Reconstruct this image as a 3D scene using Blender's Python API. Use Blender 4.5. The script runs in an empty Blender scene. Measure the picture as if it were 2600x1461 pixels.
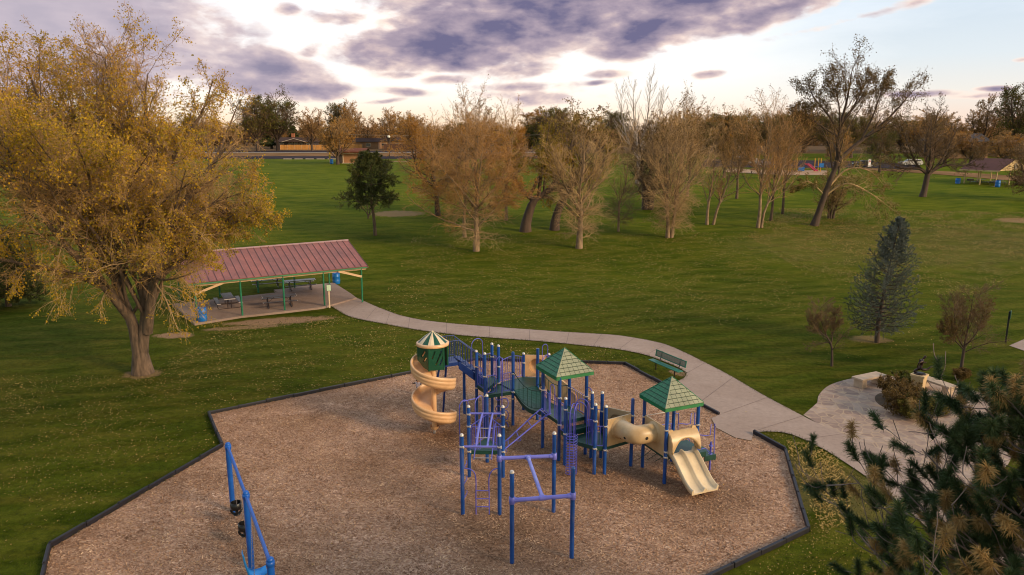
import bpy, bmesh, math, random
import numpy as np
from mathutils import Vector, Matrix
from mathutils.geometry import tessellate_polygon

# ------------------------------------------------------------------ camera
SC = bpy.context.scene
COL = SC.collection
CAM_H, FPX, CX, CY = 12.0, 1868.0, 1300.0, 730.5
PIT = math.atan((730.5 - 345.0) / FPX)
cp, sp = math.cos(PIT), math.sin(PIT)
cam_d = bpy.data.cameras.new("camera")
cam_d.sensor_width = 36.0
cam_d.lens = 36.0 * FPX / 2600.0
cam_d.clip_end = 9000.0
cam = bpy.data.objects.new("camera", cam_d)
COL.objects.link(cam)
cam.location = (0, 0, CAM_H)
cam.rotation_euler = (math.pi / 2 - PIT, 0, 0)
SC.camera = cam

# ------------------------------------------------------------------ light
SUN_AZ, SUN_EL = math.radians(122), math.radians(24)     # clockwise from +Y; low evening light from behind right
SC.view_settings.view_transform = 'Standard'
SC.view_settings.look = 'None'
SC.view_settings.exposure = 0.5
SC.view_settings.gamma = 1.0
SC.cycles.filter_width = 1.05
sun_d = bpy.data.lights.new("sun", 'SUN')
sun_d.energy = 2.4
sun_d.angle = math.radians(14)
sun_d.color = (1.0, 0.75, 0.46)
sun = bpy.data.objects.new("sun", sun_d)
COL.objects.link(sun)
sv = Vector((math.sin(SUN_AZ) * math.cos(SUN_EL), math.cos(SUN_AZ) * math.cos(SUN_EL), math.sin(SUN_EL)))
sun.rotation_euler = sv.to_track_quat('Z', 'Y').to_euler()
sun.location = (40, -40, 60)


def ray(x, y):
    a = (x - CX) / FPX
    b = -(y - CY) / FPX
    return (a, cp + b * sp, -sp + b * cp)


class NT:
    """tiny node-tree helper"""
    def __init__(s, tree):
        s.t = tree
        tree.nodes.clear()

    def n(s, typ, **kw):
        nd = s.t.nodes.new(typ)
        for k, v in kw.items():
            if k.startswith('i_'):
                nd.inputs[k[2:].replace('_', ' ')].default_value = v
            else:
                setattr(nd, k, v)
        return nd

    def l(s, a, b):
        s.t.links.new(a, b)

    def val(s, sock, v):
        if hasattr(v, 'is_output'):
            s.l(v, sock)
        else:
            sock.default_value = v

    def m(s, op, a, b=0.0, c=None, clamp=False):
        nd = s.n('ShaderNodeMath', operation=op, use_clamp=clamp)
        s.val(nd.inputs[0], a)
        s.val(nd.inputs[1], b)
        if c is not None:
            s.val(nd.inputs[2], c)
        return nd.outputs[0]

    def mix(s, f, a, b, mode='MIX'):
        nd = s.n('ShaderNodeMix', data_type='RGBA', blend_type=mode)
        s.val(nd.inputs[0], f)
        for so, v in ((nd.inputs[6], a), (nd.inputs[7], b)):
            if hasattr(v, 'is_output'):
                s.l(v, so)
            else:
                so.default_value = (*v[:3], 1)
        return nd.outputs[2]

    def ramp(s, f, stops, interp='LINEAR'):
        nd = s.n('ShaderNodeValToRGB')
        cr = nd.color_ramp
        cr.interpolation = interp
        while len(cr.elements) < len(stops):
            cr.elements.new(0.5)
        for e, (p, c) in zip(cr.elements, stops):
            e.position = p
            e.color = (*c[:3], 1) if not isinstance(c, (int, float)) else (c, c, c, 1)
        s.val(nd.inputs[0], f)
        return nd.outputs[0]

    def noise(s, vec, scale, detail=4, rough=0.55, dist=0.0):
        nd = s.n('ShaderNodeTexNoise')
        nd.inputs['Scale'].default_value = scale
        nd.inputs['Detail'].default_value = detail
        nd.inputs['Roughness'].default_value = rough
        nd.inputs['Distortion'].default_value = dist
        if vec is not None:
            s.l(vec, nd.inputs['Vector'])
        return nd.outputs[0]

    def mapv(s, vec, loc=(0, 0, 0), rot=(0, 0, 0), scale=(1, 1, 1), typ='POINT'):
        nd = s.n('ShaderNodeMapping', vector_type=typ)
        nd.inputs['Location'].default_value = loc
        nd.inputs['Rotation'].default_value = rot
        nd.inputs['Scale'].default_value = scale
        s.l(vec, nd.inputs['Vector'])
        return nd.outputs[0]


def build_world():
    w = bpy.data.worlds.new("World")
    SC.world = w
    w.use_nodes = True
    t = NT(w.node_tree)
    out = t.n('ShaderNodeOutputWorld')
    bg = t.n('ShaderNodeBackground')
    t.l(bg.outputs[0], out.inputs[0])
    sky = t.n('ShaderNodeTexSky', sky_type='NISHITA', sun_disc=False)
    sky.sun_elevation = SUN_EL
    sky.sun_rotation = SUN_AZ
    sky.altitude = 1500
    tc = t.n('ShaderNodeTexCoord')
    sep = t.n('ShaderNodeSeparateXYZ')
    t.l(tc.outputs['Generated'], sep.inputs[0])
    dx, dy, dz = sep.outputs
    az = t.m('ARCTAN2', dx, dy)
    el = t.m('ARCSINE', dz)
    comb = t.n('ShaderNodeCombineXYZ')
    t.l(az, comb.inputs[0])
    t.l(el, comb.inputs[1])
    ae = comb.outputs[0]
    # thin bright veil of high cloud in front, carried on overhead out of view for more ambient light, clearer and bluer to the right
    front = t.m('MULTIPLY_ADD', dy, 0.5, 0.5, clamp=True)
    front = t.ramp(front, [(0.22, 0.0), (0.70, 1.0)], 'EASE')
    g_el = t.m('MULTIPLY', el, 2.2, clamp=True)
    white = t.ramp(g_el, [(0.0, (0.74, 0.51, 0.34)), (0.05, (0.80, 0.64, 0.48)), (0.10, (0.81, 0.73, 0.64)), (0.17, (0.82, 0.80, 0.77)), (0.32, (0.80, 0.83, 0.86)), (1.0, (0.72, 0.78, 0.86))])
    blue = t.ramp(g_el, [(0.0, (0.70, 0.47, 0.36)), (0.05, (0.70, 0.56, 0.47)), (0.11, (0.66, 0.63, 0.58)), (0.2, (0.56, 0.61, 0.64)), (0.4, (0.43, 0.525, 0.63)), (1.0, (0.36, 0.50, 0.68))])
    right = t.m('MULTIPLY_ADD', az, 1.0 / 0.40, -0.35, clamp=True)
    wisp = t.noise(t.mapv(ae, scale=(3.0, 13.0, 1), rot=(0, 0, 0.22)), 1.0, 6, 0.6, 0.4)
    right = t.m('ADD', right, t.m('MULTIPLY_ADD', wisp, -1.1, 0.55), clamp=True)
    right = t.m('MULTIPLY', right, t.m('MULTIPLY_ADD', az, 3.5, -0.2, clamp=True))
    veil = t.mix(right, white, blue)
    # clouds: soft ellipses in direction space broken up by noise
    cm = t.mapv(ae, scale=(13.0, 30.0, 1), rot=(0, 0, 0.12))
    n1 = t.noise(cm, 1.0, 8, 0.52, 0.25)
    n2 = t.noise(cm, 3.3, 5, 0.5, 0.15)
    blobs = [  # x, y, rx, ry, rot (deg, up to the right), weight
        (1400, 60, 520, 82, 9, 1.0), (1130, 118, 300, 62, 3, 1.1), (1250, 60, 330, 70, 4, 1.0), (1640, 78, 190, 62, 8, 1.05), (1800, -20, 400, 62, 5, 1.05), (1380, 0, 480, 60, 2, 1.0), (1690, 100, 110, 30, 10, .8), (1010, 140, 190, 30, 2, .9),
        (690, 178, 165, 52, -10, 1.0), (560, 140, 120, 50, -30, 0.95), (60, 10, 480, 150, -9, 1.0), (330, 70, 230, 80, -26, 1.0), (700, 215, 210, 34, -5, .95), (780, 130, 60, 24, 20, .8), (-300, 80, 500, 170, 0, 1.0), (150, 130, 300, 90, -10, .8),
        (850, 42, 105, 26, -3, .95), (730, 24, 55, 20, 0, .85), (1310, 180, 130, 30, 3, .9), (1350, 168, 70, 20, 0, .8), (1040, 234, 120, 14, -2, .75), (1130, 202, 100, 17, 0, .85), (1330, 222, 220, 17, 2, .8), (1030, 190, 90, 14, 0, .85),
        (1390, 250, 190, 30, 0, .8), (1250, 240, 120, 20, 0, .7), (1545, 188, 90, 13, 0, .85), (1800, 188, 48, 13, 6, 1.0), (965, 258, 75, 9, 6, .85), (1510, 212, 60, 9, 6, .75), (1960, 25, 320, 40, 14, .75),
        (2525, 226, 45, 7, 0, .9), (2600, 152, 40, 9, 0, .9), (2330, 240, 120, 10, 0, .75), (2200, 40, 300, 14, 12, .55), (2480, 245, 90, 9, 2, .65), (1380, 290, 120, 10, 0, .6)]
    blobs = [q if q[2] * q[3] > 6000 else (*q[:5], q[5] * .66) for q in blobs]
    dens = None
    for (bx, by, rx, ry, rot, wgt) in blobs:
        d = Vector(ray(bx, by)).normalized()
        a0, e0 = math.atan2(d.x, d.y), math.asin(d.z)
        mp = t.mapv(ae, (a0, e0, 0), (0, 0, math.radians(rot)), (rx / 1868 * 1.15, ry / 1868 * 1.25, 1), 'TEXTURE')
        gr = t.n('ShaderNodeTexGradient', gradient_type='SPHERICAL')
        t.l(mp, gr.inputs[0])
        v = t.m('MULTIPLY', t.m('POWER', gr.outputs[1], 0.75), wgt)
        dens = v if dens is None else t.m('SMOOTH_MAX', dens, v, 0.12)
    dn = t.m('ADD', dens, t.m('MULTIPLY_ADD', n1, 1.25, -0.72))
    dn = t.m('ADD', dn, t.m('MULTIPLY_ADD', n2, 0.46, -0.23))
    dn = t.m('MULTIPLY', dn, t.m('MULTIPLY', dens, 2.5, clamp=True), clamp=True)
    alpha = t.ramp(dn, [(0.05, 0.0), (0.16, 0.5), (0.30, 0.92), (0.5, 1.0)])
    thick = t.m('ADD', dn, t.m('MULTIPLY_ADD', t.noise(cm, 1.4, 7, .5, .25), 1.0, -0.50), clamp=True)
    # higher, colder cloud is lit pinker to the right and low down
    ccol = t.ramp(thick, [(0.08, (0.80, 0.63, 0.53)), (0.28, (0.56, 0.435, 0.415)), (0.52, (0.335, 0.270, 0.322)), (0.92, (0.122, 0.114, 0.200))])
    leftp = t.m('MULTIPLY_ADD', az, -3.2, -0.62, clamp=True)
    ccol = t.mix(t.m('MULTIPLY', leftp, 0.7), ccol, (0.475, 0.42, 0.47))
    cl = t.mix(alpha, veil, ccol)
    nis = t.mix(1.0, sky.outputs[0], (0.15, 0.125, 0.092), 'MULTIPLY')
    col = t.mix(front, nis, cl)
    t.l(col, bg.inputs['Color'])
    bg.inputs['Strength'].default_value = 1.0


build_world()


# ------------------------------------------------------------------ terrain and pixel helpers
def gz(X, Y):
    t = Y - 58.0
    if t <= 0:
        return 0.0
    s = t * t / (t + 14.0)
    return 6.6 * (1 - math.exp(-s / 54.0))


def at(x, y, z=None):
    """ground (or height z) point seen at photo position x, y"""
    d = ray(x, y)
    if z is not None:
        k = (z - CAM_H) / d[2]
        return Vector((d[0] * k, d[1] * k, z))
    lo, hi = 1.0, 6000.0
    for _ in range(60):
        mm = (lo + hi) / 2
        if CAM_H + d[2] * mm < gz(d[0] * mm, d[1] * mm):
            hi = mm
        else:
            lo = mm
    return Vector((d[0] * lo, d[1] * lo, CAM_H + d[2] * lo))


def atY(x, y, Y):
    """point at distance Y on the line of sight"""
    d = ray(x, y)
    k = Y / d[1]
    return Vector((d[0] * k, Y, CAM_H + d[2] * k))


# ------------------------------------------------------------------ materials
def pos_vec(t, obj=False):
    if obj:
        return t.n('ShaderNodeTexCoord').outputs['Object']
    return t.n('ShaderNodeNewGeometry').outputs['Position']


def mat(name, col, rough=0.5, var=0.12, scale=3.0, col2=None, bump=0.0, bscale=30.0, metal=0.0, spec=0.5, detail=5, wear=0.0, island=0.0, transl=0.0, stretch=(1, 1, 1), coat=0.0):
    mt = bpy.data.materials.new(name)
    mt.use_nodes = True
    t = NT(mt.node_tree)
    out = t.n('ShaderNodeOutputMaterial')
    bs = t.n('ShaderNodeBsdfPrincipled')
    bs.inputs['Roughness'].default_value = rough
    bs.inputs['Metallic'].default_value = metal
    bs.inputs['Specular IOR Level'].default_value = spec
    if coat:
        bs.inputs['Coat Weight'].default_value = coat
        bs.inputs['Coat Roughness'].default_value = 0.15
    pv = pos_vec(t, True)
    if stretch != (1, 1, 1):
        pv = t.mapv(pv, scale=stretch)
    f = t.noise(pv, scale, detail, 0.6)
    f = t.ramp(f, [(0.3, 0.0), (0.7, 1.0)])
    a = tuple(c * (1 - var) for c in col)
    b = col2 if col2 else tuple(min(1, c * (1 + var)) for c in col)
    c = t.mix(f, a, b)
    if wear:
        wn = t.noise(t.mapv(pv, scale=(1, 1, .35)), 6.0, 7, .72, .4)
        c = t.mix(t.m('MULTIPLY', t.ramp(wn, [(0.52, 0.0), (0.72, 1.0)]), wear), c, (0.42, 0.33, 0.27))
        gr_ = t.noise(pv, 1.1, 5, .65)
        c = t.mix(1.0, c, t.ramp(gr_, [(0.3, (0.78, 0.76, 0.74)), (0.65, (1.06, 1.06, 1.06))]), 'MULTIPLY')
    if island:
        rpi = t.n('ShaderNodeNewGeometry').outputs['Random Per Island']
        c = t.mix(1.0, c, t.ramp(rpi, [(0.0, (1 - island,) * 3), (1.0, (1 + island,) * 3)]), 'MULTIPLY')
    t.l(c, bs.inputs['Base Color'])
    if var:
        t.l(t.m('MULTIPLY_ADD', f, 0.12, rough - 0.06, clamp=True), bs.inputs['Roughness'])
    if bump:
        bn = t.n('ShaderNodeBump')
        bn.inputs['Strength'].default_value = bump
        bn.inputs['Distance'].default_value = 0.02
        t.l(t.noise(pv, bscale, 5, 0.6), bn.inputs['Height'])
        t.l(bn.outputs[0], bs.inputs['Normal'])
    if transl:
        tr = t.n('ShaderNodeBsdfTranslucent')
        t.l(c, tr.inputs[0])
        ms = t.n('ShaderNodeMixShader')
        ms.inputs[0].default_value = transl
        t.l(bs.outputs[0], ms.inputs[1])
        t.l(tr.outputs[0], ms.inputs[2])
        t.l(ms.outputs[0], out.inputs[0])
    else:
        t.l(bs.outputs[0], out.inputs[0])
    return mt


def leaf_mat(name, stops, transl=0.35, rough=0.6, scale=0.5):
    """leaves: colour picked per leaf from a ramp, shifted in soft clumps through the crown"""
    mt = bpy.data.materials.new(name)
    mt.use_nodes = True
    t = NT(mt.node_tree)
    out = t.n('ShaderNodeOutputMaterial')
    bs = t.n('ShaderNodeBsdfPrincipled')
    bs.inputs['Roughness'].default_value = rough
    bs.inputs['Specular IOR Level'].default_value = 0.25
    rpi = t.n('ShaderNodeNewGeometry').outputs['Random Per Island']
    nz = t.noise(pos_vec(t, True), scale, 3, 0.5)
    f = t.m('ADD', t.m('MULTIPLY', rpi, 0.55), t.m('MULTIPLY_ADD', nz, 1.5, -0.53), clamp=True)
    n = len(stops)
    c = t.ramp(f, [(i / (n - 1), s) for i, s in enumerate(stops)])
    t.l(c, bs.inputs['Base Color'])
    tr = t.n('ShaderNodeBsdfTranslucent')
    t.l(c, tr.inputs[0])
    ms = t.n('ShaderNodeMixShader')
    ms.inputs[0].default_value = transl
    t.l(bs.outputs[0], ms.inputs[1])
    t.l(tr.outputs[0], ms.inputs[2])
    t.l(ms.outputs[0], out.inputs[0])
    return mt


def ground_mat():
    mt = bpy.data.materials.new("lawn")
    mt.use_nodes = True
    t = NT(mt.node_tree)
    out = t.n('ShaderNodeOutputMaterial')
    bs = t.n('ShaderNodeBsdfPrincipled')
    bs.inputs['Roughness'].default_value = 0.9
    bs.inputs['Specular IOR Level'].default_value = 0.02
    pv = pos_vec(t)
    big = t.noise(pv, 0.045, 4, 0.55, 0.5)
    mid = t.noise(t.mapv(pv, scale=(0.6, 1.6, 1), rot=(0, 0, 0.35)), 0.5, 5, 0.6, 0.6)
    tuft = t.noise(pv, 3.5, 5, 0.65)
    fine = t.noise(t.mapv(pv, scale=(1, 1, 0.2)), 28.0, 3, 0.7)
    c = t.mix(t.ramp(big, [(0.32, 0.0), (0.68, 1.0)]), (0.030, 0.043, 0.0024), (0.072, 0.086, 0.006))
    c = t.mix(t.m('MULTIPLY', t.ramp(mid, [(0.42, 0.0), (0.72, 1.0)]), 0.55), c, (0.145, 0.108, 0.020))
    c = t.mix(t.m('MULTIPLY', t.ramp(mid, [(0.25, 1.0), (0.46, 0.0)]), 0.6), c, (0.020, 0.032, 0.002))
    # faint mower passes
    wv = t.n('ShaderNodeTexWave', wave_type='BANDS', bands_direction='X')
    wv.inputs['Scale'].default_value = 0.16
    wv.inputs['Distortion'].default_value = 1.5
    wv.inputs['Detail'].default_value = 2
    t.l(t.mapv(pv, rot=(0, 0, 1.15)), wv.inputs['Vector'])
    c = t.mix(0.16, c, t.ramp(wv.outputs[1], [(0.2, (0.02, 0.036, 0.004)), (0.8, (0.095, 0.12, 0.018))]))
    c = t.mix(1.0, c, t.ramp(tuft, [(0.25, (0.55, 0.6, 0.55)), (0.75, (1.45, 1.4, 1.35))]), 'MULTIPLY')
    c = t.mix(1.0, c, t.ramp(fine, [(0.3, (0.55, 0.6, 0.6)), (0.72, (1.5, 1.42, 1.3))]), 'MULTIPLY')
    # far lawn turns a brighter green with distance
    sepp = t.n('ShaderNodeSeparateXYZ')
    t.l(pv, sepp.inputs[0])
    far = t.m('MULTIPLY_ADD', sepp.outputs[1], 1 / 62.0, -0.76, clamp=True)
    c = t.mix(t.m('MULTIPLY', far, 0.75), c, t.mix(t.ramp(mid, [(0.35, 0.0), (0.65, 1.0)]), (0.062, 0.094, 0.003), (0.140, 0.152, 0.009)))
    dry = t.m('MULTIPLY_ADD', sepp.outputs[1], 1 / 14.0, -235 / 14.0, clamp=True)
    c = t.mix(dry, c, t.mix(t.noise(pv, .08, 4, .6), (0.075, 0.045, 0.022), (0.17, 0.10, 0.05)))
    # worn bare soil
    for (x, y, rx, ry, rot, k) in SOIL:
        p = at(x, y)
        mp = t.mapv(pv, (p.x, p.y, 0), (0, 0, rot), (rx, ry, 40), 'TEXTURE')
        gr = t.n('ShaderNodeTexGradient', gradient_type='SPHERICAL')
        t.l(mp, gr.inputs[0])
        f = t.m('ADD', gr.outputs[1], t.m('MULTIPLY_ADD', t.noise(pv, 1.3, 6, 0.7), 1.0, -0.5))
        f = t.ramp(f, [(0.18, 0.0), (0.42, k)])
        c = t.mix(f, c, t.mix(t.noise(pv, 9.0, 4, .7), (0.20, 0.105, 0.055), (0.40, 0.25, 0.15)))
    t.l(c, bs.inputs['Base Color'])
    bn = t.n('ShaderNodeBump')
    bn.inputs['Strength'].default_value = 0.6
    bn.inputs['Distance'].default_value = 0.06
    t.l(t.m('ADD', tuft, t.m('MULTIPLY', fine, 0.7)), bn.inputs['Height'])
    t.l(bn.outputs[0], bs.inputs['Normal'])
    t.l(bs.outputs[0], out.inputs[0])
    return mt


def mulch_mat():
    mt = bpy.data.materials.new("wood_mulch")
    mt.use_nodes = True
    t = NT(mt.node_tree)
    out = t.n('ShaderNodeOutputMaterial')
    bs = t.n('ShaderNodeBsdfPrincipled')
    bs.inputs['Roughness'].default_value = 0.85
    bs.inputs['Specular IOR Level'].default_value = 0.15
    pv = pos_vec(t)
    warp = t.n('ShaderNodeTexNoise')
    warp.inputs['Scale'].default_value = 2.0
    t.l(pv, warp.inputs['Vector'])
    wv = t.n('ShaderNodeVectorMath', operation='ADD')
    t.l(pv, wv.inputs[0])
    sc = t.n('ShaderNodeVectorMath', operation='SCALE')
    t.l(warp.outputs[1], sc.inputs[0])
    sc.inputs['Scale'].default_value = 0.5
    t.l(sc.outputs[0], wv.inputs[1])
    cells = []
    for rot, scl in ((0.4, (20, 32, 1)), (2.2, (18, 36, 1))):
        vo = t.n('ShaderNodeTexVoronoi', feature='F1')
        vo.inputs['Scale'].default_value = 1.0
        t.l(t.mapv(wv.outputs[0], rot=(0, 0, rot), scale=scl), vo.inputs['Vector'])
        s2 = t.n('ShaderNodeSeparateColor')
        t.l(vo.outputs['Color'], s2.inputs[0])
        cells.append((s2.outputs[0], vo.outputs['Distance']))
    v = t.m('MULTIPLY_ADD', cells[0][0], 0.55, t.m('MULTIPLY', cells[1][0], 0.45))
    stops = [(0.05, (0.19, 0.098, 0.060)), (0.3, (0.36, 0.205, 0.128)), (0.55, (0.475, 0.283, 0.182)), (0.8, (0.58, 0.367, 0.242)), (0.97, (0.76, 0.53, 0.37))]
    c = t.ramp(v, stops)
    pinkish = t.noise(pv, 0.28, 4, 0.6, 0.4)
    c = t.mix(1.0, c, t.ramp(pinkish, [(0.3, (0.74, 0.68, 0.60)), (0.7, (1.25, 1.26, 1.30))]), 'MULTIPLY')
    # darker bark: shade under the structure put into the colour, plus kicked-up pits
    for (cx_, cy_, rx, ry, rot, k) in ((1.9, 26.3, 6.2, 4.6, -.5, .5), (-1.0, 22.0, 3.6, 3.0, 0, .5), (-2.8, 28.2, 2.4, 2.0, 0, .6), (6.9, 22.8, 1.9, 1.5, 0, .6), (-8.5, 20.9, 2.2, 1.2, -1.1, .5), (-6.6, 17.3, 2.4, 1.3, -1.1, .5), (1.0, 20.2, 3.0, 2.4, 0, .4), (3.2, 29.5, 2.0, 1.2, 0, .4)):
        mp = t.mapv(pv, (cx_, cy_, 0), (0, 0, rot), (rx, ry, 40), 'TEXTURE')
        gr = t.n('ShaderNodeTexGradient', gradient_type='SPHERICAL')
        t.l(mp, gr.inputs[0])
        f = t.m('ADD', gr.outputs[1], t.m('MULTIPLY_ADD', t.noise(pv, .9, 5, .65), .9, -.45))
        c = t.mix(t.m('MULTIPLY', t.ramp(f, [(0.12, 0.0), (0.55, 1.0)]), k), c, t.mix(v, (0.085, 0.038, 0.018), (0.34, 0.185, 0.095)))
    t.l(c, bs.inputs['Base Color'])
    bn = t.n('ShaderNodeBump')
    bn.inputs['Strength'].default_value = 0.8
    bn.inputs['Distance'].default_value = 0.04
    t.l(t.m('ADD', v, cells[0][1]), bn.inputs['Height'])
    t.l(bn.outputs[0], bs.inputs['Normal'])
    t.l(bs.outputs[0], out.inputs[0])
    return mt


def flagstone_mat():
    mt = bpy.data.materials.new("flagstone")
    mt.use_nodes = True
    t = NT(mt.node_tree)
    out = t.n('ShaderNodeOutputMaterial')
    bs = t.n('ShaderNodeBsdfPrincipled')
    bs.inputs['Roughness'].default_value = 0.75
    pv = pos_vec(t)
    vo = t.n('ShaderNodeTexVoronoi', feature='F1')
    vo.inputs['Scale'].default_value = 2.3
    t.l(pv, vo.inputs['Vector'])
    ed = t.n('ShaderNodeTexVoronoi', feature='DISTANCE_TO_EDGE')
    ed.inputs['Scale'].default_value = 2.3
    t.l(pv, ed.inputs['Vector'])
    s2 = t.n('ShaderNodeSeparateColor')
    t.l(vo.outputs['Color'], s2.inputs[0])
    c = t.ramp(s2.outputs[0], [(0.0, (0.25, 0.16, 0.12)), (0.35, (0.30, 0.20, 0.15)), (0.65, (0.33, 0.23, 0.17)), (1.0, (0.40, 0.285, 0.215))])
    c = t.mix(1.0, c, t.ramp(t.noise(pv, 3.0, 6, .65), [(0.3, (0.75, 0.75, 0.75)), (0.7, (1.15, 1.13, 1.1))]), 'MULTIPLY')
    e = t.m('ADD', ed.outputs[0], t.m('MULTIPLY_ADD', t.noise(pv, 6, 3), .05, -.025))
    c = t.mix(t.ramp(e, [(0.02, 1.0), (0.05, 0.0)]), c, (0.40, 0.27, 0.17))
    t.l(c, bs.inputs['Base Color'])
    bn = t.n('ShaderNodeBump')
    bn.inputs['Strength'].default_value = 0.5
    t.l(t.ramp(ed.outputs[0], [(0.0, 0.0), (0.06, 1.0)]), bn.inputs['Height'])
    t.l(bn.outputs[0], bs.inputs['Normal'])
    t.l(bs.outputs[0], out.inputs[0])
    return mt


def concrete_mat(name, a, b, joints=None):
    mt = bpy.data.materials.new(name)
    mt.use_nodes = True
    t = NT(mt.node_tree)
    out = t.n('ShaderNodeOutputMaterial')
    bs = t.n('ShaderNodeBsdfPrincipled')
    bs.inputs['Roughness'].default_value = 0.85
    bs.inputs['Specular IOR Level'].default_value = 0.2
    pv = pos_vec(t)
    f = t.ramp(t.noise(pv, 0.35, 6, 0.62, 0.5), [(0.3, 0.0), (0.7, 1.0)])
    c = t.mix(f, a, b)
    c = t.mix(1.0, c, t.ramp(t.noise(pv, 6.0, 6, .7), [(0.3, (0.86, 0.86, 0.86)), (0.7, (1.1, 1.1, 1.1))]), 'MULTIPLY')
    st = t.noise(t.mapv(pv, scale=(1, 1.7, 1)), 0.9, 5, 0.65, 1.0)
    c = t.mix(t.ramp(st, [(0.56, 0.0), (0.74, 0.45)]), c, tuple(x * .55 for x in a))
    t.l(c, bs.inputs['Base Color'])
    bn = t.n('ShaderNodeBump')
    bn.inputs['Strength'].default_value = 0.15
    t.l(t.noise(pv, 40, 3), bn.inputs['Height'])
    t.l(bn.outputs[0], bs.inputs['Normal'])
    t.l(bs.outputs[0], out.inputs[0])
    return mt


SOIL = [(715, 815, 4.6, 1.3, 0.25, 0.95), (620, 832, 3.5, 0.7, 0.25, 0.7), (445, 852, 1.6, 0.9, 0, 0.95), (1010, 543, 4.5, 3.0, 0, 0.7), (1722, 948, 0.9, 0.5, -0.9, 0.8), (2210, 862, 1.6, 1.2, 0, 0.45),
        (2590, 560, 4.0, 2.2, 0, 0.8), (363, 950, 1.3, 1.0, 0, 0.6), (1000, 410, 7, 3.2, 0, .8),
        (2300, 620, 26, 13, 0.1, .10), (2080, 1230, 2.6, 3.6, .3, .22)]
M = {}
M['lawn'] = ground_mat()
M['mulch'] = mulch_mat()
M['flagstone'] = flagstone_mat()
M['path'] = concrete_mat("path_concrete", (0.315, 0.220, 0.170), (0.385, 0.280, 0.225))
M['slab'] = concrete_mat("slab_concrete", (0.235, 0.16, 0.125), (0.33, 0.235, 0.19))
M['post'] = mat("blue_post_paint", (0.004, 0.062, 0.285), 0.42, 0.3, 2.2, wear=.22, bump=.03, bscale=40, stretch=(1, 1, .4))
M['swing'] = mat("bright_blue_paint", (0.005, 0.088, 0.40), 0.38, 0.2, 2.0)
M['stair_blue'] = mat("dark_blue_paint", (0.004, 0.03, 0.17), 0.4, 0.25, 3)
M['rail'] = mat("purple_rail_paint", (0.090, 0.092, 0.48), 0.36, 0.18, 4)
M['beam'] = mat("lavender_beam_paint", (0.135, 0.140, 0.57), 0.4, 0.1, 2, col2=(0.165, 0.17, 0.60))
M['cap'] = mat("aluminium_cap", (0.62, 0.55, 0.50), 0.35, 0.3, 18, metal=0.35)
M['deck'] = mat("green_deck_vinyl", (0.006, 0.050, 0.036), 0.45, 0.25, 3, bump=.3, bscale=60)
M['roof_g'] = mat("green_roof_plastic", (0.002, 0.150, 0.062), 0.42, 0.2, 2.5, spec=.3, wear=.16)
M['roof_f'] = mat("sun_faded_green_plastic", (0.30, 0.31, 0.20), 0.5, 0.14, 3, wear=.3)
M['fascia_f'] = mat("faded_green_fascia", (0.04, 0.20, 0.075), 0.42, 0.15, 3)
M['groove'] = mat("dark_green_groove", (0.003, 0.035, 0.02), 0.6, 0.1)
M['tan'] = mat("tan_plastic", (0.76, 0.435, 0.215), 0.38, 0.1, 1.4, col2=(0.80, 0.50, 0.27), wear=.2)
M['tan2'] = mat("dusty_tan_plastic", (0.60, 0.39, 0.19), 0.4, 0.14, 1.6, col2=(0.64, 0.45, 0.25), wear=.3)
M['cream'] = mat("cream_slide_plastic", (0.74, 0.58, 0.37), 0.4, 0.1, 1.5, col2=(0.76, 0.62, 0.43), wear=.3)
M['pod'] = mat("dark_green_plastic", (0.004, 0.062, 0.030), 0.36, 0.25, 2)
M['dark'] = mat("dark_opening", (0.012, 0.008, 0.006), 0.8, 0.1)
M['edging'] = mat("black_plastic_edging", (0.010, 0.008, 0.014), 0.6, 0.4, 3, bump=.15, bscale=14)
M['bucket'] = mat("black_rubber", (0.008, 0.008, 0.009), 0.35, 0.3, 10)
M['chain'] = mat("chain_steel", (0.33, 0.28, 0.28), 0.45, 0.3, 30, metal=.5)
M['steel'] = mat("galvanised_steel", (0.5, 0.46, 0.44), 0.4, 0.2, 10, metal=.6)
M['mroof'] = mat("red_metal_roof", (0.225, 0.088, 0.082), 0.52, 0.10, 0.55, col2=(0.29, 0.098, 0.080), spec=.25, wear=.16)
M['seam'] = mat("roof_seam_metal", (0.10, 0.04, 0.042), 0.45, 0.2, 4)
M['ridge'] = mat("ridge_cap_metal", (0.36, 0.20, 0.17), 0.45, 0.2, 3)
M['gpost'] = mat("green_post_paint", (0.012, 0.155, 0.075), 0.45, 0.3, 3)
M['timber'] = mat("raw_timber", (0.56, 0.36, 0.20), 0.7, 0.2, 2.5, bump=.2, bscale=20, stretch=(1, 1, 6))
M['gtimber'] = mat("green_painted_timber", (0.05, 0.20, 0.09), 0.6, 0.25, 5)
M['table'] = mat("brown_coated_mesh", (0.035, 0.020, 0.018), 0.42, 0.3, 8)
M['tframe'] = mat("dark_brown_tube", (0.030, 0.016, 0.015), 0.4, 0.3, 8)
M['barrel'] = mat("blue_barrel_plastic", (0.006, 0.13, 0.42), 0.4, 0.25, 3)
M['signw'] = mat("pale_green_sign_face", (0.50, 0.62, 0.46), 0.5, 0.1, 12)
M['signf'] = mat("dark_green_sign_frame", (0.03, 0.11, 0.07), 0.5, 0.15)
M['cpost'] = mat("cream_painted_post", (0.66, 0.50, 0.33), 0.6, 0.12, 4)
M['bpost'] = mat("black_sign_post", (0.012, 0.010, 0.012), 0.5, 0.2)
M['bench'] = mat("green_bench_vinyl", (0.006, 0.150, 0.095), 0.4, 0.2, 6)
M['benchmesh'] = mat("dark_green_bench_mesh", (0.055, 0.095, 0.075), 0.5, 0.2, 8)
M['bframe'] = mat("dark_bench_frame", (0.022, 0.012, 0.013), 0.4, 0.2)
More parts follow.
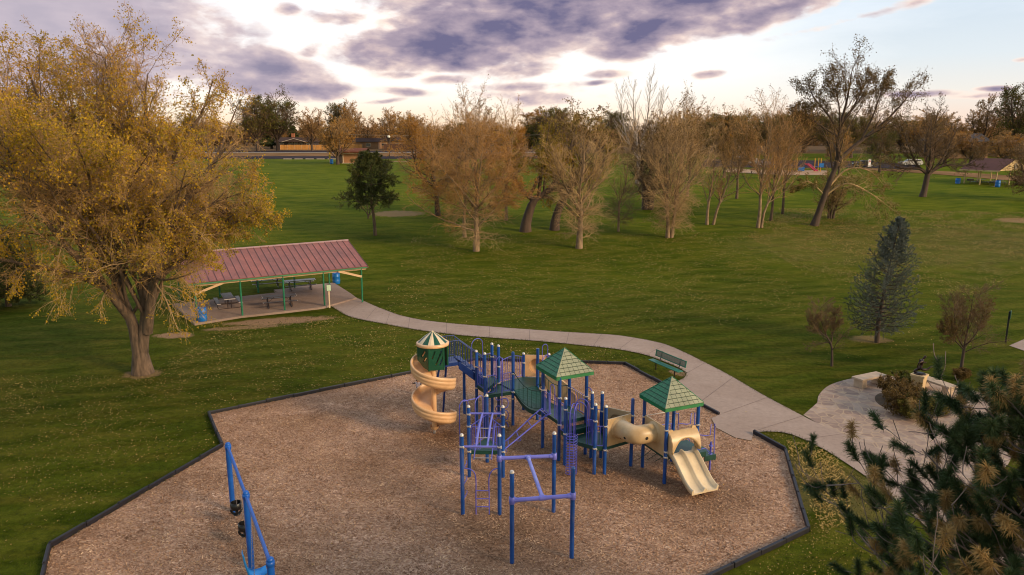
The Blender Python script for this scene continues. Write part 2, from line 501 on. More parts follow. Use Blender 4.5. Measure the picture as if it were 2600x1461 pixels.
M['stone'] = mat("cut_sandstone", (0.46, 0.335, 0.235), 0.8, 0.16, 2.5, bump=.3, bscale=18)
M['pedestal'] = mat("buff_limestone", (0.56, 0.38, 0.20), 0.75, 0.12, 3, bump=.15, bscale=18)
M['bronze'] = mat("dark_bronze", (0.035, 0.020, 0.016), 0.38, 0.4, 12, metal=.7)


# ------------------------------------------------------------------ mesh building
def V3(*a):
    return Vector(a)


class MB:
    def __init__(s):
        s.v, s.f, s.mi, s.sm = [], [], [], []

    def add(s, vs, fs, mi=0, smooth=False):
        o = len(s.v)
        s.v += [tuple(v) for v in vs]
        for f in fs:
            s.f.append(tuple(i + o for i in f))
            s.mi.append(mi)
            s.sm.append(smooth)
        return s

    def box(s, c, size, rz=0.0, mi=0, bev=0.0, axes=None):
        c = Vector(c)
        hx, hy, hz = size[0] / 2, size[1] / 2, size[2] / 2
        if axes:
            A, B, C_ = axes
        else:
            A, B, C_ = V3(math.cos(rz), math.sin(rz), 0), V3(-math.sin(rz), math.cos(rz), 0), V3(0, 0, 1)
        if bev <= 0:
            vs = [c + A * (x * hx) + B * (y * hy) + C_ * (z * hz) for z in (-1, 1) for (x, y) in ((-1, -1), (1, -1), (1, 1), (-1, 1))]
            return s.add(vs, [(3, 2, 1, 0), (4, 5, 6, 7), (0, 1, 5, 4), (1, 2, 6, 5), (2, 3, 7, 6), (3, 0, 4, 7)], mi)
        bm = bmesh.new()
        bmesh.ops.create_cube(bm, size=1.0)
        for v in bm.verts:
            v.co = Vector((v.co.x * size[0], v.co.y * size[1], v.co.z * size[2]))
        bmesh.ops.bevel(bm, geom=bm.edges[:], offset=min(bev, min(size) * .45), segments=2, affect='EDGES', profile=.6)
        bm.verts.index_update()
        vs = [c + A * v.co.x + B * v.co.y + C_ * v.co.z for v in bm.verts]
        fs = [tuple(v.index for v in f.verts) for f in bm.faces]
        bm.free()
        return s.add(vs, fs, mi)

    def tube(s, pts, r, k=8, mi=0, cap=True, closed=False, smooth=True):
        pts = [Vector(p) for p in pts]
        n = len(pts)
        rs = r if isinstance(r, (list, tuple)) else [r] * n
        tans = []
        for i in range(n):
            if closed:
                tans.append((pts[(i + 1) % n] - pts[i - 1]).normalized())
            else:
                tans.append((pts[min(i + 1, n - 1)] - pts[max(i - 1, 0)]).normalized())
        ref = V3(0, 0, 1) if abs(tans[0].z) < .9 else V3(1, 0, 0)
        u = (ref - tans[0] * ref.dot(tans[0])).normalized()
        vs, fs = [], []
        for i in range(n):
            u = u - tans[i] * u.dot(tans[i])
            if u.length < 1e-5:
                u = tans[i].orthogonal()
            u.normalize()
            w = tans[i].cross(u)
            for j in range(k):
                a = 2 * math.pi * j / k
                vs.append(pts[i] + (u * math.cos(a) + w * math.sin(a)) * rs[i])
        m = n if closed else n - 1
        for i in range(m):
            for j in range(k):
                a, b = i * k + j, i * k + (j + 1) % k
                c, d = ((i + 1) % n) * k + (j + 1) % k, ((i + 1) % n) * k + j
                fs.append((a, b, c, d))
        s.add(vs, fs, mi, smooth)
        if cap and not closed:
            s.add(vs[:k], [tuple(range(k - 1, -1, -1))], mi)
            s.add(vs[-k:], [tuple(range(k))], mi)
        return s

    def lathe(s, c, prof, k=16, mi=0, smooth=True, a0=0.0, a1=2 * math.pi):
        """prof: list of (r, z) from bottom to top"""
        c = Vector(c)
        full = abs(a1 - a0 - 2 * math.pi) < 1e-6
        kk = k if full else k + 1
        vs, fs = [], []
        for (r, z) in prof:
            for j in range(kk):
                a = a0 + (a1 - a0) * j / k
                vs.append(c + V3(r * math.cos(a), r * math.sin(a), z))
        for i in range(len(prof) - 1):
            for j in range(k):
                j2 = (j + 1) % kk if full else j + 1
                fs.append((i * kk + j, i * kk + j2, (i + 1) * kk + j2, (i + 1) * kk + j))
        return s.add(vs, fs, mi, smooth)

    def loft(s, rings, mi=0, closed_ring=True, caps=True, smooth=True):
        k = len(rings[0])
        vs = [p for r in rings for p in r]
        fs = []
        m = k if closed_ring else k - 1
        for i in range(len(rings) - 1):
            for j in range(m):
                fs.append((i * k + j, i * k + (j + 1) % k, (i + 1) * k + (j + 1) % k, (i + 1) * k + j))
        s.add(vs, fs, mi, smooth)
        if caps and closed_ring:
            for r, rev in ((rings[0], True), (rings[-1], False)):
                tri = tessellate_polygon([[Vector(p) for p in r]])
                s.add(r, [t if not rev else t[::-1] for t in tri], mi)
        return s

    def plate(s, O, U, W, outer, holes=(), th=0.03, mi=0):
        """flat board in the plane O + u*U + w*W with holes, extruded along U x W"""
        O, U, W = Vector(O), Vector(U).normalized(), Vector(W).normalized()
        N = U.cross(W)
        loops = [list(outer)] + [list(h) for h in holes]
        flat = [p for lp in loops for p in lp]
        tri = tessellate_polygon([[V3(p[0], p[1], 0) for p in lp] for lp in loops])
        n = len(flat)
        vs = [O + U * p[0] + W * p[1] + N * (th / 2) for p in flat] + [O + U * p[0] + W * p[1] - N * (th / 2) for p in flat]
        fs = []
        for a, b, c in tri:
            nn = (V3(*flat[b], 0) - V3(*flat[a], 0)).cross(V3(*flat[c], 0) - V3(*flat[a], 0)).z
            if nn < 0:
                a, c = c, a
            fs.append((a, b, c))
            fs.append((n + c, n + b, n + a))
        o = 0
        for lp in loops:
            k = len(lp)
            for i in range(k):
                a, b = o + i, o + (i + 1) % k
                fs.append((a, n + a, n + b, b))
            o += k
        return s.add(vs, fs, mi)

    def prism(s, poly, z0, z1, mi=0):
        """horizontal polygon extruded from z0 to z1"""
        n = len(poly)
        ar = sum(poly[i][0] * poly[(i + 1) % n][1] - poly[(i + 1) % n][0] * poly[i][1] for i in range(n))
        if ar < 0:
            poly = poly[::-1]
        tri = tessellate_polygon([[V3(p[0], p[1], 0) for p in poly]])
        vs = [V3(p[0], p[1], z1) for p in poly] + [V3(p[0], p[1], z0) for p in poly]
        fs = []
        for a, b, c in tri:
            nn = (V3(*poly[b][:2], 0) - V3(*poly[a][:2], 0)).cross(V3(*poly[c][:2], 0) - V3(*poly[a][:2], 0)).z
            if nn < 0:
                a, c = c, a
            fs += [(a, b, c), (n + c, n + b, n + a)]
        for i in range(n):
            j = (i + 1) % n
            fs.append((i, n + i, n + j, j))
        return s.add(vs, fs, mi)


def mesh_np(name, V, F, mats, smooth=True, mi=None):
    """fast mesh from numpy arrays; F (n,4) or (n,3)"""
    me = bpy.data.meshes.new(name)
    V = np.asarray(V, dtype=np.float32).reshape(-1, 3)
    F = np.asarray(F, dtype=np.int32)
    k = F.shape[1]
    me.vertices.add(len(V))
    me.vertices.foreach_set("co", V.ravel())
    me.loops.add(F.size)
    me.loops.foreach_set("vertex_index", F.ravel())
    me.polygons.add(len(F))
    me.polygons.foreach_set("loop_start", np.arange(0, F.size, k, dtype=np.int32))
    me.polygons.foreach_set("use_smooth", np.full(len(F), smooth, dtype=bool))
    for m_ in (mats if isinstance(mats, (list, tuple)) else [mats]):
        me.materials.append(m_)
    if mi is not None:
        me.polygons.foreach_set("material_index", np.asarray(mi, dtype=np.int32))
    me.update(calc_edges=True)
    return me


def wloc(o):
    p = Vector((0, 0, 0))
    while o is not None:
        p = p + o.location
        o = o.parent
    return p


def link(name, me, parent=None):
    o = bpy.data.objects.new(name, me)
    COL.objects.link(o)
    if parent is not None:
        o.parent = parent
    return o


def tag(o, label=None, cat=None, group=None, kind=None):
    if label:
        o['label'] = label
    if cat:
        o['category'] = cat
    if group:
        o['group'] = group
    if kind:
        o['kind'] = kind
    return o


def obj(name, mb, mats, parent=None, label=None, local=False):
    """link a builder as ONE mesh object; vertices are in world space unless local"""
    me = bpy.data.meshes.new(name)
    vs = mb.v
    if parent is not None and not local:
        p = wloc(parent)
        vs = [(v[0] - p.x, v[1] - p.y, v[2] - p.z) for v in vs]
    me.from_pydata(vs, [], mb.f)
    for m_ in (mats if isinstance(mats, (list, tuple)) else [mats]):
        me.materials.append(m_)
    me.polygons.foreach_set("material_index", mb.mi)
    me.polygons.foreach_set("use_smooth", mb.sm)
    me.update()
    o = link(name, me, parent)
    if label:
        o['label'] = label
    return o


def thing(name, label, cat, loc=(0, 0, 0), group=None, rz=0.0):
    o = bpy.data.objects.new(name, None)
    COL.objects.link(o)
    o.location = loc
    o.rotation_euler = (0, 0, rz)
    o.empty_display_size = 0.2
    return tag(o, label, cat, group)


def copy_tree(o, parent=None):
    c = o.copy()
    COL.objects.link(c)
    c.parent = parent
    for ch in list(o.children):
        copy_tree(ch, c)
    return c


def lerp(a, b, t):
    return a + (b - a) * t


def smooth_path(pts, n=6):
    """Catmull-Rom through the points"""
    P = [Vector(p) for p in pts]
    P = [P[0] * 2 - P[1]] + P + [P[-1] * 2 - P[-2]]
    out = []
    for i in range(1, len(P) - 2):
        for j in range(n):
            t = j / n
            a, b, c, d = P[i - 1], P[i], P[i + 1], P[i + 2]
            out.append(0.5 * ((2 * b) + (c - a) * t + (2 * a - 5 * b + 4 * c - d) * t * t + (3 * b - a - 3 * c + d) * t ** 3))
    out.append(P[-2])
    return out


# ------------------------------------------------------------------ setting: ground sheets
def ground_sheet():
    ys = list(np.arange(-40, 160, 2.0)) + list(np.arange(160, 480, 8.0)) + list(np.geomspace(480, 6500, 22))
    n = 60
    V, F = [], []
    for y in ys:
        half = max(70.0, 1.25 * y + 70)
        for j in range(n + 1):
            x = -half + 2 * half * j / n
            V.append((x, y, gz(x, y)))
    for i in range(len(ys) - 1):
        for j in range(n):
            a = i * (n + 1) + j
            F.append((a, a + 1, a + n + 2, a + n + 1))
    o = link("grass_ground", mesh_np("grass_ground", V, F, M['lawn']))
    tag(o, kind='structure')


ground_sheet()


def flat_sheet(name, poly, z, m, th=0.0):
    mb = MB()
    if th:
        mb.prism([(p[0], p[1]) for p in poly], z - th, z)
    else:
        tri = tessellate_polygon([[V3(p[0], p[1], 0) for p in poly]])
        fs = []
        for a, b, c in tri:
            if (V3(*poly[b][:2], 0) - V3(*poly[a][:2], 0)).cross(V3(*poly[c][:2], 0) - V3(*poly[a][:2], 0)).z < 0:
                a, c = c, a
            fs.append((a, b, c))
        mb.add([(p[0], p[1], z) for p in poly], fs)
    return tag(obj(name, mb, m), kind='structure')


def gxy(pts):
    return [at(*p).to_2d() for p in pts]


EDGE = [(100, 1500), (126, 1393), (565, 1135), (530, 1053), (1206, 916), (1494, 924), (1587, 927), (1826, 1055)]
EDGE2 = [(1913, 1102), (1993, 1146), (2052, 1350), (1790, 1475)]
GAP = [(1826, 1055), (1806, 1064), (1818, 1088), (1868, 1114), (1908, 1121), (1913, 1102)]
BOTTOM = [(1500, 1700), (700, 1750)]
mulch_poly = gxy(EDGE + GAP[1:-1] + EDGE2 + BOTTOM)
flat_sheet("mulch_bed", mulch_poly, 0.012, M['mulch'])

U_ED = [(905, 757), (930, 768), (957, 780), (985, 791), (1020, 803), (1080, 815), (1172, 825), (1260, 832), (1345, 838), (1430, 844), (1500, 848), (1570, 853), (1640, 864)]
L_ED = [(836, 776), (882, 803), (928, 815), (972, 823), (1013, 831), (1080, 842), (1172, 853), (1260, 860), (1345, 866), (1425, 873), (1482, 879), (1541, 885), (1590, 892)]


def path_mesh():
    a = smooth_path([at(*p) for p in U_ED], 5)
    b = smooth_path([at(*p) for p in L_ED], 5)
    mb = MB()
    rows = []
    for p, q in zip(a, b):
        row = []
        for k in range(5):
            m_ = p.lerp(q, k / 4)
            row.append((m_.x, m_.y, gz(m_.x, m_.y) + 0.035))
        rows.append(row)
    vs = [v for r in rows for v in r]
    fs = []
    for i in range(len(rows) - 1):
        for k in range(4):
            fs.append((i * 5 + k, i * 5 + k + 1, i * 5 + k + 6, i * 5 + k + 5))
    mb.add(vs, fs)
    # the wide flat stretch past the playground and on under the pine
    up = smooth_path([at(*p).to_3d() for p in [(1640, 864), (1690, 876), (1740, 897), (1790, 922), (1850, 953), (1930, 1000), (2010, 1043), (2080, 1079), (2190, 1125), (2330, 1185), (2480, 1262), (2640, 1350), (2900, 1500)]], 4)
    isl = smooth_path([at(*p) for p in [(1590, 892), (1640, 903), (1690, 921), (1725, 936), (1743, 951), (1730, 965), (1702, 975)]], 3)
    mulchside = [at(1760, 1018)] + [at(*p) for p in GAP]
    low = smooth_path([at(*p) for p in [(1913, 1100), (1960, 1098), (2012, 1106), (2080, 1137), (2133, 1168), (2230, 1235), (2330, 1320), (2440, 1430), (2600, 1600)]], 4)
    poly = [p.to_2d() for p in up] + [p.to_2d() for p in low[::-1]] + [p.to_2d() for p in mulchside[::-1]] + [p.to_2d() for p in isl[::-1]]
    tri = tessellate_polygon([[V3(p[0], p[1], 0) for p in poly]])
    fs = []
    for x, y, z in tri:
        if (V3(*poly[y], 0) - V3(*poly[x], 0)).cross(V3(*poly[z], 0) - V3(*poly[x], 0)).z < 0:
            x, z = z, x
        fs.append((x, y, z))
    mb.add([(p[0], p[1], 0.035) for p in poly], fs)
    # saw-cut control joints
    for i in range(4, len(a) - 1, 6):
        p, q = a[i], b[i]
        d = (q - p).normalized()
        n_ = V3(-d.y, d.x, 0) * 0.014
        mb.add([(v.x, v.y, gz(v.x, v.y) + 0.041) for v in (p + n_, p - n_, q - n_, q + n_)], [(0, 1, 2, 3)], 1)
    for (x0, y0), (x1, y1) in (((1690, 877), (1642, 902)), ((1790, 923), (1743, 950)), ((1862, 960), (1775, 1025)), ((1950, 1011), (1835, 1052)), ((2040, 1058), (1912, 1098)), ((2140, 1104), (2040, 1118)), ((2270, 1160), (2145, 1174))):
        p, q = at(x0, y0), at(x1, y1)
        d = (q - p).normalized()
        n_ = V3(-d.y, d.x, 0) * 0.014
        mb.add([(v.x, v.y, 0.041) for v in (p + n_, p - n_, q - n_, q + n_)], [(0, 1, 2, 3)], 1)
    for f in range(len(mb.f)):
        mb.sm[f] = False
    o = obj("concrete_path", mb, [M['path'], mat('path_joint', (.20, .135, .108), .9, .2, 3)])
    # make every face look up
    bm = bmesh.new()
    bm.from_mesh(o.data)
    for f in bm.faces:
        f.normal_update()
        if f.normal.z < 0:
            f.normal_flip()
    bm.to_mesh(o.data)
    bm.free()
    tag(o, kind='structure')
    return poly


path_poly = path_mesh()
plaza_pts = [(2075, 1024), (2080, 1003), (2105, 980), (2150, 965), (2200, 957), (2262, 956), (2330, 963), (2400, 975), (2470, 992), (2530, 1020), (2575, 1060), (2590, 1110), (2560, 1180), (2480, 1262), (2330, 1185), (2190, 1125), (2080, 1079), (2040, 1055)]
flat_sheet("flagstone_plaza", [p.to_2d() for p in smooth_path([at(*p) for p in plaza_pts[:13]], 4)] + gxy(plaza_pts[13:]), 0.022, M['flagstone'])
bed_c = at(2318, 1028)
M['bed'] = mat("planting_soil", (0.085, 0.052, 0.028), 0.9, 0.5, 4, bump=.5)
flat_sheet("planting_bed_soil", [(bed_c.x + 1.55 * math.cos(a), bed_c.y + 1.65 * math.sin(a)) for a in np.linspace(0, 2 * math.pi, 40)[:-1]], 0.05, M['bed'], .03)
# corner of another walk at the right edge
flat_sheet("side_path", gxy([(2562, 879), (2640, 846), (2760, 850), (2760, 960), (2600, 892)]), 0.03, M['path'])


# ------------------------------------------------------------------ playground edging
def edging(pts, labels):
    for (a, b), lab in zip(zip(pts[:-1], pts[1:]), labels):
        A, B = at(*a), at(*b)
        d = (B - A)
        L = d.length
        d.normalize()
        n_ = V3(-d.y, d.x, 0)
        o = thing("edging_timber", lab, "edging", (A + B) / 2, "black edging around the playground")
        k = max(1, round(L / 1.25))
        for i in range(k):
            c = A + d * (L * (i + .5) / k)
            rr = random.Random(int(abs(a[0] * 7 + i)))
            h = 0.185 + rr.uniform(-.02, .02)
            mb = MB().box(c + V3(0, 0, h / 2 - .02) + n_ * rr.uniform(-.012, .012), (L / k - .008, .10, h), math.atan2(d.y, d.x) + rr.uniform(-.008, .008), bev=.025)
            mb.tube([c - d * (L / k * .46) + V3(0, 0, h - .05), c - d * (L / k * .46) + V3(0, 0, h + .006)], .03, 8)
            obj("board", mb, M['edging'], o)


edging(EDGE, ["black edging run at the lower left corner of the mulch", "long black edging run slanting past the swing set", "short black edging run at the notch left of the swings",
              "long black edging run between the lawn and the spiral slide", "black edging run behind the play structure along the grass strip", "very short black edging run at the far right corner of the mulch", "black edging run beside the green bench and the path"])
edging(EDGE2, ["short black edging run starting where the path enters the mulch", "black edging run along the straw-coloured grass right of the double slide", "black edging run at the lower right next to the pine"])


# ------------------------------------------------------------------ play structure
PS = thing("play_structure", "large blue and green playground climber with spiral slide, roofs and tunnel", "play structure", (1.8, 27, 0))
P = dict(P1=(-2.09, 30.63), P2=(-1.49, 29.45), P3=(-1.11, 28.77), P4=(-.93, 25.71), P5=(-.87, 30.72), P6=(-.58, 30.25), P7=(.04, 29.28), P8=(.51, 31.1), P9=(1.09, 29.89), PX=(1.62, 31.0),
         P10=(1.2, 26.99), P11=(1.76, 25.83), P12=(2.26, 27.56), P13=(2.81, 26.41),
         Q1=(-1.59, 21.82), Q2=(-.4, 21.8), Q3=(-1.53, 24.48), Q4=(-.32, 24.46), R1=(0, 19.05), R2=(1.73, 19.32), R3=(1.35, 21.97),
         T1=(1.96, 25.45), T2=(2.97, 24.7), T3=(3.34, 24.7), T4=(3.0, 26.09), T5=(3.37, 26.06), T7=(4.4, 25.38), T8=(4.81, 25.26), T9=(5.36, 23.98), T10=(6.56, 24.49), T11=(6.0, 25.77))
P = {k: V3(v[0], v[1], 0) for k, v in P.items()}
PH = dict(P1=2.1, P2=3.2, P3=3.3, P4=2.62, P5=3.15, P6=3.2, P7=3.2, P8=2.6, P9=3.2, PX=2.6, P10=3.3, P11=3.3, P12=3.3, P13=3.3, Q1=2.72, Q2=2.72, Q3=2.66, Q4=2.66, R1=2.8, R2=2.8, R3=2.72,
          T1=2.6, T2=2.65, T3=2.58, T4=2.6, T5=2.6, T7=2.6, T8=2.75, T9=2.75, T10=2.75, T11=2.75)
NOCAP = {'P1', 'P9', 'P10', 'P11', 'P12', 'P13', 'T8', 'T9', 'T10', 'T11', 'P7', 'R2', 'T7'}
CL = dict(P2=(1.62, 2.55), P3=(1.5, 2.35), P5=(1.6, 2.6), P6=(2.3, 1.55), P7=(1.5, 2.3, 1.2), P8=(2.2,), P10=(1.55, 2.4), P11=(1.45, 2.5), P12=(2.3,), P13=(2.35,), T2=(1.0, 2.05), T3=(.95, 1.85), T4=(2.0,), T5=(1.9,), T7=(2.0,), T8=(2.0,), T9=(1.0, 1.2, 2.0), T10=(2.0,),
          Q1=(2.35,), Q2=(2.35,), Q3=(1.0, 1.95, 2.4), Q4=(1.0, 1.95, 2.4), T1=(1.25, 2.2), P4=(1.0,))
PR = 0.064
for k, p in P.items():
    h = PH[k]
    mb = MB().tube([p + V3(0, 0, -.05), p + V3(0, 0, h)], PR, 14)
    if k in ('R2', 'P7', 'T7'):
        mb.lathe(p + V3(0, 0, h), [(PR, 0), (PR * .86, .025), (PR * .45, .05), (0.001, .058)], 14)
    po = obj("post", mb, M['post'], PS)
    if k not in NOCAP:
        obj("cap", MB().lathe(p + V3(0, 0, h - .012), [(PR + .004, 0), (PR + .004, .025), (PR * .9, .055), (PR * .5, .08), (.001, .09)], 14), M['cap'], po)
    for c in CL.get(k, ()):
        mb = MB().lathe(p + V3(0, 0, c - .03), [(PR, 0), (PR + .012, .004), (PR + .012, .056), (PR, .06)], 14)
        mb.box(p + V3(.05, -.07, c), (.05, .05, .045), .6)
        obj("clamp", mb, M['cap'] if k not in ('R1', 'R2', 'R3') else M['beam'], po)


def deck(names, z, th=.13, inset=0.0):
    pts = [P[n] if isinstance(n, str) else V3(*n, 0) for n in names]
    c = sum(pts, V3(0, 0, 0)) / len(pts)
    poly = [(p + (c - p).normalized() * inset).to_2d() for p in pts]
    mb = MB().prism(poly, z - .03, z)
    # rim skirt below the floor, and drainage slots as shallow ribs
    n = len(poly)
    for i in range(n):
        a, b = V3(*poly[i], 0), V3(*poly[(i + 1) % n], 0)
        d = (b - a).normalized()
        mb.box((a + b) / 2 + V3(0, 0, z - th / 2 - .015) + (c.to_2d().to_3d() - (a + b) / 2).normalized() * .02, ((b - a).length - .1, .03, th), math.atan2(d.y, d.x))
    return obj("deck", mb, M['deck'], PS)


deck(['P3', 'P7', 'P6'], 1.52)
deck(['P7', 'P9', 'P8', 'P6'], 1.56)
deck(['P9', 'PX', 'P8'], 1.55)
deck(['P3', 'P6', 'P5', 'P2'], 1.74)
deck(['P10', 'P11', 'P13', 'P12'], 1.55)
deck([(1.80, 25.78), 'T1', 'T4', (2.84, 26.38)], 1.30, .2)
deck(['T1', 'T2', 'T4'], 1.07)
deck(['T2', 'T3', 'T5', 'T4'], 1.06)
deck(['T3', 'T7', 'T5'], 1.07)
deck(['T8', 'T9', 'T10', 'T11'], 1.05)
deck(['Q3', 'Q4', 'P4'], 1.02)


def guard(a, b, z0, z1, n, arch=0.0, r=.0145, m='rail', inset=.1, mesh=None, z0b=None, z1b=None):
    """rail panel between two posts: frame plus vertical bars"""
    a, b = Vector(a), Vector(b)
    d = (b - a)
    L = d.length
    d.normalize()
    A, B = a + d * inset, b - d * inset
    z0b = z0 if z0b is None else z0b
    z1b = z1 if z1b is None else z1b
    top = []
    for i in range(13):
        t = i / 12
        top.append(A.lerp(B, t) + V3(0, 0, lerp(z1, z1b, t) + arch * math.sin(math.pi * t)))
    mb = MB()
    mb.tube([A + V3(0, 0, z0)] + top + [B + V3(0, 0, z0b)], r, 6)
    mb.tube([A + V3(0, 0, z0), B + V3(0, 0, z0b)], r, 6)
    for i in range(1, n + 1):
        t = i / (n + 1)
        p = A.lerp(B, t)
        mb.tube([p + V3(0, 0, lerp(z0, z0b, t)), p + V3(0, 0, lerp(z1, z1b, t) + arch * math.sin(math.pi * t))], r * .62, 5)
    mb.tube([a + V3(0, 0, z1 - .02), A + V3(0, 0, z1 - .02)], r, 6)
    mb.tube([b + V3(0, 0, z1b - .02), B + V3(0, 0, z1b - .02)], r, 6)
    return obj("guardrail", mb, M[m], PS)


def arch_rail(a, b, z0, zs, zt, r=.016, m='rail', name="arch_rail"):
    """inverted U"""
    a, b = Vector(a), Vector(b)
    pts = [a + V3(0, 0, z0), a + V3(0, 0, zs)]
    c, rad = (a + b) / 2, (b - a) / 2
    for i in range(1, 12):
        t = math.pi * i / 12
        pts.append(c - rad * math.cos(t) + V3(0, 0, zs + (zt - zs) * math.sin(t)))
    pts += [b + V3(0, 0, zs), b + V3(0, 0, z0)]
    mb = MB().tube(pts, r, 7)
    return obj(name, mb, M[m], PS)


# rails of the upper decks
guard(P['P3'].lerp(P['P7'], 0), P['P3'].lerp(P['P7'], .42), 1.62, 2.35, 2)
guard(P['P3'].lerp(P['P7'], .60), P['P7'], 1.60, 2.36, 2)
arch_rail(P['P3'].lerp(P['P7'], .40), P['P3'].lerp(P['P7'], .62), 1.6, 2.85, 3.1)
guard(P['P6'], P['P8'], 1.62, 2.5, 8, arch=.12)
guard(P['P8'], P['PX'], 1.62, 2.5, 1)
guard(P['P2'], P['P3'], 1.8, 2.6, 3)
guard(P['P5'], P['P6'], 1.8, 2.7, 3)
arch_rail(V3(-1.72, 30.2, 0), V3(-1.27, 30.55, 0), 1.8, 3.25, 3.5)
obj("guardrail", MB().tube([V3(-1.27, 30.55, 2.72), P['P5'] + V3(0, 0, 2.74)], .018, 6).tube([V3(-1.22, 30.5, 1.8), V3(-1.2, 30.5, 2.7)], .012, 6).tube([V3(-1.05, 30.6, 1.8), V3(-1.03, 30.6, 2.7)], .012, 6), M['rail'], PS)
# roof deck rails
guard(P['P10'], P['P10'].lerp(P['P11'], .48), 1.62, 2.4, 3)
guard(P['P10'].lerp(P['P11'], .72), P['P11'], 1.62, 2.42, 2)
arch_rail(P['P10'].lerp(P['P11'], .45), P['P10'].lerp(P['P11'], .72), 1.6, 2.62, 2.85)
guard(P['P12'], P['P13'], 1.62, 2.35, 5)
guard(P['P11'], P['T1'], 1.3, 2.35, 2, inset=.08)
guard(P['T1'], P['T1'].lerp(P['T2'], .3), 1.15, 2.1, 2)
guard(P['T1'].lerp(P['T2'], .72), P['T2'], 1.1, 2.05, 2)
arch_rail(P['T1'].lerp(P['T2'], .3), P['T1'].lerp(P['T2'], .72), 1.1, 2.35, 2.62)
arch_rail(V3(2.35, 25.55, 0), V3(2.8, 25.35, 0), 1.1, 2.35, 2.6)
guard(P['P13'], P['T4'], 1.3, 2.2, 2, inset=.07)
arch_rail(P['P13'].lerp(P['T4'], .1) + V3(-.05, 0, 0), P['P13'].lerp(P['T4'], .9) + V3(.02, 0, 0), 1.5, 2.55, 2.75)
guard(P['T2'], P['T3'], 1.12, 1.85, 1, inset=.07)
guard(P['T4'], P['T5'], 1.12, 1.95, 1, inset=.07)


# ---- blue stairs up to the spiral slide tower
def stairs_and_landing():
    a0 = (P['P2'] + P['P5']) / 2
    top = V3(-2.35, 29.72, 0)
    d = (top - a0)
    L = d.length
    d.normalize()
    n_ = V3(-d.y, d.x, 0)
    w = .42
    mb = MB()
    zt, zb, ns = 2.8, 1.76, 5
    for i in range(ns):
        t = (i + .5) / ns
        c = a0.lerp(top, t) + V3(0, 0, lerp(zb, zt, (i + 1) / ns) - .03)
        mb.box(c, (L / ns + .05, 2 * w, .05), math.atan2(d.y, d.x))
    st = obj("stair_treads", mb, M['stair_blue'], PS)
    mb = MB()
    for s in (-1, 1):
        o_ = n_ * (s * (w + .02))
        # zig-zag stringer plate
        W = V3(0, 0, 1)
        out = [(0, zb - .32), (L, zt - .30), (L, zt + .02), (0, zb + .06)]
        mb.plate(a0 + o_, d, W, out, th=.035)
    obj("stair_stringers", mb, M['stair_blue'], PS)
    ldir = V3(-.86, -.40, 0).normalized()
    ln = V3(-ldir.y, ldir.x, 0)
    e = top + ldir * .85
    mb = MB().box((top + e) / 2 + V3(0, 0, 2.77), (.95, 2 * w, .05), math.atan2(ldir.y, ldir.x))
    for s in (-1, 1):
        mb.box((top + e) / 2 + ln * (s * w) + V3(0, 0, 2.72), (.95, .03, .14), math.atan2(ldir.y, ldir.x))
    obj("landing", mb, M['stair_blue'], PS)
    for s in (-1, 1):
        mb = MB()
        o1, o2 = n_ * (s * w), ln * (s * w)
        A, B, C_ = a0 + o1, top + (o1 + o2) / 2, e + o2
        mb.tube([A + V3(0, 0, zb + .95), B + V3(0, 0, zt + .92), C_ + V3(0, 0, zt + .92)], .02, 6)
        mb.tube([A + V3(0, 0, zb + .1), B + V3(0, 0, zt + .08), C_ + V3(0, 0, zt + .08)], .015, 6)
        for i in range(11):
            t = (i + .5) / 11
            p = A.lerp(B, t)
            mb.tube([p + V3(0, 0, lerp(zb, zt, t) + .1), p + V3(0, 0, lerp(zb, zt, t) + .94)], .012, 5)
        for i in range(9):
            t = (i + .5) / 9
            p = B.lerp(C_, t)
            mb.tube([p + V3(0, 0, zt + .08), p + V3(0, 0, zt + .92)], .012, 5)
        obj("stair_railing", mb, mat("teal_blue_rail", (0.006, .05, .25), .4, .2, 3) if s > 9 else M['stair_blue'], PS)
    # bright panel halfway
    obj("stair_support", MB().tube([V3(-3.0, 30.1, 0), V3(-2.75, 29.6, 2.75)], .045, 8).tube([V3(-3.55, 30.3, 0), V3(-3.0, 29.4, 2.7)], .045, 8), M['stair_blue'], PS)


stairs_and_landing()


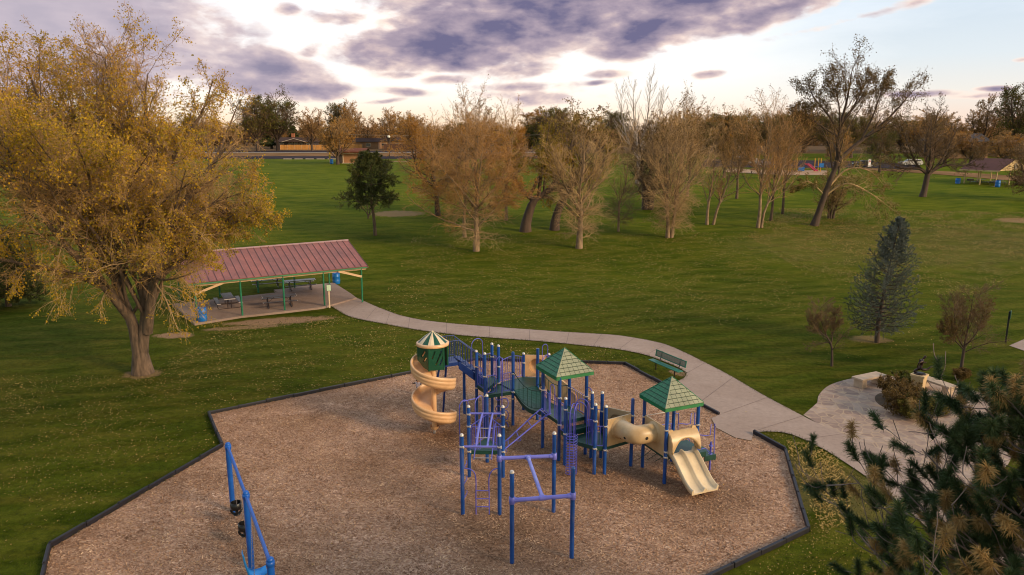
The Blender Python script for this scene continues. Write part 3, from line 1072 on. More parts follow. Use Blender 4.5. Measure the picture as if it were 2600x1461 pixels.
# ---- spiral slide with its pod and striped cone
def spiral_slide():
    pole = V3(-3.18, 28.44, 0)
    r0 = math.radians(118)
    total = math.radians(648)
    zt, zb = 2.98, .36
    n = 96
    rings = []
    for i in range(n + 1):
        t = i / n
        a = r0 + total * t
        z = lerp(zt, zb, t ** 0.97)
        if t > .93:
            z = lerp(z, zb + .05, (t - .93) / .07 * .5)
        R_ = .86 * (1.0 if t > .06 else .8 + .2 * t / .06)
        wall = .40
        prof = [(.06, .30), (.09, .06), (.18, -.02), (.45, -.05), (R_ - .16, -.03), (R_ - .04, .06), (R_, .18), (R_ - .03, wall), (R_ + .02, wall + .035), (R_ + .065, wall - .01),
                (R_ + .05, .30), (R_ + .025, .27), (R_ + .05, .24), (R_ + .048, .15), (R_ + .02, .12), (R_ + .035, .08), (R_ + .0, -.02), (R_ - .12, -.10), (.45, -.12), (.14, -.10), (.03, .0), (.02, .30)]
        rad = V3(math.cos(a), math.sin(a), 0)
        rings.append([pole + rad * r_ + V3(0, 0, z + h_) for (r_, h_) in prof])
    sl = obj("spiral_slide", MB().loft(rings), M['tan'], PS)
    obj("centre_pole", MB().tube([pole + V3(0, 0, .3), pole + V3(0, 0, 2.95)], .105, 14).lathe(pole, [(.06, .15), (.15, .22), (.2, .34)], 12), M['tan'], sl)
    obj("foot", MB().tube([pole, pole + V3(0, 0, .3)], .055, 10), M['steel'], sl)
    # pod
    pc = V3(-3.22, 28.78, 0)
    pod = MB()
    R_ = .60
    z0, z1 = 2.76, 3.70
    corners = []
    for deg in (-100, -40, 20, 80, 140, 200):
        a = math.radians(deg)
        corners.append(pc + V3(R_ * math.cos(a), R_ * math.sin(a), 0))
    def slots(w):
        hs = []
        for (x, y, l_) in ((.10, .50, .30), (.25, .22, .58), (.41, .20, .36)):
            x *= w / .6
            dx_ = .17 * l_ / .4
            hs.append([(x, y), (x + .055, y - .01), (x + .055 + dx_, y + l_ - .02), (x + .03 + dx_, y + l_ + .02), (x + dx_ - .01, y + l_)])
        return hs
    for i in range(6):
        a, b = corners[i], corners[(i + 1) % 6]
        d = (b - a)
        w = d.length
        if i in (1,):      # side to the landing stays open
            continue
        if i == 0:
            pod.plate(a + V3(0, 0, z0), d, V3(0, 0, 1), [(0, .02), (w, 0), (w, .94), (0, .94)], slots(w), .06)
        elif i in (4, 5):
            hs = slots(w) if i == 5 else []
            lo = .34 if i == 4 else .02
            out = [(0, .55 if i == 4 else .34), (w * .5, .42 if i == 4 else .1), (w, lo), (w, .94), (0, .94)]
            pod.plate(a + V3(0, 0, z0), d, V3(0, 0, 1), out, [[(w * .3, .55), (w * .42, .5), (w * .78, .78), (w * .66, .84)], [(w * .5, .36), (w * .62, .33), (w * .86, .52), (w * .76, .58)]] if i == 5 else [], .06)
        else:
            pod.plate(a + V3(0, 0, z0), d, V3(0, 0, 1), [(0, 0), (w, 0), (w, .94), (0, .94)], slots(w), .06)
    for c in (corners[0], corners[1], corners[2], corners[3]):
        pod.tube([c + V3(0, 0, z0), c + V3(0, 0, z1)], .05, 8)
    pod.tube([corners[5] + V3(0, 0, z0 + .34), corners[5] + V3(0, 0, z1)], .05, 8)
    po = obj("slide_pod", pod, M['pod'], PS)
    rim = MB().lathe(pc + V3(0, 0, z1), [(.60, -.02), (.665, .0), (.67, .09), (.60, .13), (.54, .10)], 28)
    obj("rim", rim, M['tan'], po)
    cone = MB()
    ns = 14
    for i in range(ns):
        a, b = 2 * math.pi * i / ns, 2 * math.pi * (i + 1) / ns
        am = (a + b) / 2
        def pt(r_, ang, z):
            return pc + V3(r_ * math.cos(ang), r_ * math.sin(ang), z1 + z)
        vs = [pt(.60, a, .11), pt(.605, am, .11), pt(.60, b, .11), pt(.32, b, .35), pt(.335, am, .352), pt(.32, a, .35), pt(.03, b, .55), pt(.03, am, .555), pt(.03, a, .55)]
        cone.add(vs, [(0, 1, 4, 5), (1, 2, 3, 4), (5, 4, 7, 8), (4, 3, 6, 7)], i % 2, False)
    cone.lathe(pc + V3(0, 0, z1 + .54), [(.05, 0), (.04, .03), (.001, .045)], 10, mi=0)
    obj("striped_cone", cone, [M['cream'], M['pod']], po)


spiral_slide()


# ---- hip roofs with shingle relief
def hip_roof(cen, u, v, half, z, rise):
    rf = MB()
    cen = Vector(cen)
    u, v = Vector(u).normalized(), Vector(v).normalized()
    apex = cen + V3(0, 0, z + rise)
    cs = [cen + u * (sx * half) + v * (sy * half) + V3(0, 0, z) for sx, sy in ((1, -1), (1, 1), (-1, 1), (-1, -1))]
    # faces 0: +u side ... index 0 is (+u, from -v to +v)
    under = V3(0, 0, -.13)
    for i in range(4):
        a, b = cs[i], cs[(i + 1) % 4]
        rows = 7
        n_ = (b - a).cross(apex - a).normalized()
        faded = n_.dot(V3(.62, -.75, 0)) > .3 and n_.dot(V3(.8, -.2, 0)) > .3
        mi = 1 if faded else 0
        gapm = 3
        # dark base face just under the tiles
        rf.add([a, b, apex], [(0, 1, 2)], gapm)
        for r_ in range(rows):
            t0, t1 = r_ / rows, (r_ + 1) / rows
            p0, q0 = a.lerp(apex, t0), b.lerp(apex, t0)
            p1, q1 = a.lerp(apex, t1 - .018), b.lerp(apex, t1 - .018)
            wl = (q0 - p0).length
            k = max(1, round(wl / .205))
            step = wl / k
            off = .5 if r_ % 2 else 0.0
            bounds = [0.0] + [x for x in [(j + off) * step for j in range(0, k + 1)] if .03 < x < wl - .03] + [wl]
            for x0, x1 in zip(bounds[:-1], bounds[1:]):
                f0, f1 = (x0 + .007) / wl, (x1 - .007) / wl
                if x0 == 0:
                    f0 = 0
                if x1 == wl:
                    f1 = 1
                A0, B0 = p0.lerp(q0, f0), p0.lerp(q0, f1)
                # keep the vertical joints vertical: clamp against the hips
                def up(pt_, f):
                    w1 = (q1 - p1).length
                    xx = f * wl - (wl - w1) / 2
                    return p1.lerp(q1, min(1, max(0, xx / max(w1, 1e-4))))
                A1, B1 = up(A0, f0), up(B0, f1)
                h0, h1 = n_ * .022, n_ * .010
                vs = [A0 + h0, B0 + h0, B1 + h1, A1 + h1, A0, B0]
                rf.add(vs, [(0, 1, 2, 3), (4, 5, 1, 0)], mi)
        # fascia
        o1 = n_.copy()
        o1.z = 0
        o1.normalize()
        th = o1 * .012
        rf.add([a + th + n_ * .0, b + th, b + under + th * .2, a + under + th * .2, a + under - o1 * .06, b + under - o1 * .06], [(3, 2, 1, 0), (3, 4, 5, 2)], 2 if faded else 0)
        # hip cap
        rf.tube([a + n_ * .01, apex + V3(0, 0, .015)], .018, 6, mi=1 if faded else 0)
    rf.add([cs[0] + under, cs[1] + under, cs[2] + under, cs[3] + under], [(0, 1, 2, 3)], 0)
    return obj("roof", rf, [M['roof_g'], M['roof_f'], M['fascia_f'], M['groove']], PS)


u1 = (P['P11'] - P['P10']).normalized()
v1 = V3(-u1.y, u1.x, 0)
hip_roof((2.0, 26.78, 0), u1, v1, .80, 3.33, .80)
u2 = (P['T9'] - P['T8']).normalized()
v2 = V3(-u2.y, u2.x, 0)
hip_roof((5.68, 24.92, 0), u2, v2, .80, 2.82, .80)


# ---- arched clatter bridge
def bridge():
    a0, a1 = P['P7'], P['P9']
    b0, b1 = P['P10'], P['P12']
    n = 26
    mb = MB()
    rows = []
    def zz(t):
        return 1.55 - .34 * math.sin(math.pi * t) ** 1.0
    for i in range(n):
        t0, t1 = (i + .06) / n, (i + .94) / n
        A, B = a0.lerp(b0, t0), a1.lerp(b1, t0)
        C_, D = a0.lerp(b0, t1), a1.lerp(b1, t1)
        z0, z1 = zz(t0), zz(t1)
        w0 = .07
        vs = [A.lerp(B, w0) + V3(0, 0, z0), A.lerp(B, 1 - w0) + V3(0, 0, z0), C_.lerp(D, 1 - w0) + V3(0, 0, z1), C_.lerp(D, w0) + V3(0, 0, z1)]
        vs += [v - V3(0, 0, .05) for v in vs]
        mb.add(vs, [(0, 1, 2, 3), (7, 6, 5, 4), (0, 4, 5, 1), (2, 6, 7, 3), (1, 5, 6, 2), (3, 7, 4, 0)])
    br = obj("bridge", mb, M['deck'], PS)
    for (p, q) in ((a0, b0), (a1, b1)):
        c = (a0 + a1 + b0 + b1) / 4
        ins = ((c - (p + q) / 2)).normalized() * .06
        pts = [p.lerp(q, i / 14) + ins + V3(0, 0, zz(i / 14) - .07) for i in range(15)]
        sm = MB()
        rings = []
        for k_, x in enumerate(pts):
            rings.append([x + ins * .5 + V3(0, 0, .08), x - ins * .5 + V3(0, 0, .08), x - ins * .5 - V3(0, 0, .09), x + ins * .5 - V3(0, 0, .09)])
        obj("side_beam", sm.loft(rings, smooth=False), M['deck'], br)
        r_ = MB()
        top = [p.lerp(q, i / 14) + V3(0, 0, zz(i / 14) + .85 + .0) for i in range(15)]
        bot = [p.lerp(q, i / 14) + V3(0, 0, zz(i / 14) + .12) for i in range(15)]
        r_.tube(top, .018, 6)
        r_.tube(bot, .014, 6)
        for i in range(1, 14, 2):
            r_.tube([top[i], bot[i]], .011, 5)
        obj("handrail", r_, M['groove'], br)


bridge()


# ---- inclined ladder from the low deck to the roofed deck, arch ladder, overhead bars
def ladders():
    a0, a1 = P['Q4'] + V3(.05, .75, 0), P['Q4'] + V3(.05, .12, 0)
    b0, b1 = P['P10'].lerp(P['P11'], .02), P['P10'].lerp(P['P11'], .5)
    L1 = smooth_path([a0 + V3(0, 0, 1.05), a0.lerp(b0, .08) + V3(0, 0, 1.08), a0.lerp(b0, .8) + V3(0, 0, 1.60), b0 + V3(0, 0, 1.66)], 6)
    L2 = smooth_path([a1 + V3(0, 0, 1.05), a1.lerp(b1, .08) + V3(0, 0, 1.08), a1.lerp(b1, .8) + V3(0, 0, 1.60), b1 + V3(0, 0, 1.66)], 6)
    mb = MB().tube(L1, .026, 8).tube(L2, .026, 8)
    n = len(L1)
    for i in range(2, n - 2, 2):
        mb.tube([L1[i], L2[i]], .018, 6)
    for i in (3, 8, 13):
        c = (L2[i]) + V3(0, 0, -.06)
        mb.tube([c + V3(.09 * math.cos(a), 0, .07 * math.sin(a)) for a in np.linspace(0, 2 * math.pi, 12)[:-1]], .012, 5, closed=True)
    obj("climbing_ladder", mb, M['rail'], PS)
    # overhead ladder: cross bars and the two runged rails
    zt = 2.35
    for a, b in (('Q1', 'Q2'), ('Q3', 'Q4')):
        z_ = zt if a == 'Q1' else 2.42
        obj("cross_bar", MB().tube([P[a] + V3(0, 0, z_), P[b] + V3(0, 0, z_)], .036, 10), M['beam'], PS)
    for k, f in enumerate((.38, .68)):
        A = P['Q1'].lerp(P['Q2'], f) + V3(0, 0, zt)
        B = P['Q3'].lerp(P['Q4'], f + .02) + V3(0, 0, 2.42)
        m_ = A.lerp(B, .5) + V3(0, 0, .10)
        obj("overhead_rail", MB().tube(smooth_path([A, m_, B], 6), .036, 10), M['beam'], PS)
    # hanging trapeze side frame
    for (x0, col) in ((.30, 0), (.78, 1)):
        A = P['Q1'].lerp(P['Q2'], x0) + V3(0, .35, 1.75)
        B = P['Q3'].lerp(P['Q4'], x0) + V3(0, -.35, 2.2)
        obj("slant_rail", MB().tube([A, B], .02, 6), M['rail'], PS)
    mb = MB()
    for i in range(4):
        t = i / 3
        A = P['Q1'].lerp(P['Q2'], .30) + V3(0, .4 + t * 1.6, 1.78 + t * .36)
        B = P['Q1'].lerp(P['Q2'], .78) + V3(0, .4 + t * 1.6, 1.78 + t * .36)
        mb.tube([A, B], .016, 6)
    obj("rungs", mb, M['steel'], PS)
    guard(P['Q3'], P['Q3'].lerp(P['Q4'], .42), 1.08, 1.92, 3)
    guard(P['Q3'].lerp(P['Q4'], .62), P['Q4'], 1.08, 1.92, 3)
    guard(P['Q3'], P['P4'], 1.08, 1.9, 5)
    guard(P['Q4'], P['P4'], 1.08, 1.9, 4)
    arch_rail(P['Q3'].lerp(P['P4'], .35), P['Q3'].lerp(P['P4'], .78), 1.1, 2.6, 2.8)
    arch_rail(P['Q3'] + V3(-.34, .25, 0), P['Q3'] + V3(-.05, .6, 0), .0, 2.55, 2.75)
    obj("top_link", MB().tube([P['Q3'] + V3(-.2, .4, 2.72), P['Q3'].lerp(P['P4'], .56) + V3(0, 0, 2.75)], .018, 6), M['rail'], PS)
    # rungs between Q1 and Q3 on the left
    for z in (.55, 1.05, 1.6):
        mb = MB()
        for i in range(9):
            pass
        mb.tube(smooth_path([P['Q1'] + V3(.05, .05, z), P['Q1'] + V3(.12, .35, z + .02), P['Q1'] + V3(.10, .62, z - .02)], 4), .014, 6)
        obj("hand_loop", mb, M['rail'], PS)
    # ground ladder in front
    A, B = P['Q1'].lerp(P['Q2'], .36), P['Q1'].lerp(P['Q2'], .72)
    mb = MB()
    mb.tube(smooth_path([P['Q1'] + V3(.05, 0, 1.62), A + V3(-.12, 0, 1.55), A + V3(0, 0, 1.3), A + V3(0, 0, .6), A], 5), .018, 7)
    mb.tube(smooth_path([P['Q2'] + V3(-.05, 0, 1.62), B + V3(.12, 0, 1.55), B + V3(0, 0, 1.3), B + V3(0, 0, .6), B], 5), .018, 7)
    for z in (.28, .56, .84):
        mb.tube([A + V3(0, 0, z), B + V3(0, 0, z)], .016, 6)
    obj("ground_ladder", mb, M['rail'], PS)


ladders()


# ---- T beams at the front
def tbeams():
    z = 1.96
    for a, b in (('Q2', 'R3'), ('R1', 'R2')):
        A, B = P[a] + V3(0, 0, z), P[b] + V3(0, 0, z)
        d = (B - A).normalized()
        mb = MB().tube([A, B], .060, 14)
        for p, s in ((A, 1), (B, -1)):
            mb.tube([p + d * (s * .05), p + d * (s * .15)], .072, 14)
            mb.lathe(V3(p.x, p.y, z - .11), [(PR, 0), (PR + .022, .01), (PR + .022, .21), (PR, .22)], 14)
        m_ = A.lerp(B, .5 if a == 'R1' else .52)
        mb.tube([m_ - d * .1, m_ + d * .1], .074, 14)
        obj("horizontal_beam", mb, M['beam'], PS)
        if a == 'Q2':
            m0 = m_
    mb = MB().tube([m0, m_], .058, 14)
    dd = (m_ - m0).normalized()
    mb.tube([m0 + dd * .05, m0 + dd * .16], .074, 14).tube([m_ - dd * .16, m_ - dd * .05], .074, 14)
    obj("linking_beam", mb, mat("worn_lavender_paint", (0.165, 0.165, 0.60), .42, .05, 3.2, col2=(.27, .30, .66)), PS)


tbeams()


# ---- coil climber and wave climber
def coil():
    c = V3(2.13, 24.62, 0)
    pts = []
    turns, zt = 15, 1.55
    for i in range(turns * 14 + 1):
        a = 2 * math.pi * i / 14
        pts.append(c + V3(.20 * math.cos(a), .20 * math.sin(a), .04 + zt * i / (turns * 14)))
    mb = MB().tube(pts, .0115, 6)
    obj("coil_climber", mb, M['rail'], PS)
    mb = MB()
    for dx_ in (-.07, .07):
        mb.tube(smooth_path([c + V3(dx_, 0, .0), c + V3(dx_, 0, 1.6), c + V3(dx_, .02, 2.3), c + V3(dx_ + .1, .2, 2.62), c + V3(dx_ + .22, .55, 2.5), c + V3(dx_ + .25, .7, 2.2)], 5), .018, 6)
    obj("coil_frame", mb, M['rail'], PS)
    # wavy pole climber under the triangular deck
    b = P['P3'].lerp(P['P7'], .5) + V3(.12, -.25, 0)
    obj("climber_pole", MB().tube([b, b + V3(0, 0, 2.9)], .02, 7).tube(smooth_path([b + V3(0, 0, 2.9), b + V3(.02, .1, 3.05), b + V3(.02, .28, 3.0), b + V3(.02, .3, 2.6)], 4), .02, 7), M['rail'], PS)
    pts = []
    for i in range(60):
        t = i / 59
        a = t * 2 * math.pi * 2.5
        pts.append(b + V3(.26 * math.cos(a), .12 * math.sin(a * 1), .15 + 1.3 * t + .10 * math.sin(2 * a)))
    obj("wave_climber", MB().tube(pts, .019, 6), M['rail'], PS)


coil()


# ---- elbow crawl tunnel between its two square panels
def circ(cx, cy, r, n=28):
    return [(cx + r * math.cos(2 * math.pi * i / n), cy + r * math.sin(2 * math.pi * i / n)) for i in range(n)]


def tunnel():
    rr = .335
    zc = 1.66
    for a, b, z0, h in (('T3', 'T7', 1.06, 1.02), ('T8', 'T9', 1.0, 1.08)):
        A, B = P[a], P[b]
        d = (B - A)
        w = d.length - .16
        d.normalize()
        O = A + d * .08 + V3(0, 0, z0)
        mb = MB().plate(O, d, V3(0, 0, 1), [(0, 0), (w, 0), (w, h), (0, h)], [circ(w / 2, zc - z0, rr - .03)], .05)
        obj("tunnel_panel", mb, M['tan2'], PS)
        for p_ in (A + d * .07, B - d * .07):
            pass
    n1 = V3(.54, -.84, 0).normalized()
    n2 = V3(-.92, -.40, 0).normalized()
    s = (P['T3'] + P['T7']) / 2 + V3(0, 0, zc)
    e = (P['T8'] + P['T9']) / 2 + V3(0, 0, zc)
    pts = []
    for i in range(25):
        t = i / 24
        k = .95
        b0, b1, b2, b3 = s, s + n1 * k, e + n2 * k, e
        pts.append(b0 * (1 - t) ** 3 + b1 * (3 * t * (1 - t) ** 2) + b2 * (3 * t * t * (1 - t)) + b3 * t ** 3)
    mb = MB().tube(pts, rr, 26, cap=False)
    for i, sgn in ((0, 1), (24, -1)):
        d = (pts[1] - pts[0]).normalized() if i == 0 else (pts[-1] - pts[-2]).normalized()
        mb.tube([pts[i] + d * sgn * .025, pts[i] + d * sgn * .05, pts[i] + d * sgn * .10], [rr + .07, rr + .055, rr], 26, cap=False)
    tn = obj("crawl_tunnel", mb, M['tan2'], PS)
    # round peep holes
    for (i, ang, r_) in ((8, -.25, .052), (18, -.05, .06), (12, -.95, .045), (4, -.7, .035)):
        c = pts[i]
        t = (pts[i + 1] - pts[i - 1]).normalized()
        side = t.cross(V3(0, 0, 1)).normalized()
        if side.y > 0:
            side = -side
        nn = side * math.cos(ang) + V3(0, 0, 1) * math.sin(ang)
        q = c + nn * (rr + .003)
        uu = t
        ww = nn.cross(uu)
        mb = MB().add([q + uu * (r_ * math.cos(a)) + ww * (r_ * math.sin(a)) for a in np.linspace(0, 2 * math.pi, 15)[:-1]], [tuple(range(14))])
        obj("peep_hole", mb, M['dark'], tn)
    # bubble panel behind the tunnel deck
    A, B = P['T5'], P['T7']
    d = (B - A)
    w = d.length - .14
    d.normalize()
    O = A + d * .07 + V3(0, 0, 1.1)
    obj("bubble_panel", MB().plate(O, d, V3(0, 0, 1), [(0, 0), (w, 0), (w, 1.0), (0, 1.0)], [circ(w * .5, .5, .3)], .05), M['tan2'], PS)
    c = O + d * (w * .5) + V3(0, 0, .5)
    nn = V3(-d.y, d.x, 0)
    rings = []
    for i in range(7):
        a = math.pi / 2 * i / 6
        rings.append([c + nn * (.02 + .26 * math.sin(a)) + d * (.31 * math.cos(a) * math.cos(b_)) + V3(0, 0, .31 * math.cos(a) * math.sin(b_)) for b_ in np.linspace(0, 2 * math.pi, 21)[:-1]])
    obj("bubble", MB().loft(rings, caps=False), M['cream'], PS)
    # entry panel with big round hole on the far deck
    A, B = P['P8'], P['PX']
    d = (B - A)
    w = d.length - .14
    d.normalize()
    O = A + d * .07 + V3(0, 0, 1.6)
    mb = MB().plate(O, d, V3(0, 0, 1), [(0, 0), (w, 0), (w, .96), (0, .96)], [circ(w * .55, .46, .36)], .05)
    obj("round_hole_panel", mb, M['tan'], PS)
    c = O + d * (w * .55) + V3(0, 0, .46)
    nn = V3(-d.y, d.x, 0)
    if nn.y < 0:
        nn = -nn
    rings = []
    for i in range(7):
        a = math.pi / 2 * i / 6
        rings.append([c + nn * (.02 + .34 * math.sin(a)) + d * (.37 * math.cos(a) * math.cos(b_)) + V3(0, 0, .37 * math.cos(a) * math.sin(b_)) for b_ in np.linspace(0, 2 * math.pi, 25)[:-1]])
    obj("bubble", MB().loft(rings, caps=False), M['tan'], PS)
    arch_rail(V3(1.32, 30.85, 0), V3(1.56, 30.95, 0), 1.6, 2.95, 3.1)


tunnel()


# ---- double slide with its hood, and the transfer steps
def trough(path_pts, side, prof, name, m, parent=PS):
    """loft a closed cross-section (offset, height) along a path"""
    rings = []
    n = len(path_pts)
    for i in range(n):
        t = (path_pts[min(i + 1, n - 1)] - path_pts[max(i - 1, 0)]).normalized()
        up = side.cross(t).normalized()
        if up.z < 0:
            up = -up
        rings.append([path_pts[i] + side * a + up * b for a, b in prof])
    return obj(name, MB().loft(rings), m, parent)


def double_slide():
    d = u2.copy()
    side = v2.copy()
    s = (P['T9'] + P['T10']) / 2
    L = 1.42
    pts = smooth_path([s + d * -.02 + V3(0, 0, 1.06), s + d * .18 + V3(0, 0, 1.03), s + d * .45 + V3(0, 0, .83), s + d * .95 + V3(0, 0, .42), s + d * 1.25 + V3(0, 0, .27), s + d * L + V3(0, 0, .235)], 5)
    w = .53
    prof = [(-w, .15), (-w + .035, .16), (-w + .07, .02), (-.30, -.005), (-.08, .02), (-.04, .11), (.0, .13), (.04, .11), (.08, .02), (.30, -.005), (w - .07, .02), (w - .035, .16), (w, .15), (w + .015, .10), (w, -.05), (-w, -.05), (-w - .015, .10)]
    sl = trough(pts, side, prof, "double_slide", M['cream'])
    e = s + d * L
    obj("support_foot", MB().tube([e - d * .22 + V3(0, 0, 0), e - d * .22 + V3(0, 0, .2)], .03, 8), M['bframe'], sl)
    # hood: bulging sheet over the slide mouth with an arched lower edge
    rings = []
    nu = 16
    for i in range(nu + 1):
        x = lerp(-.58, .58, i / nu)
        vmax = .52 + .48 * abs(x / .58) ** 2.2
        f, bk = [], []
        for j in range(9):
            v = vmax * j / 8
            out = -.02 + .36 * math.sin(v * math.pi * .5)
            z = 1.93 - .16 * v - .56 * v * v
            f.append(s + d * out + side * x + V3(0, 0, z))
            bk.append(s + d * (out - .045) + side * x + V3(0, 0, z - .03))
        rings.append(f + bk[::-1])
    hd = obj("slide_hood", MB().loft(rings), M['tan2'], PS)
    mb = MB()
    for sgn in (-1, 1):
        mb.plate(s + side * (sgn * .585), d, V3(0, 0, 1), [(-.04, 1.30), (.0, 1.15), (.08, 1.14), (.30, 1.22), (.34, 1.30), (.25, 1.66), (.10, 1.86), (-.04, 1.95)], th=.03)
    mb.plate(s + V3(0, 0, 0), side, V3(0, 0, 1), [(-.57, 1.72), (.57, 1.72), (.57, 1.98), (.42, 2.02), (.38, 1.92), (-.38, 1.90), (-.42, 1.98), (-.57, 1.98)], th=.05)
    obj("cheek_panels", mb, M['tan2'], hd)
    # transfer platform and its steps on the right side of the roofed deck
    ctr = (P['T10'] + P['T11']) / 2
    o_ = v2
    rz = math.atan2(o_.y, o_.x)
    mb = MB()
    for i, (dd, z, dep) in enumerate(((.27, .86, .5), (.72, .66, .5))):
        c = ctr + o_ * dd + u2 * .05
        mb.box(c + V3(0, 0, z - .02), (dep, 1.12, .04), rz)
        mb.box(c + V3(0, 0, z - .12) + o_ * (dep / 2 - .02), (.03, 1.12, .2), rz)
        for s_ in (-1, 1):
            mb.box(c + u2 * (s_ * .55) + V3(0, 0, z - .10), (dep, .03, .18), rz)
    obj("transfer_steps", mb, M['deck'], PS)
    tp = V3(7.22, 25.0, 0)
    mb = MB().tube([tp, tp + V3(0, 0, 1.12)], .035, 9)
    obj("transfer_post", mb, M['rail'], PS)
    for z in (.62, .95):
        obj("clamp", MB().lathe(tp + V3(0, 0, z), [(.04, 0), (.075, .0), (.075, .05), (.04, .05)], 12), M['beam'], PS)
    # stepped purple hand rails
    for s_, nm in ((-1, 0), (1, 1)):
        c = ctr + u2 * (s_ * .58)
        mb = MB()
        pts = [c + V3(0, 0, 1.95), c + o_ * .12 + V3(0, 0, 1.95), c + o_ * .14 + V3(0, 0, 1.55), c + o_ * .5 + V3(0, 0, 1.45), c + o_ * .68 + V3(0, 0, 1.45), c + o_ * .70 + V3(0, 0, 1.85), c + o_ * .86 + V3(0, 0, 1.85), c + o_ * .9 + V3(0, 0, .7)]
        mb.tube(pts, .018, 7)
        mb.tube([c + o_ * .12 + V3(0, 0, 1.55), c + o_ * .14 + V3(0, 0, .95), c + o_ * .5 + V3(0, 0, .98), c + o_ * .7 + V3(0, 0, .75)], .015, 6)
        obj("hand_rail", mb, M['rail'], PS)
    obj("back_bar", MB().tube([P['T8'] + V3(0, 0, 2.02), P['T11'] + V3(0, 0, 2.02)], .016, 6), M['steel'], PS)
    guard(P['T8'], P['T11'], 1.1, 1.55, 5)
    # net climber underneath
    mb = MB()
    for i in range(5):
        A = V3(4.65 + i * .28, 25.0 - i * .1, .95)
        mb.tube(smooth_path([A, A + V3(.15, .1, .6), A + V3(-.1, .2, .25)], 4), .01, 5)
        mb.tube(smooth_path([A + V3(-.05, 0, -.5), A + V3(.2, .05, -.36), A + V3(.4, .0, -.15)], 4), .01, 5)
    obj("rope_net", mb, M['deck'], PS)


double_slide()


# ---- tan wave slide leaving the far deck towards the right
def rear_slide():
    s = (P['P9'] + P['PX']) / 2
    d = V3(.92, -.42, 0).normalized()
    side = V3(-d.y, d.x, 0)
    pts = smooth_path([s + V3(0, 0, 1.57), s + d * .3 + V3(0, 0, 1.5), s + d * .9 + V3(0, 0, 1.0), s + d * 1.35 + V3(0, 0, .86), s + d * 2.0 + V3(0, 0, .45), s + d * 2.4 + V3(0, 0, .30), s + d * 2.7 + V3(0, 0, .28)], 5)
    w = .33
    h = .42
    prof = [(-w, h), (-w + .04, h + .02), (-w + .07, .06), (-.18, 0), (.18, 0), (w - .07, .06), (w - .04, h + .02), (w, h), (w + .02, h - .05), (w + .01, -.05), (-w - .01, -.05), (-w - .02, h - .05)]
    sl = trough(pts, side, prof, "wave_slide", M['tan2'])
    mb = MB()
    out = [(-.05, 0), (.9, -.55), (1.9, -.95), (2.2, -.9), (2.32, -.72), (2.25, -.45), (1.95, -.22), (1.2, .12), (.55, .5), (-.05, .82)]
    mb.plate(s + d * .35 - side * (w + .05) + V3(0, 0, 1.42), d, V3(0, 0, 1), out, [], .05)
    obj("slide_side_panel", mb, M['tan2'], sl)
    c = s + d * 1.45 - side * (w + .085) + V3(0, 0, 1.1)
    mb = MB()
    ov = [(.26 * math.cos(a), .36 * math.sin(a)) for a in np.linspace(0, 2 * math.pi, 25)[:-1]]
    mb.plate(c, d, V3(0, 0, 1), ov, [[(x * .8, y * .85) for x, y in ov]], .03)
    obj("oval_recess", mb, M['tan'], sl)
    arch_rail(s + d * .1 - side * .42, s + d * .1 + side * .42, 1.6, 2.3, 2.75)


rear_slide()


# ------------------------------------------------------------------ swing set
SA, SB, SC_ = V3(-9.07, 21.98, 0), V3(-7.34, 18.72, 0), V3(-5.62, 15.46, 0)
SW = thing("swing_frame", "bright blue two-bay swing frame at the lower left", "swing frame", SB)
SH = 2.36
sd = (SB - SA).normalized()
for p in (SA, SB, SC_):
    po = obj("post", MB().tube([p - V3(0, 0, .05), p + V3(0, 0, SH)], .085, 16).lathe(p + V3(0, 0, SH), [(.085, 0), (.078, .03), (.05, .055), (.001, .065)], 16), M['swing'], SW)
    obj("collar", MB().lathe(p + V3(0, 0, SH - .16), [(.085, 0), (.1, .005), (.1, .12), (.085, .125)], 16), M['swing'], po)
for a, b in ((SA, SB), (SB, SC_)):
    obj("top_bar", MB().tube([a + sd * .06 + V3(0, 0, SH - .10), b - sd * .06 + V3(0, 0, SH - .10)], .048, 12), M['swing'], SW)


def chain_mesh(a, b):
    mb = MB()
    n = max(4, int((b - a).length / .055))
    for i in range(n):
        p, q = a.lerp(b, i / n), a.lerp(b, (i + 1) / n)
        d = (q - p).normalized()
        s = d.cross(sd if i % 2 else V3(-sd.y, sd.x, 0)).normalized() * .011
        mb.tube([p - d * .006, p + s, q - s * -1, q + d * .006, q - s, p - s], .0045, 4, closed=True)
    return mb


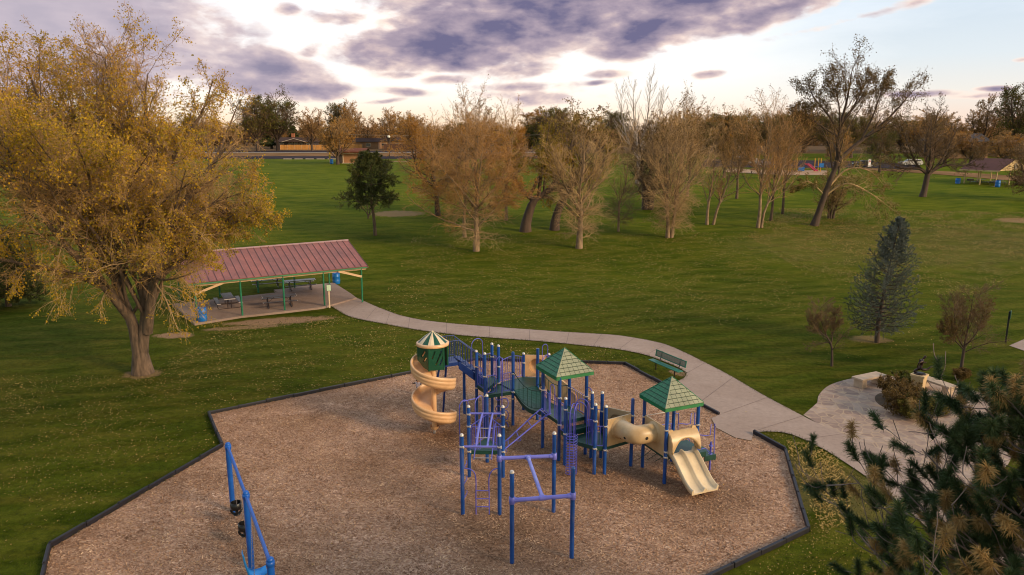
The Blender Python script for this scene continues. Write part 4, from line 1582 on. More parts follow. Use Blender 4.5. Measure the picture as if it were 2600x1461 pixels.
def bucket_swing(t, label, sway=0.0):
    c = SA.lerp(SB, t)
    n_ = V3(-sd.y, sd.x, 0)
    top = SH - .15
    seat = c + n_ * sway + V3(0, 0, .62)
    root = thing("bucket_swing", label, "swing", c + V3(0, 0, .4), "black toddler bucket swings")
    w = .17
    mb = MB()
    # full bucket: ring wall, crotch strap, leg holes
    rings = []
    for (r_, z) in ((.155, .20), (.175, .19), (.178, .05), (.165, -.02), (.15, -.02), (.155, .05), (.152, .19)):
        rings.append([seat + V3(r_ * math.cos(a), r_ * math.sin(a), z) for a in np.linspace(0, 2 * math.pi, 19)[:-1]])
    mb.loft(rings + [rings[0]], caps=False)
    for k in range(4):
        a = k * math.pi / 2 + math.atan2(sd.y, sd.x)
        e = V3(math.cos(a), math.sin(a), 0)
        mb.tube(smooth_path([seat + e * .165 + V3(0, 0, -.02), seat + e * .13 + V3(0, 0, -.13), seat + e * .05 + V3(0, 0, -.19), seat + V3(0, 0, -.2)], 4), [.035] * 13, 8)
    mb.lathe(seat + V3(0, 0, -.22), [(.001, 0), (.11, .005), (.12, .03), (.001, .035)], 14)
    obj("bucket", mb, M['bucket'], root)
    for s in (-1, 1):
        obj("chain", chain_mesh(c + sd * (s * .21) + V3(0, 0, top), seat + sd * (s * .16) + V3(0, 0, .19)), M['chain'], root)
        obj("hanger", MB().tube([c + sd * (s * .21) + V3(0, 0, top + .055), c + sd * (s * .21) + V3(0, 0, top - .02)], .02, 8), M['steel'], root)


bucket_swing(.27, "black bucket swing hanging close to the end post of the blue frame")
bucket_swing(.66, "black bucket swing partly behind the middle post of the blue frame", .03)


def molded_seat():
    c = SB.lerp(SC_, .30)
    n_ = V3(-sd.y, sd.x, 0)
    root = thing("molded_swing", "bright blue moulded swing seat cut off by the bottom of the photo", "swing", c + V3(0, 0, .4))
    s0 = c + V3(0, 0, .48)
    rings = []
    for (f, z, w) in ((.26, .05, .19), (.1, .0, .2), (-.08, .01, .2), (-.2, .12, .2), (-.27, .4, .19), (-.31, .72, .15)):
        p = s0 + n_ * f + V3(0, 0, z)
        rings.append([p - sd * w + V3(0, 0, .06), p - sd * w * .6, p + sd * w * .6, p + sd * w + V3(0, 0, .06), p + sd * w * .6 - V3(0, 0, .035) - n_ * .03, p - sd * w * .6 - V3(0, 0, .035) - n_ * .03])
    obj("seat", MB().loft(rings), mat("sky_blue_plastic", (0.01, .23, .62), .4, .12, 3), root)
    for s in (-1, 1):
        obj("chain", chain_mesh(c + sd * (s * .24) + V3(0, 0, SH - .15), s0 + sd * (s * .2) - n_ * .1 + V3(0, 0, .1)), M['chain'], root)


molded_seat()

# ------------------------------------------------------------------ picnic shelter
sD = V3(.846, .533, 0)
sN = V3(-.533, .846, 0)
ZS = .14
F4 = V3(-10.98, 52.7, 0)
DEP = 7.4
fr = [F4 - sD * (2.83 * i) for i in range(5)]
SHEL = thing("picnic_shelter", "open picnic shelter with a red ribbed metal roof on green posts", "shelter", (F4 + fr[4]) / 2 + sN * 3.7 + V3(0, 0, ZS))
for row, off in ((0, 0.0), (1, DEP)):
    for p in fr:
        q = p + sN * off
        obj("post", MB().tube([q + V3(0, 0, ZS - .1), q + V3(0, 0, 2.62)], .062, 12), M['gpost'], SHEL)
OV, EO = .42, .30
e0, e1 = fr[4] - sD * (OV + .1), F4 + sD * OV


def shelter_roof():
    zr, ze = 4.16, 2.72
    half = DEP / 2 + EO
    rf = MB()
    for s in (-1, 1):
        mid = sN * (DEP / 2)
        A, B = e0 + mid + V3(0, 0, zr), e1 + mid + V3(0, 0, zr)
        C_, D = e1 + mid + sN * (s * half) + V3(0, 0, ze), e0 + mid + sN * (s * half) + V3(0, 0, ze)
        n_ = (B - A).cross(D - A).normalized()
        if n_.z < 0:
            n_ = -n_
        dn = n_ * -.04
        rf.add([A, B, C_, D, A + dn, B + dn, C_ + dn, D + dn], [(0, 1, 2, 3), (7, 6, 5, 4), (2, 6, 7, 3), (1, 5, 6, 2), (0, 3, 7, 4)])
    ro = obj("roof", rf, M['mroof'], SHEL)
    sm = MB()
    L = (e1 - e0).length
    k = int(L / .47)
    for s in (-1, 1):
        mid = sN * (DEP / 2)
        for i in range(k + 1):
            o_ = e0.lerp(e1, (i + .02) / (k + .04))
            a = o_ + mid + V3(0, 0, zr)
            b = o_ + mid + sN * (s * half) + V3(0, 0, ze)
            t = (b - a)
            ln = t.length
            t.normalize()
            n_ = sD.cross(t)
            if n_.z < 0:
                n_ = -n_
            sm.box((a + b) / 2 + n_ * .018, (.022, ln - .02, .040), axes=(sD, t, n_))
    obj("standing_seams", sm, M['seam'], ro)
    rc = MB()
    a, b = e0 + sN * (DEP / 2), e1 + sN * (DEP / 2)
    rings = []
    for p in (a - sD * .02, b + sD * .02):
        rings.append([p + sN * x + V3(0, 0, zr + z) for x, z in ((-.16, -.035), (-.1, .01), (0, .06), (.1, .01), (.16, -.035), (0, .02))])
    rc.loft(rings, smooth=False)
    obj("ridge_cap", rc, M['ridge'], ro)
    # rake trim on the gable ends
    tr = MB()
    for p in (e0, e1):
        for s in (-1, 1):
            A = p + sN * (DEP / 2) + V3(0, 0, zr - .08)
            B = p + sN * (DEP / 2 + s * half) + V3(0, 0, ze - .08)
            t = (B - A)
            ln = t.length
            t.normalize()
            tr.box((A + B) / 2, (.03, ln, .14), axes=(sD, t, sD.cross(t)))
    obj("rake_trim", tr, M['ridge'], ro)
    # eave timbers: raw below, peeling green above
    for s in (0, 1):
        base = sN * (0 if s == 0 else DEP)
        c = (e0 + e1) / 2 + base
        lg = (e1 - e0).length - .1
        obj("eave_beam", MB().box(c + V3(0, 0, 2.53), (lg, .10, .17), math.atan2(sD.y, sD.x)), M['timber'], SHEL)
        obj("painted_fascia", MB().box(c + sN * (-.22 if s == 0 else .22) + V3(0, 0, 2.64), (lg + .08, .035, .13), math.atan2(sD.y, sD.x)), M['gtimber'], SHEL)
    # end trusses and corner braces
    for p in (fr[4], F4):
        ob = MB()
        A, B = p + V3(0, 0, 2.5), p + sN * DEP + V3(0, 0, 2.5)
        ob.box((A + B) / 2, (.09, DEP, .16), axes=(sD, sN, V3(0, 0, 1)))
        obj("end_beam", ob, M['timber'], SHEL)
    for p in fr:
        ob = MB()
        top = p + sN * (DEP / 2) + V3(0, 0, zr - .16)
        for s in (0, 1):
            q = p + sN * (DEP * s) + V3(0, 0, 2.62)
            t = (q - top)
            ln = t.length
            t.normalize()
            ob.box((q + top) / 2, (.06, ln, .12), axes=(sD, t, sD.cross(t)))
        obj("rafter", ob, M['timber'], SHEL)
    for (p, s) in ((F4, -1), (fr[4], 1)):
        A = p + V3(0, 0, 1.95)
        B = p + sD * (s * 1.75) + sN * -.05 + V3(0, 0, 2.52)
        t = (B - A)
        ln = t.length
        t.normalize()
        obj("knee_brace", MB().box((A + B) / 2 - sN * .07, (ln, .06, .15), axes=(t, sN, t.cross(sN))), M['timber'], SHEL)


shelter_roof()
# chalky scuffs on the roof plates come from wear, kept as part of the roof material
# slab
slab_px = [(494, 822), (611, 803), (723, 791), (819, 780), (838, 775), (905, 756), (890, 745), (854, 722), (848, 718)]
sl = [at(x, y, ZS).to_2d() for x, y in slab_px]
back = [fr[0] + sN * (DEP + .35) + sD * .35, fr[1] + sN * (DEP + .35), fr[1] + sN * (DEP + .1), fr[2] + sN * (DEP + .1) + sD * 1.2, fr[2] + sN * (DEP - 1.1) + sD * 1.2, fr[2] + sN * (DEP - 1.1), fr[4] + sN * (DEP - 1.1) - sD * .6]
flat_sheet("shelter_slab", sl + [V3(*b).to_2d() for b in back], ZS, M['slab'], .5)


def picnic_table():
    root = thing("picnic_table", "t", "picnic table", (0, 0, 0), "brown picnic tables under the shelter")
    L = 2.3
    mb = MB()
    mb.box((0, 0, .74), (L, .72, .035), bev=.015)
    obj("table_top", mb, M['table'], root)
    obj("edge_rim", MB().box((L / 2, 0, .745), (.03, .74, .055), bev=.01).box((-L / 2, 0, .745), (.03, .74, .055), bev=.01), mat_rim, root)
    for s in (-1, 1):
        b = obj("bench_seat", MB().box((0, s * .72, .45), (L, .26, .035), bev=.015), M['table'], root)
        obj("edge_rim", MB().box((L / 2, s * .72, .452), (.025, .275, .045)).box((-L / 2, s * .72, .452), (.025, .275, .045)), mat_rim, b)
    for x in (-.78, .78):
        mb = MB()
        mb.tube(smooth_path([(x, -.8, .42), (x, -.80, .2), (x, -.66, .04), (x, 0, .035), (x, .66, .04), (x, .80, .2), (x, .8, .42)], 5), .026, 8)
        mb.tube([(x, -.12, .04), (x, -.12, .72)], .026, 8)
        mb.tube([(x, .12, .04), (x, .12, .72)], .026, 8)
        mb.tube([(x, -.8, .42), (x, .8, .42)], .02, 8)
        mb.tube([(x, 0, .32), (x * .35, 0, .70)], .016, 6)
        obj("frame", mb, M['tframe'], root)
    return root


mat_rim = mat("pale_worn_edge", (0.42, 0.36, 0.36), .4, .25, 6)
TB = picnic_table()
for i, (c, ang, lab) in enumerate((((-16.35, 50.45), .40, "brown picnic table at the front middle of the shelter behind a green post"), ((-16.5, 56.15), .40, "brown picnic table at the back of the shelter near its right side"),
                                   ((-19.9, 50.3), 2.05, "brown picnic table turned end-on at the left of the shelter beside the blue barrel"), ((-19.3, 56.9), .42, "brown picnic table deep at the back, mostly under the roof edge"))):
    o = TB if i == 0 else copy_tree(TB)
    o.location = (c[0] * 1.011, c[1] * 1.011, ZS)
    o.rotation_euler = (0, 0, ang)
    o['label'] = lab


def barrel(loc, label, sc=1.0):
    root = thing("trash_barrel", label, "barrel", loc, "blue trash barrels")
    c = Vector(loc)
    s = sc
    obj("drum", MB().lathe(c, [(.001, 0), (.27 * s, 0), (.29 * s, .03), (.30 * s, .2 * s), (.315 * s, .28 * s), (.30 * s, .31 * s), (.30 * s, .58 * s), (.315 * s, .61 * s), (.30 * s, .64 * s), (.285 * s, .88 * s), (.25 * s, .9 * s), (.24 * s, .84 * s), (.24 * s, .5 * s), (.001, .5 * s)], 22), M['barrel'], root)
    obj("rim", MB().lathe(c + V3(0, 0, .87 * s), [(.27 * s, 0), (.30 * s, .01), (.30 * s, .035), (.25 * s, .04)], 22), M['swing'], root)
    return root


barrel(tuple(at(514, 815, .14)), "blue trash barrel at the front left corner of the red-roofed shelter")
barrel((-14.5, 59.6, .02), "blue trash barrel behind the right rear post of the red-roofed shelter")


def sign_post(base, h, label, w, hh, face_ang, post_m, rec=None):
    root = thing("sign_post", label, "sign", base)
    b = Vector(base)
    u = V3(math.cos(face_ang), math.sin(face_ang), 0)
    f = V3(u.y, -u.x, 0)
    obj("post", MB().box(b + V3(0, 0, h / 2 - .05), (.09, .09, h + .1), face_ang, bev=.008), post_m, root)
    sb = obj("sign_board", MB().box(b + f * .06 + V3(0, 0, h + .05 - hh / 2), (w, .03, hh), face_ang, bev=.006), M['signf'], root)
    obj("sign_face", MB().box(b + f * .082 + V3(0, 0, h + .05 - hh / 2), (w * .84, .008, hh * .88), face_ang), M['signw'], sb)
    return root


sign_post(tuple(at(837, 779, .14)), 1.55, "cream wooden post with a small pale green notice at the shelter front", .34, .46, .3, M['cpost'])
sign_post(tuple(at(2553, 870)), 1.9, "black post with a narrow pale green sign at the right edge of the lawn", .30, .50, 1.0, M['bpost'])


# ------------------------------------------------------------------ green bench
def park_bench():
    a, b = V3(7.32, 37.25, 0), V3(8.42, 35.12, 0)
    c = (a + b) / 2
    d = (b - a).normalized()
    back = V3(-d.y, d.x, 0)       # towards the path
    if back.x < 0:
        back = -back
    L = (b - a).length
    rz = math.atan2(d.y, d.x)
    root = thing("park_bench", "green bench with mesh backrest facing the playground beside the path", "bench", c)
    obj("seat", MB().box(c + V3(0, 0, .45), (L, .34, .045), rz, bev=.018), M['bench'], root)
    up = (V3(0, 0, 1) + back * .18).normalized()
    bc = c + back * .33 + V3(0, 0, .78)
    fr_ = MB()
    for s in (-1, 1):
        fr_.box(bc + up * (s * .15), (L, .035, .04), axes=(d, up.cross(d), up))
        fr_.box(bc + d * (s * (L / 2 - .02)), (.04, .035, .30), axes=(d, up.cross(d), up))
    bo = obj("backrest", fr_, M['bench'], root)
    mesh = MB()
    k = 46
    for i in range(k):
        x = -L / 2 + L * (i + .5) / k
        mesh.box(bc + d * x, (.022, .012, .28), axes=(d, up.cross(d), up))
    for i in range(6):
        mesh.box(bc + up * (-.12 + .048 * i), (L - .04, .012, .022), axes=(d, up.cross(d), up))
    obj("mesh_panel", mesh, M['benchmesh'], bo)
    for s in (-1, 1):
        q = c + d * (s * L * .31)
        mb = MB()
        mb.tube(smooth_path([q + back * -.13 + V3(0, 0, .42), q + back * .2 + V3(0, 0, .42), q + back * .28 + V3(0, 0, .55), q + back * .40 + V3(0, 0, .95)], 4), .025, 8)
        mb.tube([q + V3(0, 0, -.02), q + V3(0, 0, .42)], .032, 8)
        obj("leg", mb, M['bframe'], root)


park_bench()


# ------------------------------------------------------------------ stone benches, pedestal and bronze
def stone_bench(a, b, w, label):
    a, b = Vector(a), Vector(b)
    d = (b - a)
    L = d.length
    d.normalize()
    rz = math.atan2(d.y, d.x)
    c = (a + b) / 2
    root = thing("stone_bench", label, "bench", c, "stone benches on the flagstone plaza")
    obj("seat", MB().box(c + V3(0, 0, .455), (L, w, .10), rz, bev=.02), M['stone'], root)
    for s in (-1, 1):
        obj("leg", MB().box(c + d * (s * (L / 2 - .26)) + V3(0, 0, .2), (.32, w * .82, .41), rz, bev=.02), M['stone'], root)


pA, pB = at(2176, 963, .45), at(2238, 950, .45)
stone_bench(pA.to_2d().to_3d(), pB.to_2d().to_3d(), .62, "pale stone bench on two blocks standing on the flagstones near the small brown tree")
pA, pB = at(2334, 955, .45), at(2422, 985, .45)
stone_bench(pA.to_2d().to_3d(), pB.to_2d().to_3d(), .6, "long pale stone bench partly hidden behind the bronze statue")


def skin_body(name, joints, edges, mats, parent, sub=2):
    """one continuous figure grown from a joint skeleton; joints: {name: (x, y, z, r)}"""
    me = bpy.data.meshes.new(name)
    names = list(joints)
    idx = {n: i for i, n in enumerate(names)}
    me.from_pydata([joints[n][:3] for n in names], [(idx[a], idx[b]) for a, b in edges], [])
    o = link(name, me, parent)
    sk = o.modifiers.new("skin", 'SKIN')
    for i, n in enumerate(names):
        r_ = joints[n][3]
        me.skin_vertices[0].data[i].radius = (r_, r_)
    me.skin_vertices[0].data[0].use_root = True
    sk.use_smooth_shade = True
    ss = o.modifiers.new("sub", 'SUBSURF')
    ss.levels = sub
    ss.render_levels = sub
    dg = bpy.context.evaluated_depsgraph_get()
    em = bpy.data.meshes.new_from_object(o.evaluated_get(dg))
    o.modifiers.clear()
    o.data = em
    em.materials.clear()
    for m_ in (mats if isinstance(mats, list) else [mats]):
        em.materials.append(m_)
    for p in em.polygons:
        p.use_smooth = True
    return o


def statue():
    base = at(2328, 1010)
    b = V3(base.x, base.y, 0)
    root = thing("statue", "dark bronze figure bending back on a tapered buff stone pedestal", "statue", b)
    rz = .75
    mb = MB()
    A, B = V3(math.cos(rz), math.sin(rz), 0), V3(-math.sin(rz), math.cos(rz), 0)
    rings = []
    for (h, w) in ((0, .17), (1.05, .27), (1.07, .31), (1.15, .31), (1.16, .29)):
        rings.append([b + A * (x * w) + B * (y * w) + V3(0, 0, h) for x, y in ((-1, -1), (1, -1), (1, 1), (-1, 1))])
    mb.loft(rings, smooth=False)
    obj("pedestal", mb, M['pedestal'], root)
    k = 1.0
    z = 1.17
    J = {'pelvis': (0, 0, z + .22, .075), 'waist': (.03, 0, z + .33, .062), 'chest': (.02, 0, z + .47, .085), 'neck': (.08, 0, z + .57, .035), 'head': (.14, -.01, z + .64, .058), 'crown': (.17, -.01, z + .70, .04),
         'hipl': (-.02, -.06, z + .19, .06), 'kneel': (.20, -.10, z + .17, .045), 'anklel': (.36, -.10, z + .28, .028), 'footl': (.45, -.10, z + .27, .022),
         'hipr': (-.03, .06, z + .18, .06), 'kneer': (-.20, .08, z + .07, .045), 'ankler': (-.05, .1, z + .03, .03), 'footr': (.05, .1, z + .03, .025),
         'shl': (-.02, -.1, z + .50, .04), 'ell': (-.18, -.12, z + .47, .03), 'wrl': (-.21, -.1, z + .32, .022), 'hal': (-.20, -.1, z + .27, .024),
         'shr': (.02, .1, z + .50, .04), 'elr': (.14, .17, z + .40, .03), 'wrr': (.28, .14, z + .38, .022), 'har': (.34, .13, z + .38, .024)}
    c_, s_ = math.cos(.15), math.sin(.15)
    J = {n: ((v[0] * c_ - v[1] * s_) * 1.2, (v[0] * s_ + v[1] * c_) * 1.2, z + (v[2] - z) * 1.25, v[3] * 1.15) for n, v in J.items()}
    E = [('pelvis', 'waist'), ('waist', 'chest'), ('chest', 'neck'), ('neck', 'head'), ('head', 'crown'), ('pelvis', 'hipl'), ('hipl', 'kneel'), ('kneel', 'anklel'), ('anklel', 'footl'), ('pelvis', 'hipr'), ('hipr', 'kneer'), ('kneer', 'ankler'), ('ankler', 'footr'),
         ('chest', 'shl'), ('shl', 'ell'), ('ell', 'wrl'), ('wrl', 'hal'), ('chest', 'shr'), ('shr', 'elr'), ('elr', 'wrr'), ('wrr', 'har')]
    skin_body("bronze_figure", J, E, M['bronze'], root)
    obj("bronze_base", MB().lathe(b + V3(0, 0, 1.155), [(.26, 0), (.24, .05), (.12, .075), (.001, .08)], 14), M['bronze'], root)


statue()


# ------------------------------------------------------------------ toddler behind the spiral slide
def toddler():
    p = at(1062, 1003)
    root = thing("person", "toddler in dark hat, pale top and olive trousers reaching out behind the spiral slide", "person", (p.x, p.y, 0))
    skin = mat("skin", (.55, .30, .21), .55, .05)
    h = .86
    J = {'pelvis': (0, 0, .36, .075), 'waist': (0, 0, .45, .075), 'chest': (0, -.01, .56, .085), 'neck': (0, -.01, .645, .04), 'head': (0, -.015, .73, .075), 'crown': (0, -.01, .80, .055),
         'hipl': (-.05, 0, .33, .06), 'kneel': (-.07, -.03, .19, .048), 'anklel': (-.075, .0, .06, .034), 'toel': (-.075, -.09, .03, .03),
         'hipr': (.05, 0, .33, .06), 'kneer': (.06, -.02, .19, .048), 'ankler': (.065, .02, .06, .034), 'toer': (.065, -.07, .03, .03),
         'shl': (-.10, 0, .60, .042), 'ell': (-.19, -.02, .58, .033), 'wrl': (-.28, -.05, .61, .024), 'pal': (-.315, -.06, .62, .022),
         'shr': (.10, 0, .60, .042), 'elr': (.15, -.04, .50, .033), 'wrr': (.14, -.12, .43, .024), 'par': (.135, -.15, .41, .022)}
    E = [('pelvis', 'waist'), ('waist', 'chest'), ('chest', 'neck'), ('neck', 'head'), ('head', 'crown'), ('pelvis', 'hipl'), ('hipl', 'kneel'), ('kneel', 'anklel'), ('anklel', 'toel'), ('pelvis', 'hipr'), ('hipr', 'kneer'), ('kneer', 'ankler'), ('ankler', 'toer'),
         ('chest', 'shl'), ('shl', 'ell'), ('ell', 'wrl'), ('wrl', 'pal'), ('chest', 'shr'), ('shr', 'elr'), ('elr', 'wrr'), ('wrr', 'par')]
    # fingers as short chains rooted in the palms
    for s, pa in (('l', J['pal']), ('r', J['par'])):
        dx = -1 if s == 'l' else .15
        for i, (oy, ln) in enumerate(((-.016, .026), (-.005, .03), (.006, .028), (.015, .022))):
            n1, n2 = 'f%s%da' % (s, i), 'f%s%db' % (s, i)
            J[n1] = (pa[0] + dx * .016, pa[1] + oy, pa[2], .007)
            J[n2] = (pa[0] + dx * (.016 + ln), pa[1] + oy, pa[2] - .008, .0055)
            E += [('pa' + s, n1), (n1, n2)]
        J['t' + s] = (pa[0] + dx * .01, pa[1] - .03, pa[2] + .008, .007)
        E.append(('pa' + s, 't' + s))
    body = skin_body("body", J, E, [skin, mat("pale_lilac_cloth", (.42, .36, .42), .85, .2, 20), mat("olive_cloth", (.07, .055, .03), .9, .2, 20), mat("dark_shoe", (.02, .015, .02), .6)], root)
    for pl in body.data.polygons:
        z = pl.center.z
        x = abs(pl.center.x)
        pl.material_index = 3 if z < .055 else 2 if z < .39 else 1 if (z < .64 and x < .26) else 0
        if .12 < x <= .26 and .5 < z < .66:
            pl.material_index = 3
        if z < .43 and .39 <= z and x > .11:
            pl.material_index = 0
    hat = MB().lathe(V3(p.x, p.y - .005, .735), [(.088, -.02), (.09, .02), (.082, .07), (.055, .105), (.001, .118)], 16)
    hat.lathe(V3(p.x, p.y - .005, .735), [(.088, -.03), (.1, -.028), (.1, .005), (.088, .01)], 16)
    obj("hat", hat, mat("dark_navy_knit", (.012, .010, .03), .9, .2, 30), root)
    # face looks down towards the slide: eyes, nose and mouth
    f = MB()
    for s in (-1, 1):
        f.lathe(V3(p.x + s * .028, p.y - .083, .735), [(.001, -.008), (.008, 0), (.001, .008)], 8)
    obj("eyes", f, M['dark'], root)
    obj("nose", MB().lathe(V3(p.x, p.y - .094, .71), [(.001, -.012), (.012, -.002), (.006, .012), (.001, .02)], 8), skin, root)
    obj("mouth", MB().box((p.x, p.y - .083, .685), (.032, .008, .007)), mat("lips", (.35, .10, .09), .5, .05), root)


toddler()


# ------------------------------------------------------------------ vegetation
GOLD = 2.399963


def nrm(a):
    return a / np.maximum(np.linalg.norm(a, axis=-1, keepdims=True), 1e-9)


def sprout(P_, R_, per, t0, t1, lr, ang, n, wig, up, rr, rng, lvar=.3, tip=.25, taper=.55, rmin=.004):
    """children branches along parent polylines. P_ (N,m,3), R_ (N,m)"""
    N, m_, _ = P_.shape
    t = np.linspace(t0, t1, per)[None, :] + rng.uniform(-.5, .5, (N, per)) * (t1 - t0) / max(per, 1)
    t = np.clip(t, .02, .995)
    x = t * (m_ - 1)
    i0 = np.minimum(x.astype(int), m_ - 2)
    f = (x - i0)[..., None]
    r = np.arange(N)[:, None]
    A, B = P_[r, i0], P_[r, i0 + 1]
    pos = A + (B - A) * f
    tan = nrm(B - A)
    rad = R_[r, i0] * (1 - f[..., 0]) + R_[r, i0 + 1] * f[..., 0]
    plen = np.linalg.norm(np.diff(P_, axis=1), axis=2).sum(1)[:, None]
    phi = GOLD * np.arange(per)[None, :] + rng.uniform(0, 6.28, (N, 1)) + rng.normal(0, .35, (N, per))
    ref = np.where(np.abs(tan[..., 2:3]) > .9, np.array([1., 0, 0]), np.array([0, 0, 1.]))
    u = nrm(np.cross(tan, ref))
    v = np.cross(tan, u)
    a = np.radians(rng.uniform(ang[0], ang[1], (N, per)))[..., None]
    d = np.cos(a) * tan + np.sin(a) * (np.cos(phi)[..., None] * u + np.sin(phi)[..., None] * v)
    L = plen * lr * (1 - taper * t) * rng.uniform(1 - lvar, 1 + lvar, (N, per))
    K = N * per
    pos, d, L, rad = pos.reshape(K, 3), d.reshape(K, 3), L.reshape(K), rad.reshape(K)
    out = np.zeros((K, n, 3))
    out[:, 0] = pos
    st = (L / (n - 1))[:, None]
    for j in range(1, n):
        d = nrm(d + rng.normal(0, wig, (K, 3)) + np.array([0, 0, up]))
        out[:, j] = out[:, j - 1] + d * st
    r0 = np.maximum(rad * rr, rmin)
    RR = np.maximum(r0[:, None] * np.linspace(1, tip, n)[None, :], rmin * .7)
    return out, RR


def tubes_np(P_, R_, k):
    N, n, _ = P_.shape
    tan = np.zeros_like(P_)
    tan[:, 1:-1] = P_[:, 2:] - P_[:, :-2]
    tan[:, 0] = P_[:, 1] - P_[:, 0]
    tan[:, -1] = P_[:, -1] - P_[:, -2]
    tan = nrm(tan)
    mean = nrm(P_[:, -1] - P_[:, 0])
    ref = np.where(np.abs(mean[:, 2:3]) > .8, np.array([1., .2, 0]), np.array([0.1, 0, 1.]))[:, None, :]
    u = nrm(np.cross(tan, np.broadcast_to(ref, tan.shape)))
    v = np.cross(tan, u)
    a = np.arange(k) * 2 * np.pi / k
    ring = P_[:, :, None, :] + R_[:, :, None, None] * (np.cos(a)[None, None, :, None] * u[:, :, None, :] + np.sin(a)[None, None, :, None] * v[:, :, None, :])
    V = ring.reshape(-1, 3)
    base = (np.arange(N) * n * k)[:, None, None]
    i = np.arange(n - 1)[None, :, None]
    j = np.arange(k)[None, None, :]
    j2 = (j + 1) % k
    F = np.stack([base + i * k + j, base + i * k + j2, base + (i + 1) * k + j2, base + (i + 1) * k + j], -1).reshape(-1, 4)
    return V, F


def join_np(parts):
    Vs, Fs, o = [], [], 0
    for V, F in parts:
        Vs.append(V)
        Fs.append(F + o)
        o += len(V)
    return np.concatenate(Vs), np.concatenate(Fs)


def leaves_np(P_, count, size, rng, t0=.3, spread=.06, droop=.0, aspect=.55):
    """diamond leaves set along twig polylines (count in total)"""
    N, n, _ = P_.shape
    i = rng.integers(0, N, count)
    x = rng.uniform(t0, 1.0, count) * (n - 1)
    j = np.minimum(x.astype(int), n - 2)
    f = (x - j)[:, None]
    c = P_[i, j] * (1 - f) + P_[i, j + 1] * f + rng.normal(0, spread, (count, 3))
    d = nrm(rng.normal(0, 1, (count, 3)) + np.array([0, 0, -droop]))
    e = nrm(np.cross(d, rng.normal(0, 1, (count, 3))))
    s = (size * rng.uniform(.6, 1.3, count))[:, None]
    w = s * aspect
    nn = np.cross(d, e) * s * .12
    V = np.stack([c, c + d * s * .5 + e * w * .5 + nn, c + d * s, c + d * s * .5 - e * w * .5 + nn], 1).reshape(-1, 3)
    F = np.arange(count * 4).reshape(-1, 4)
    return V, F


def clump(V, F, base, k):
    """leave out leaves in soft patches so that twigs and sky show through"""
    f, thr = k
    c = V.reshape(-1, 4, 3)[:, 0] + np.array([base[0], base[1], 0]) * .37
    s = np.sin(c[:, 0] * f + 1.3 * np.sin(c[:, 2] * f * .8)) + np.sin(c[:, 1] * f * 1.1 + 1.1 * np.sin(c[:, 0] * f * .7)) + np.sin(c[:, 2] * f * 1.2 + 1.2 * np.sin(c[:, 1] * f))
    keep = np.random.default_rng(3).random(len(c)) < np.clip(.5 + s * thr * .5, .06, 1)
    V = V.reshape(-1, 4, 3)[keep].reshape(-1, 3)
    return V, np.arange(len(V)).reshape(-1, 4)


def stem_arr(pts, n=14):
    """control points (x,y,z,r) -> polyline arrays with n points"""
    p = smooth_path([Vector(q[:3]) for q in pts], 8)
    rr = np.interp(np.linspace(0, len(pts) - 1, len(p)), np.arange(len(pts)), [q[3] for q in pts])
    p = np.array([tuple(q) for q in p])
    s = np.concatenate([[0], np.cumsum(np.linalg.norm(np.diff(p, axis=0), axis=1))])
    x = np.linspace(0, s[-1], n)
    return np.stack([np.interp(x, s, p[:, k]) for k in range(3)], 1)[None], np.interp(x, s, rr)[None]


M['bark'] = mat("grey_brown_bark", (0.115, 0.074, 0.047), 0.9, .65, 7, bump=1.0, bscale=14, stretch=(1, 1, .16))
M['bark_dark'] = mat("dark_bark", (0.075, 0.047, 0.033), 0.9, .4, 3, bump=.9, bscale=9, stretch=(1, 1, .25))
M['bark_pale'] = mat("pale_tan_bark", (0.235, 0.155, 0.090), 0.9, .5, 5, bump=.8, bscale=14, stretch=(1, 1, .3))
M['bark_grey'] = mat("silvery_bark", (0.40, 0.33, 0.30), 0.8, .3, 2, bump=.4)
M['twig'] = mat("tan_twigs", (0.38, 0.225, 0.092), 0.85, .3, .6)
M['twig_rust'] = mat("rusty_twigs", (0.40, 0.215, 0.080), 0.85, .3, .6)
M['twig_brown'] = mat("brown_twigs", (0.155, 0.092, 0.050), 0.85, .3, .6)
M['twig_pale'] = mat("pale_twigs", (0.43, 0.275, 0.130), 0.85, .3, .6)
M['leaf_gold'] = leaf_mat("golden_leaves", [(.17, .14, .018), (.30, .215, .018), (.46, .29, .016), (.58, .33, .016), (.50, .225, .013)], .35, scale=.22)
M['leaf_rust'] = leaf_mat("rust_leaves", [(.22, .115, .022), (.36, .165, .02), (.46, .205, .02), (.40, .24, .03)], .3)
M['leaf_olive'] = leaf_mat("olive_leaves", [(.06, .065, .012), (.11, .10, .018), (.18, .14, .022), (.26, .16, .02)], .35)
M['leaf_brown'] = leaf_mat("brown_leaves", [(.07, .04, .015), (.13, .075, .02), (.19, .115, .03), (.12, .10, .02)], .3)
M['leaf_willow'] = leaf_mat("willow_leaves", [(.16, .145, .014), (.27, .20, .016), (.40, .25, .015), (.47, .25, .015)], .35, scale=.16)
M['leaf_green'] = leaf_mat("dull_green_leaves", [(.035, .05, .012), (.075, .085, .015), (.13, .115, .018), (.21, .15, .018)], .35)
M['needle'] = leaf_mat("pine_needles", [(.024, .036, .010), (.048, .062, .015), (.085, .088, .02), (.14, .11, .025)], .1, scale=.3)
M['needle_fg'] = leaf_mat("green_needles", [(.022, .044, .018), (.038, .068, .024), (.065, .098, .032), (.10, .115, .035)], .15, scale=1.2)
M['needle_dry'] = leaf_mat("dry_needles", [(.24, .135, .045), (.36, .22, .075), (.46, .30, .11)], .2, scale=2)
M['needle_blue'] = leaf_mat("blue_spruce_needles", [(.045, .055, .040), (.080, .095, .078), (.13, .150, .132), (.20, .22, .205)], .1, scale=.5)


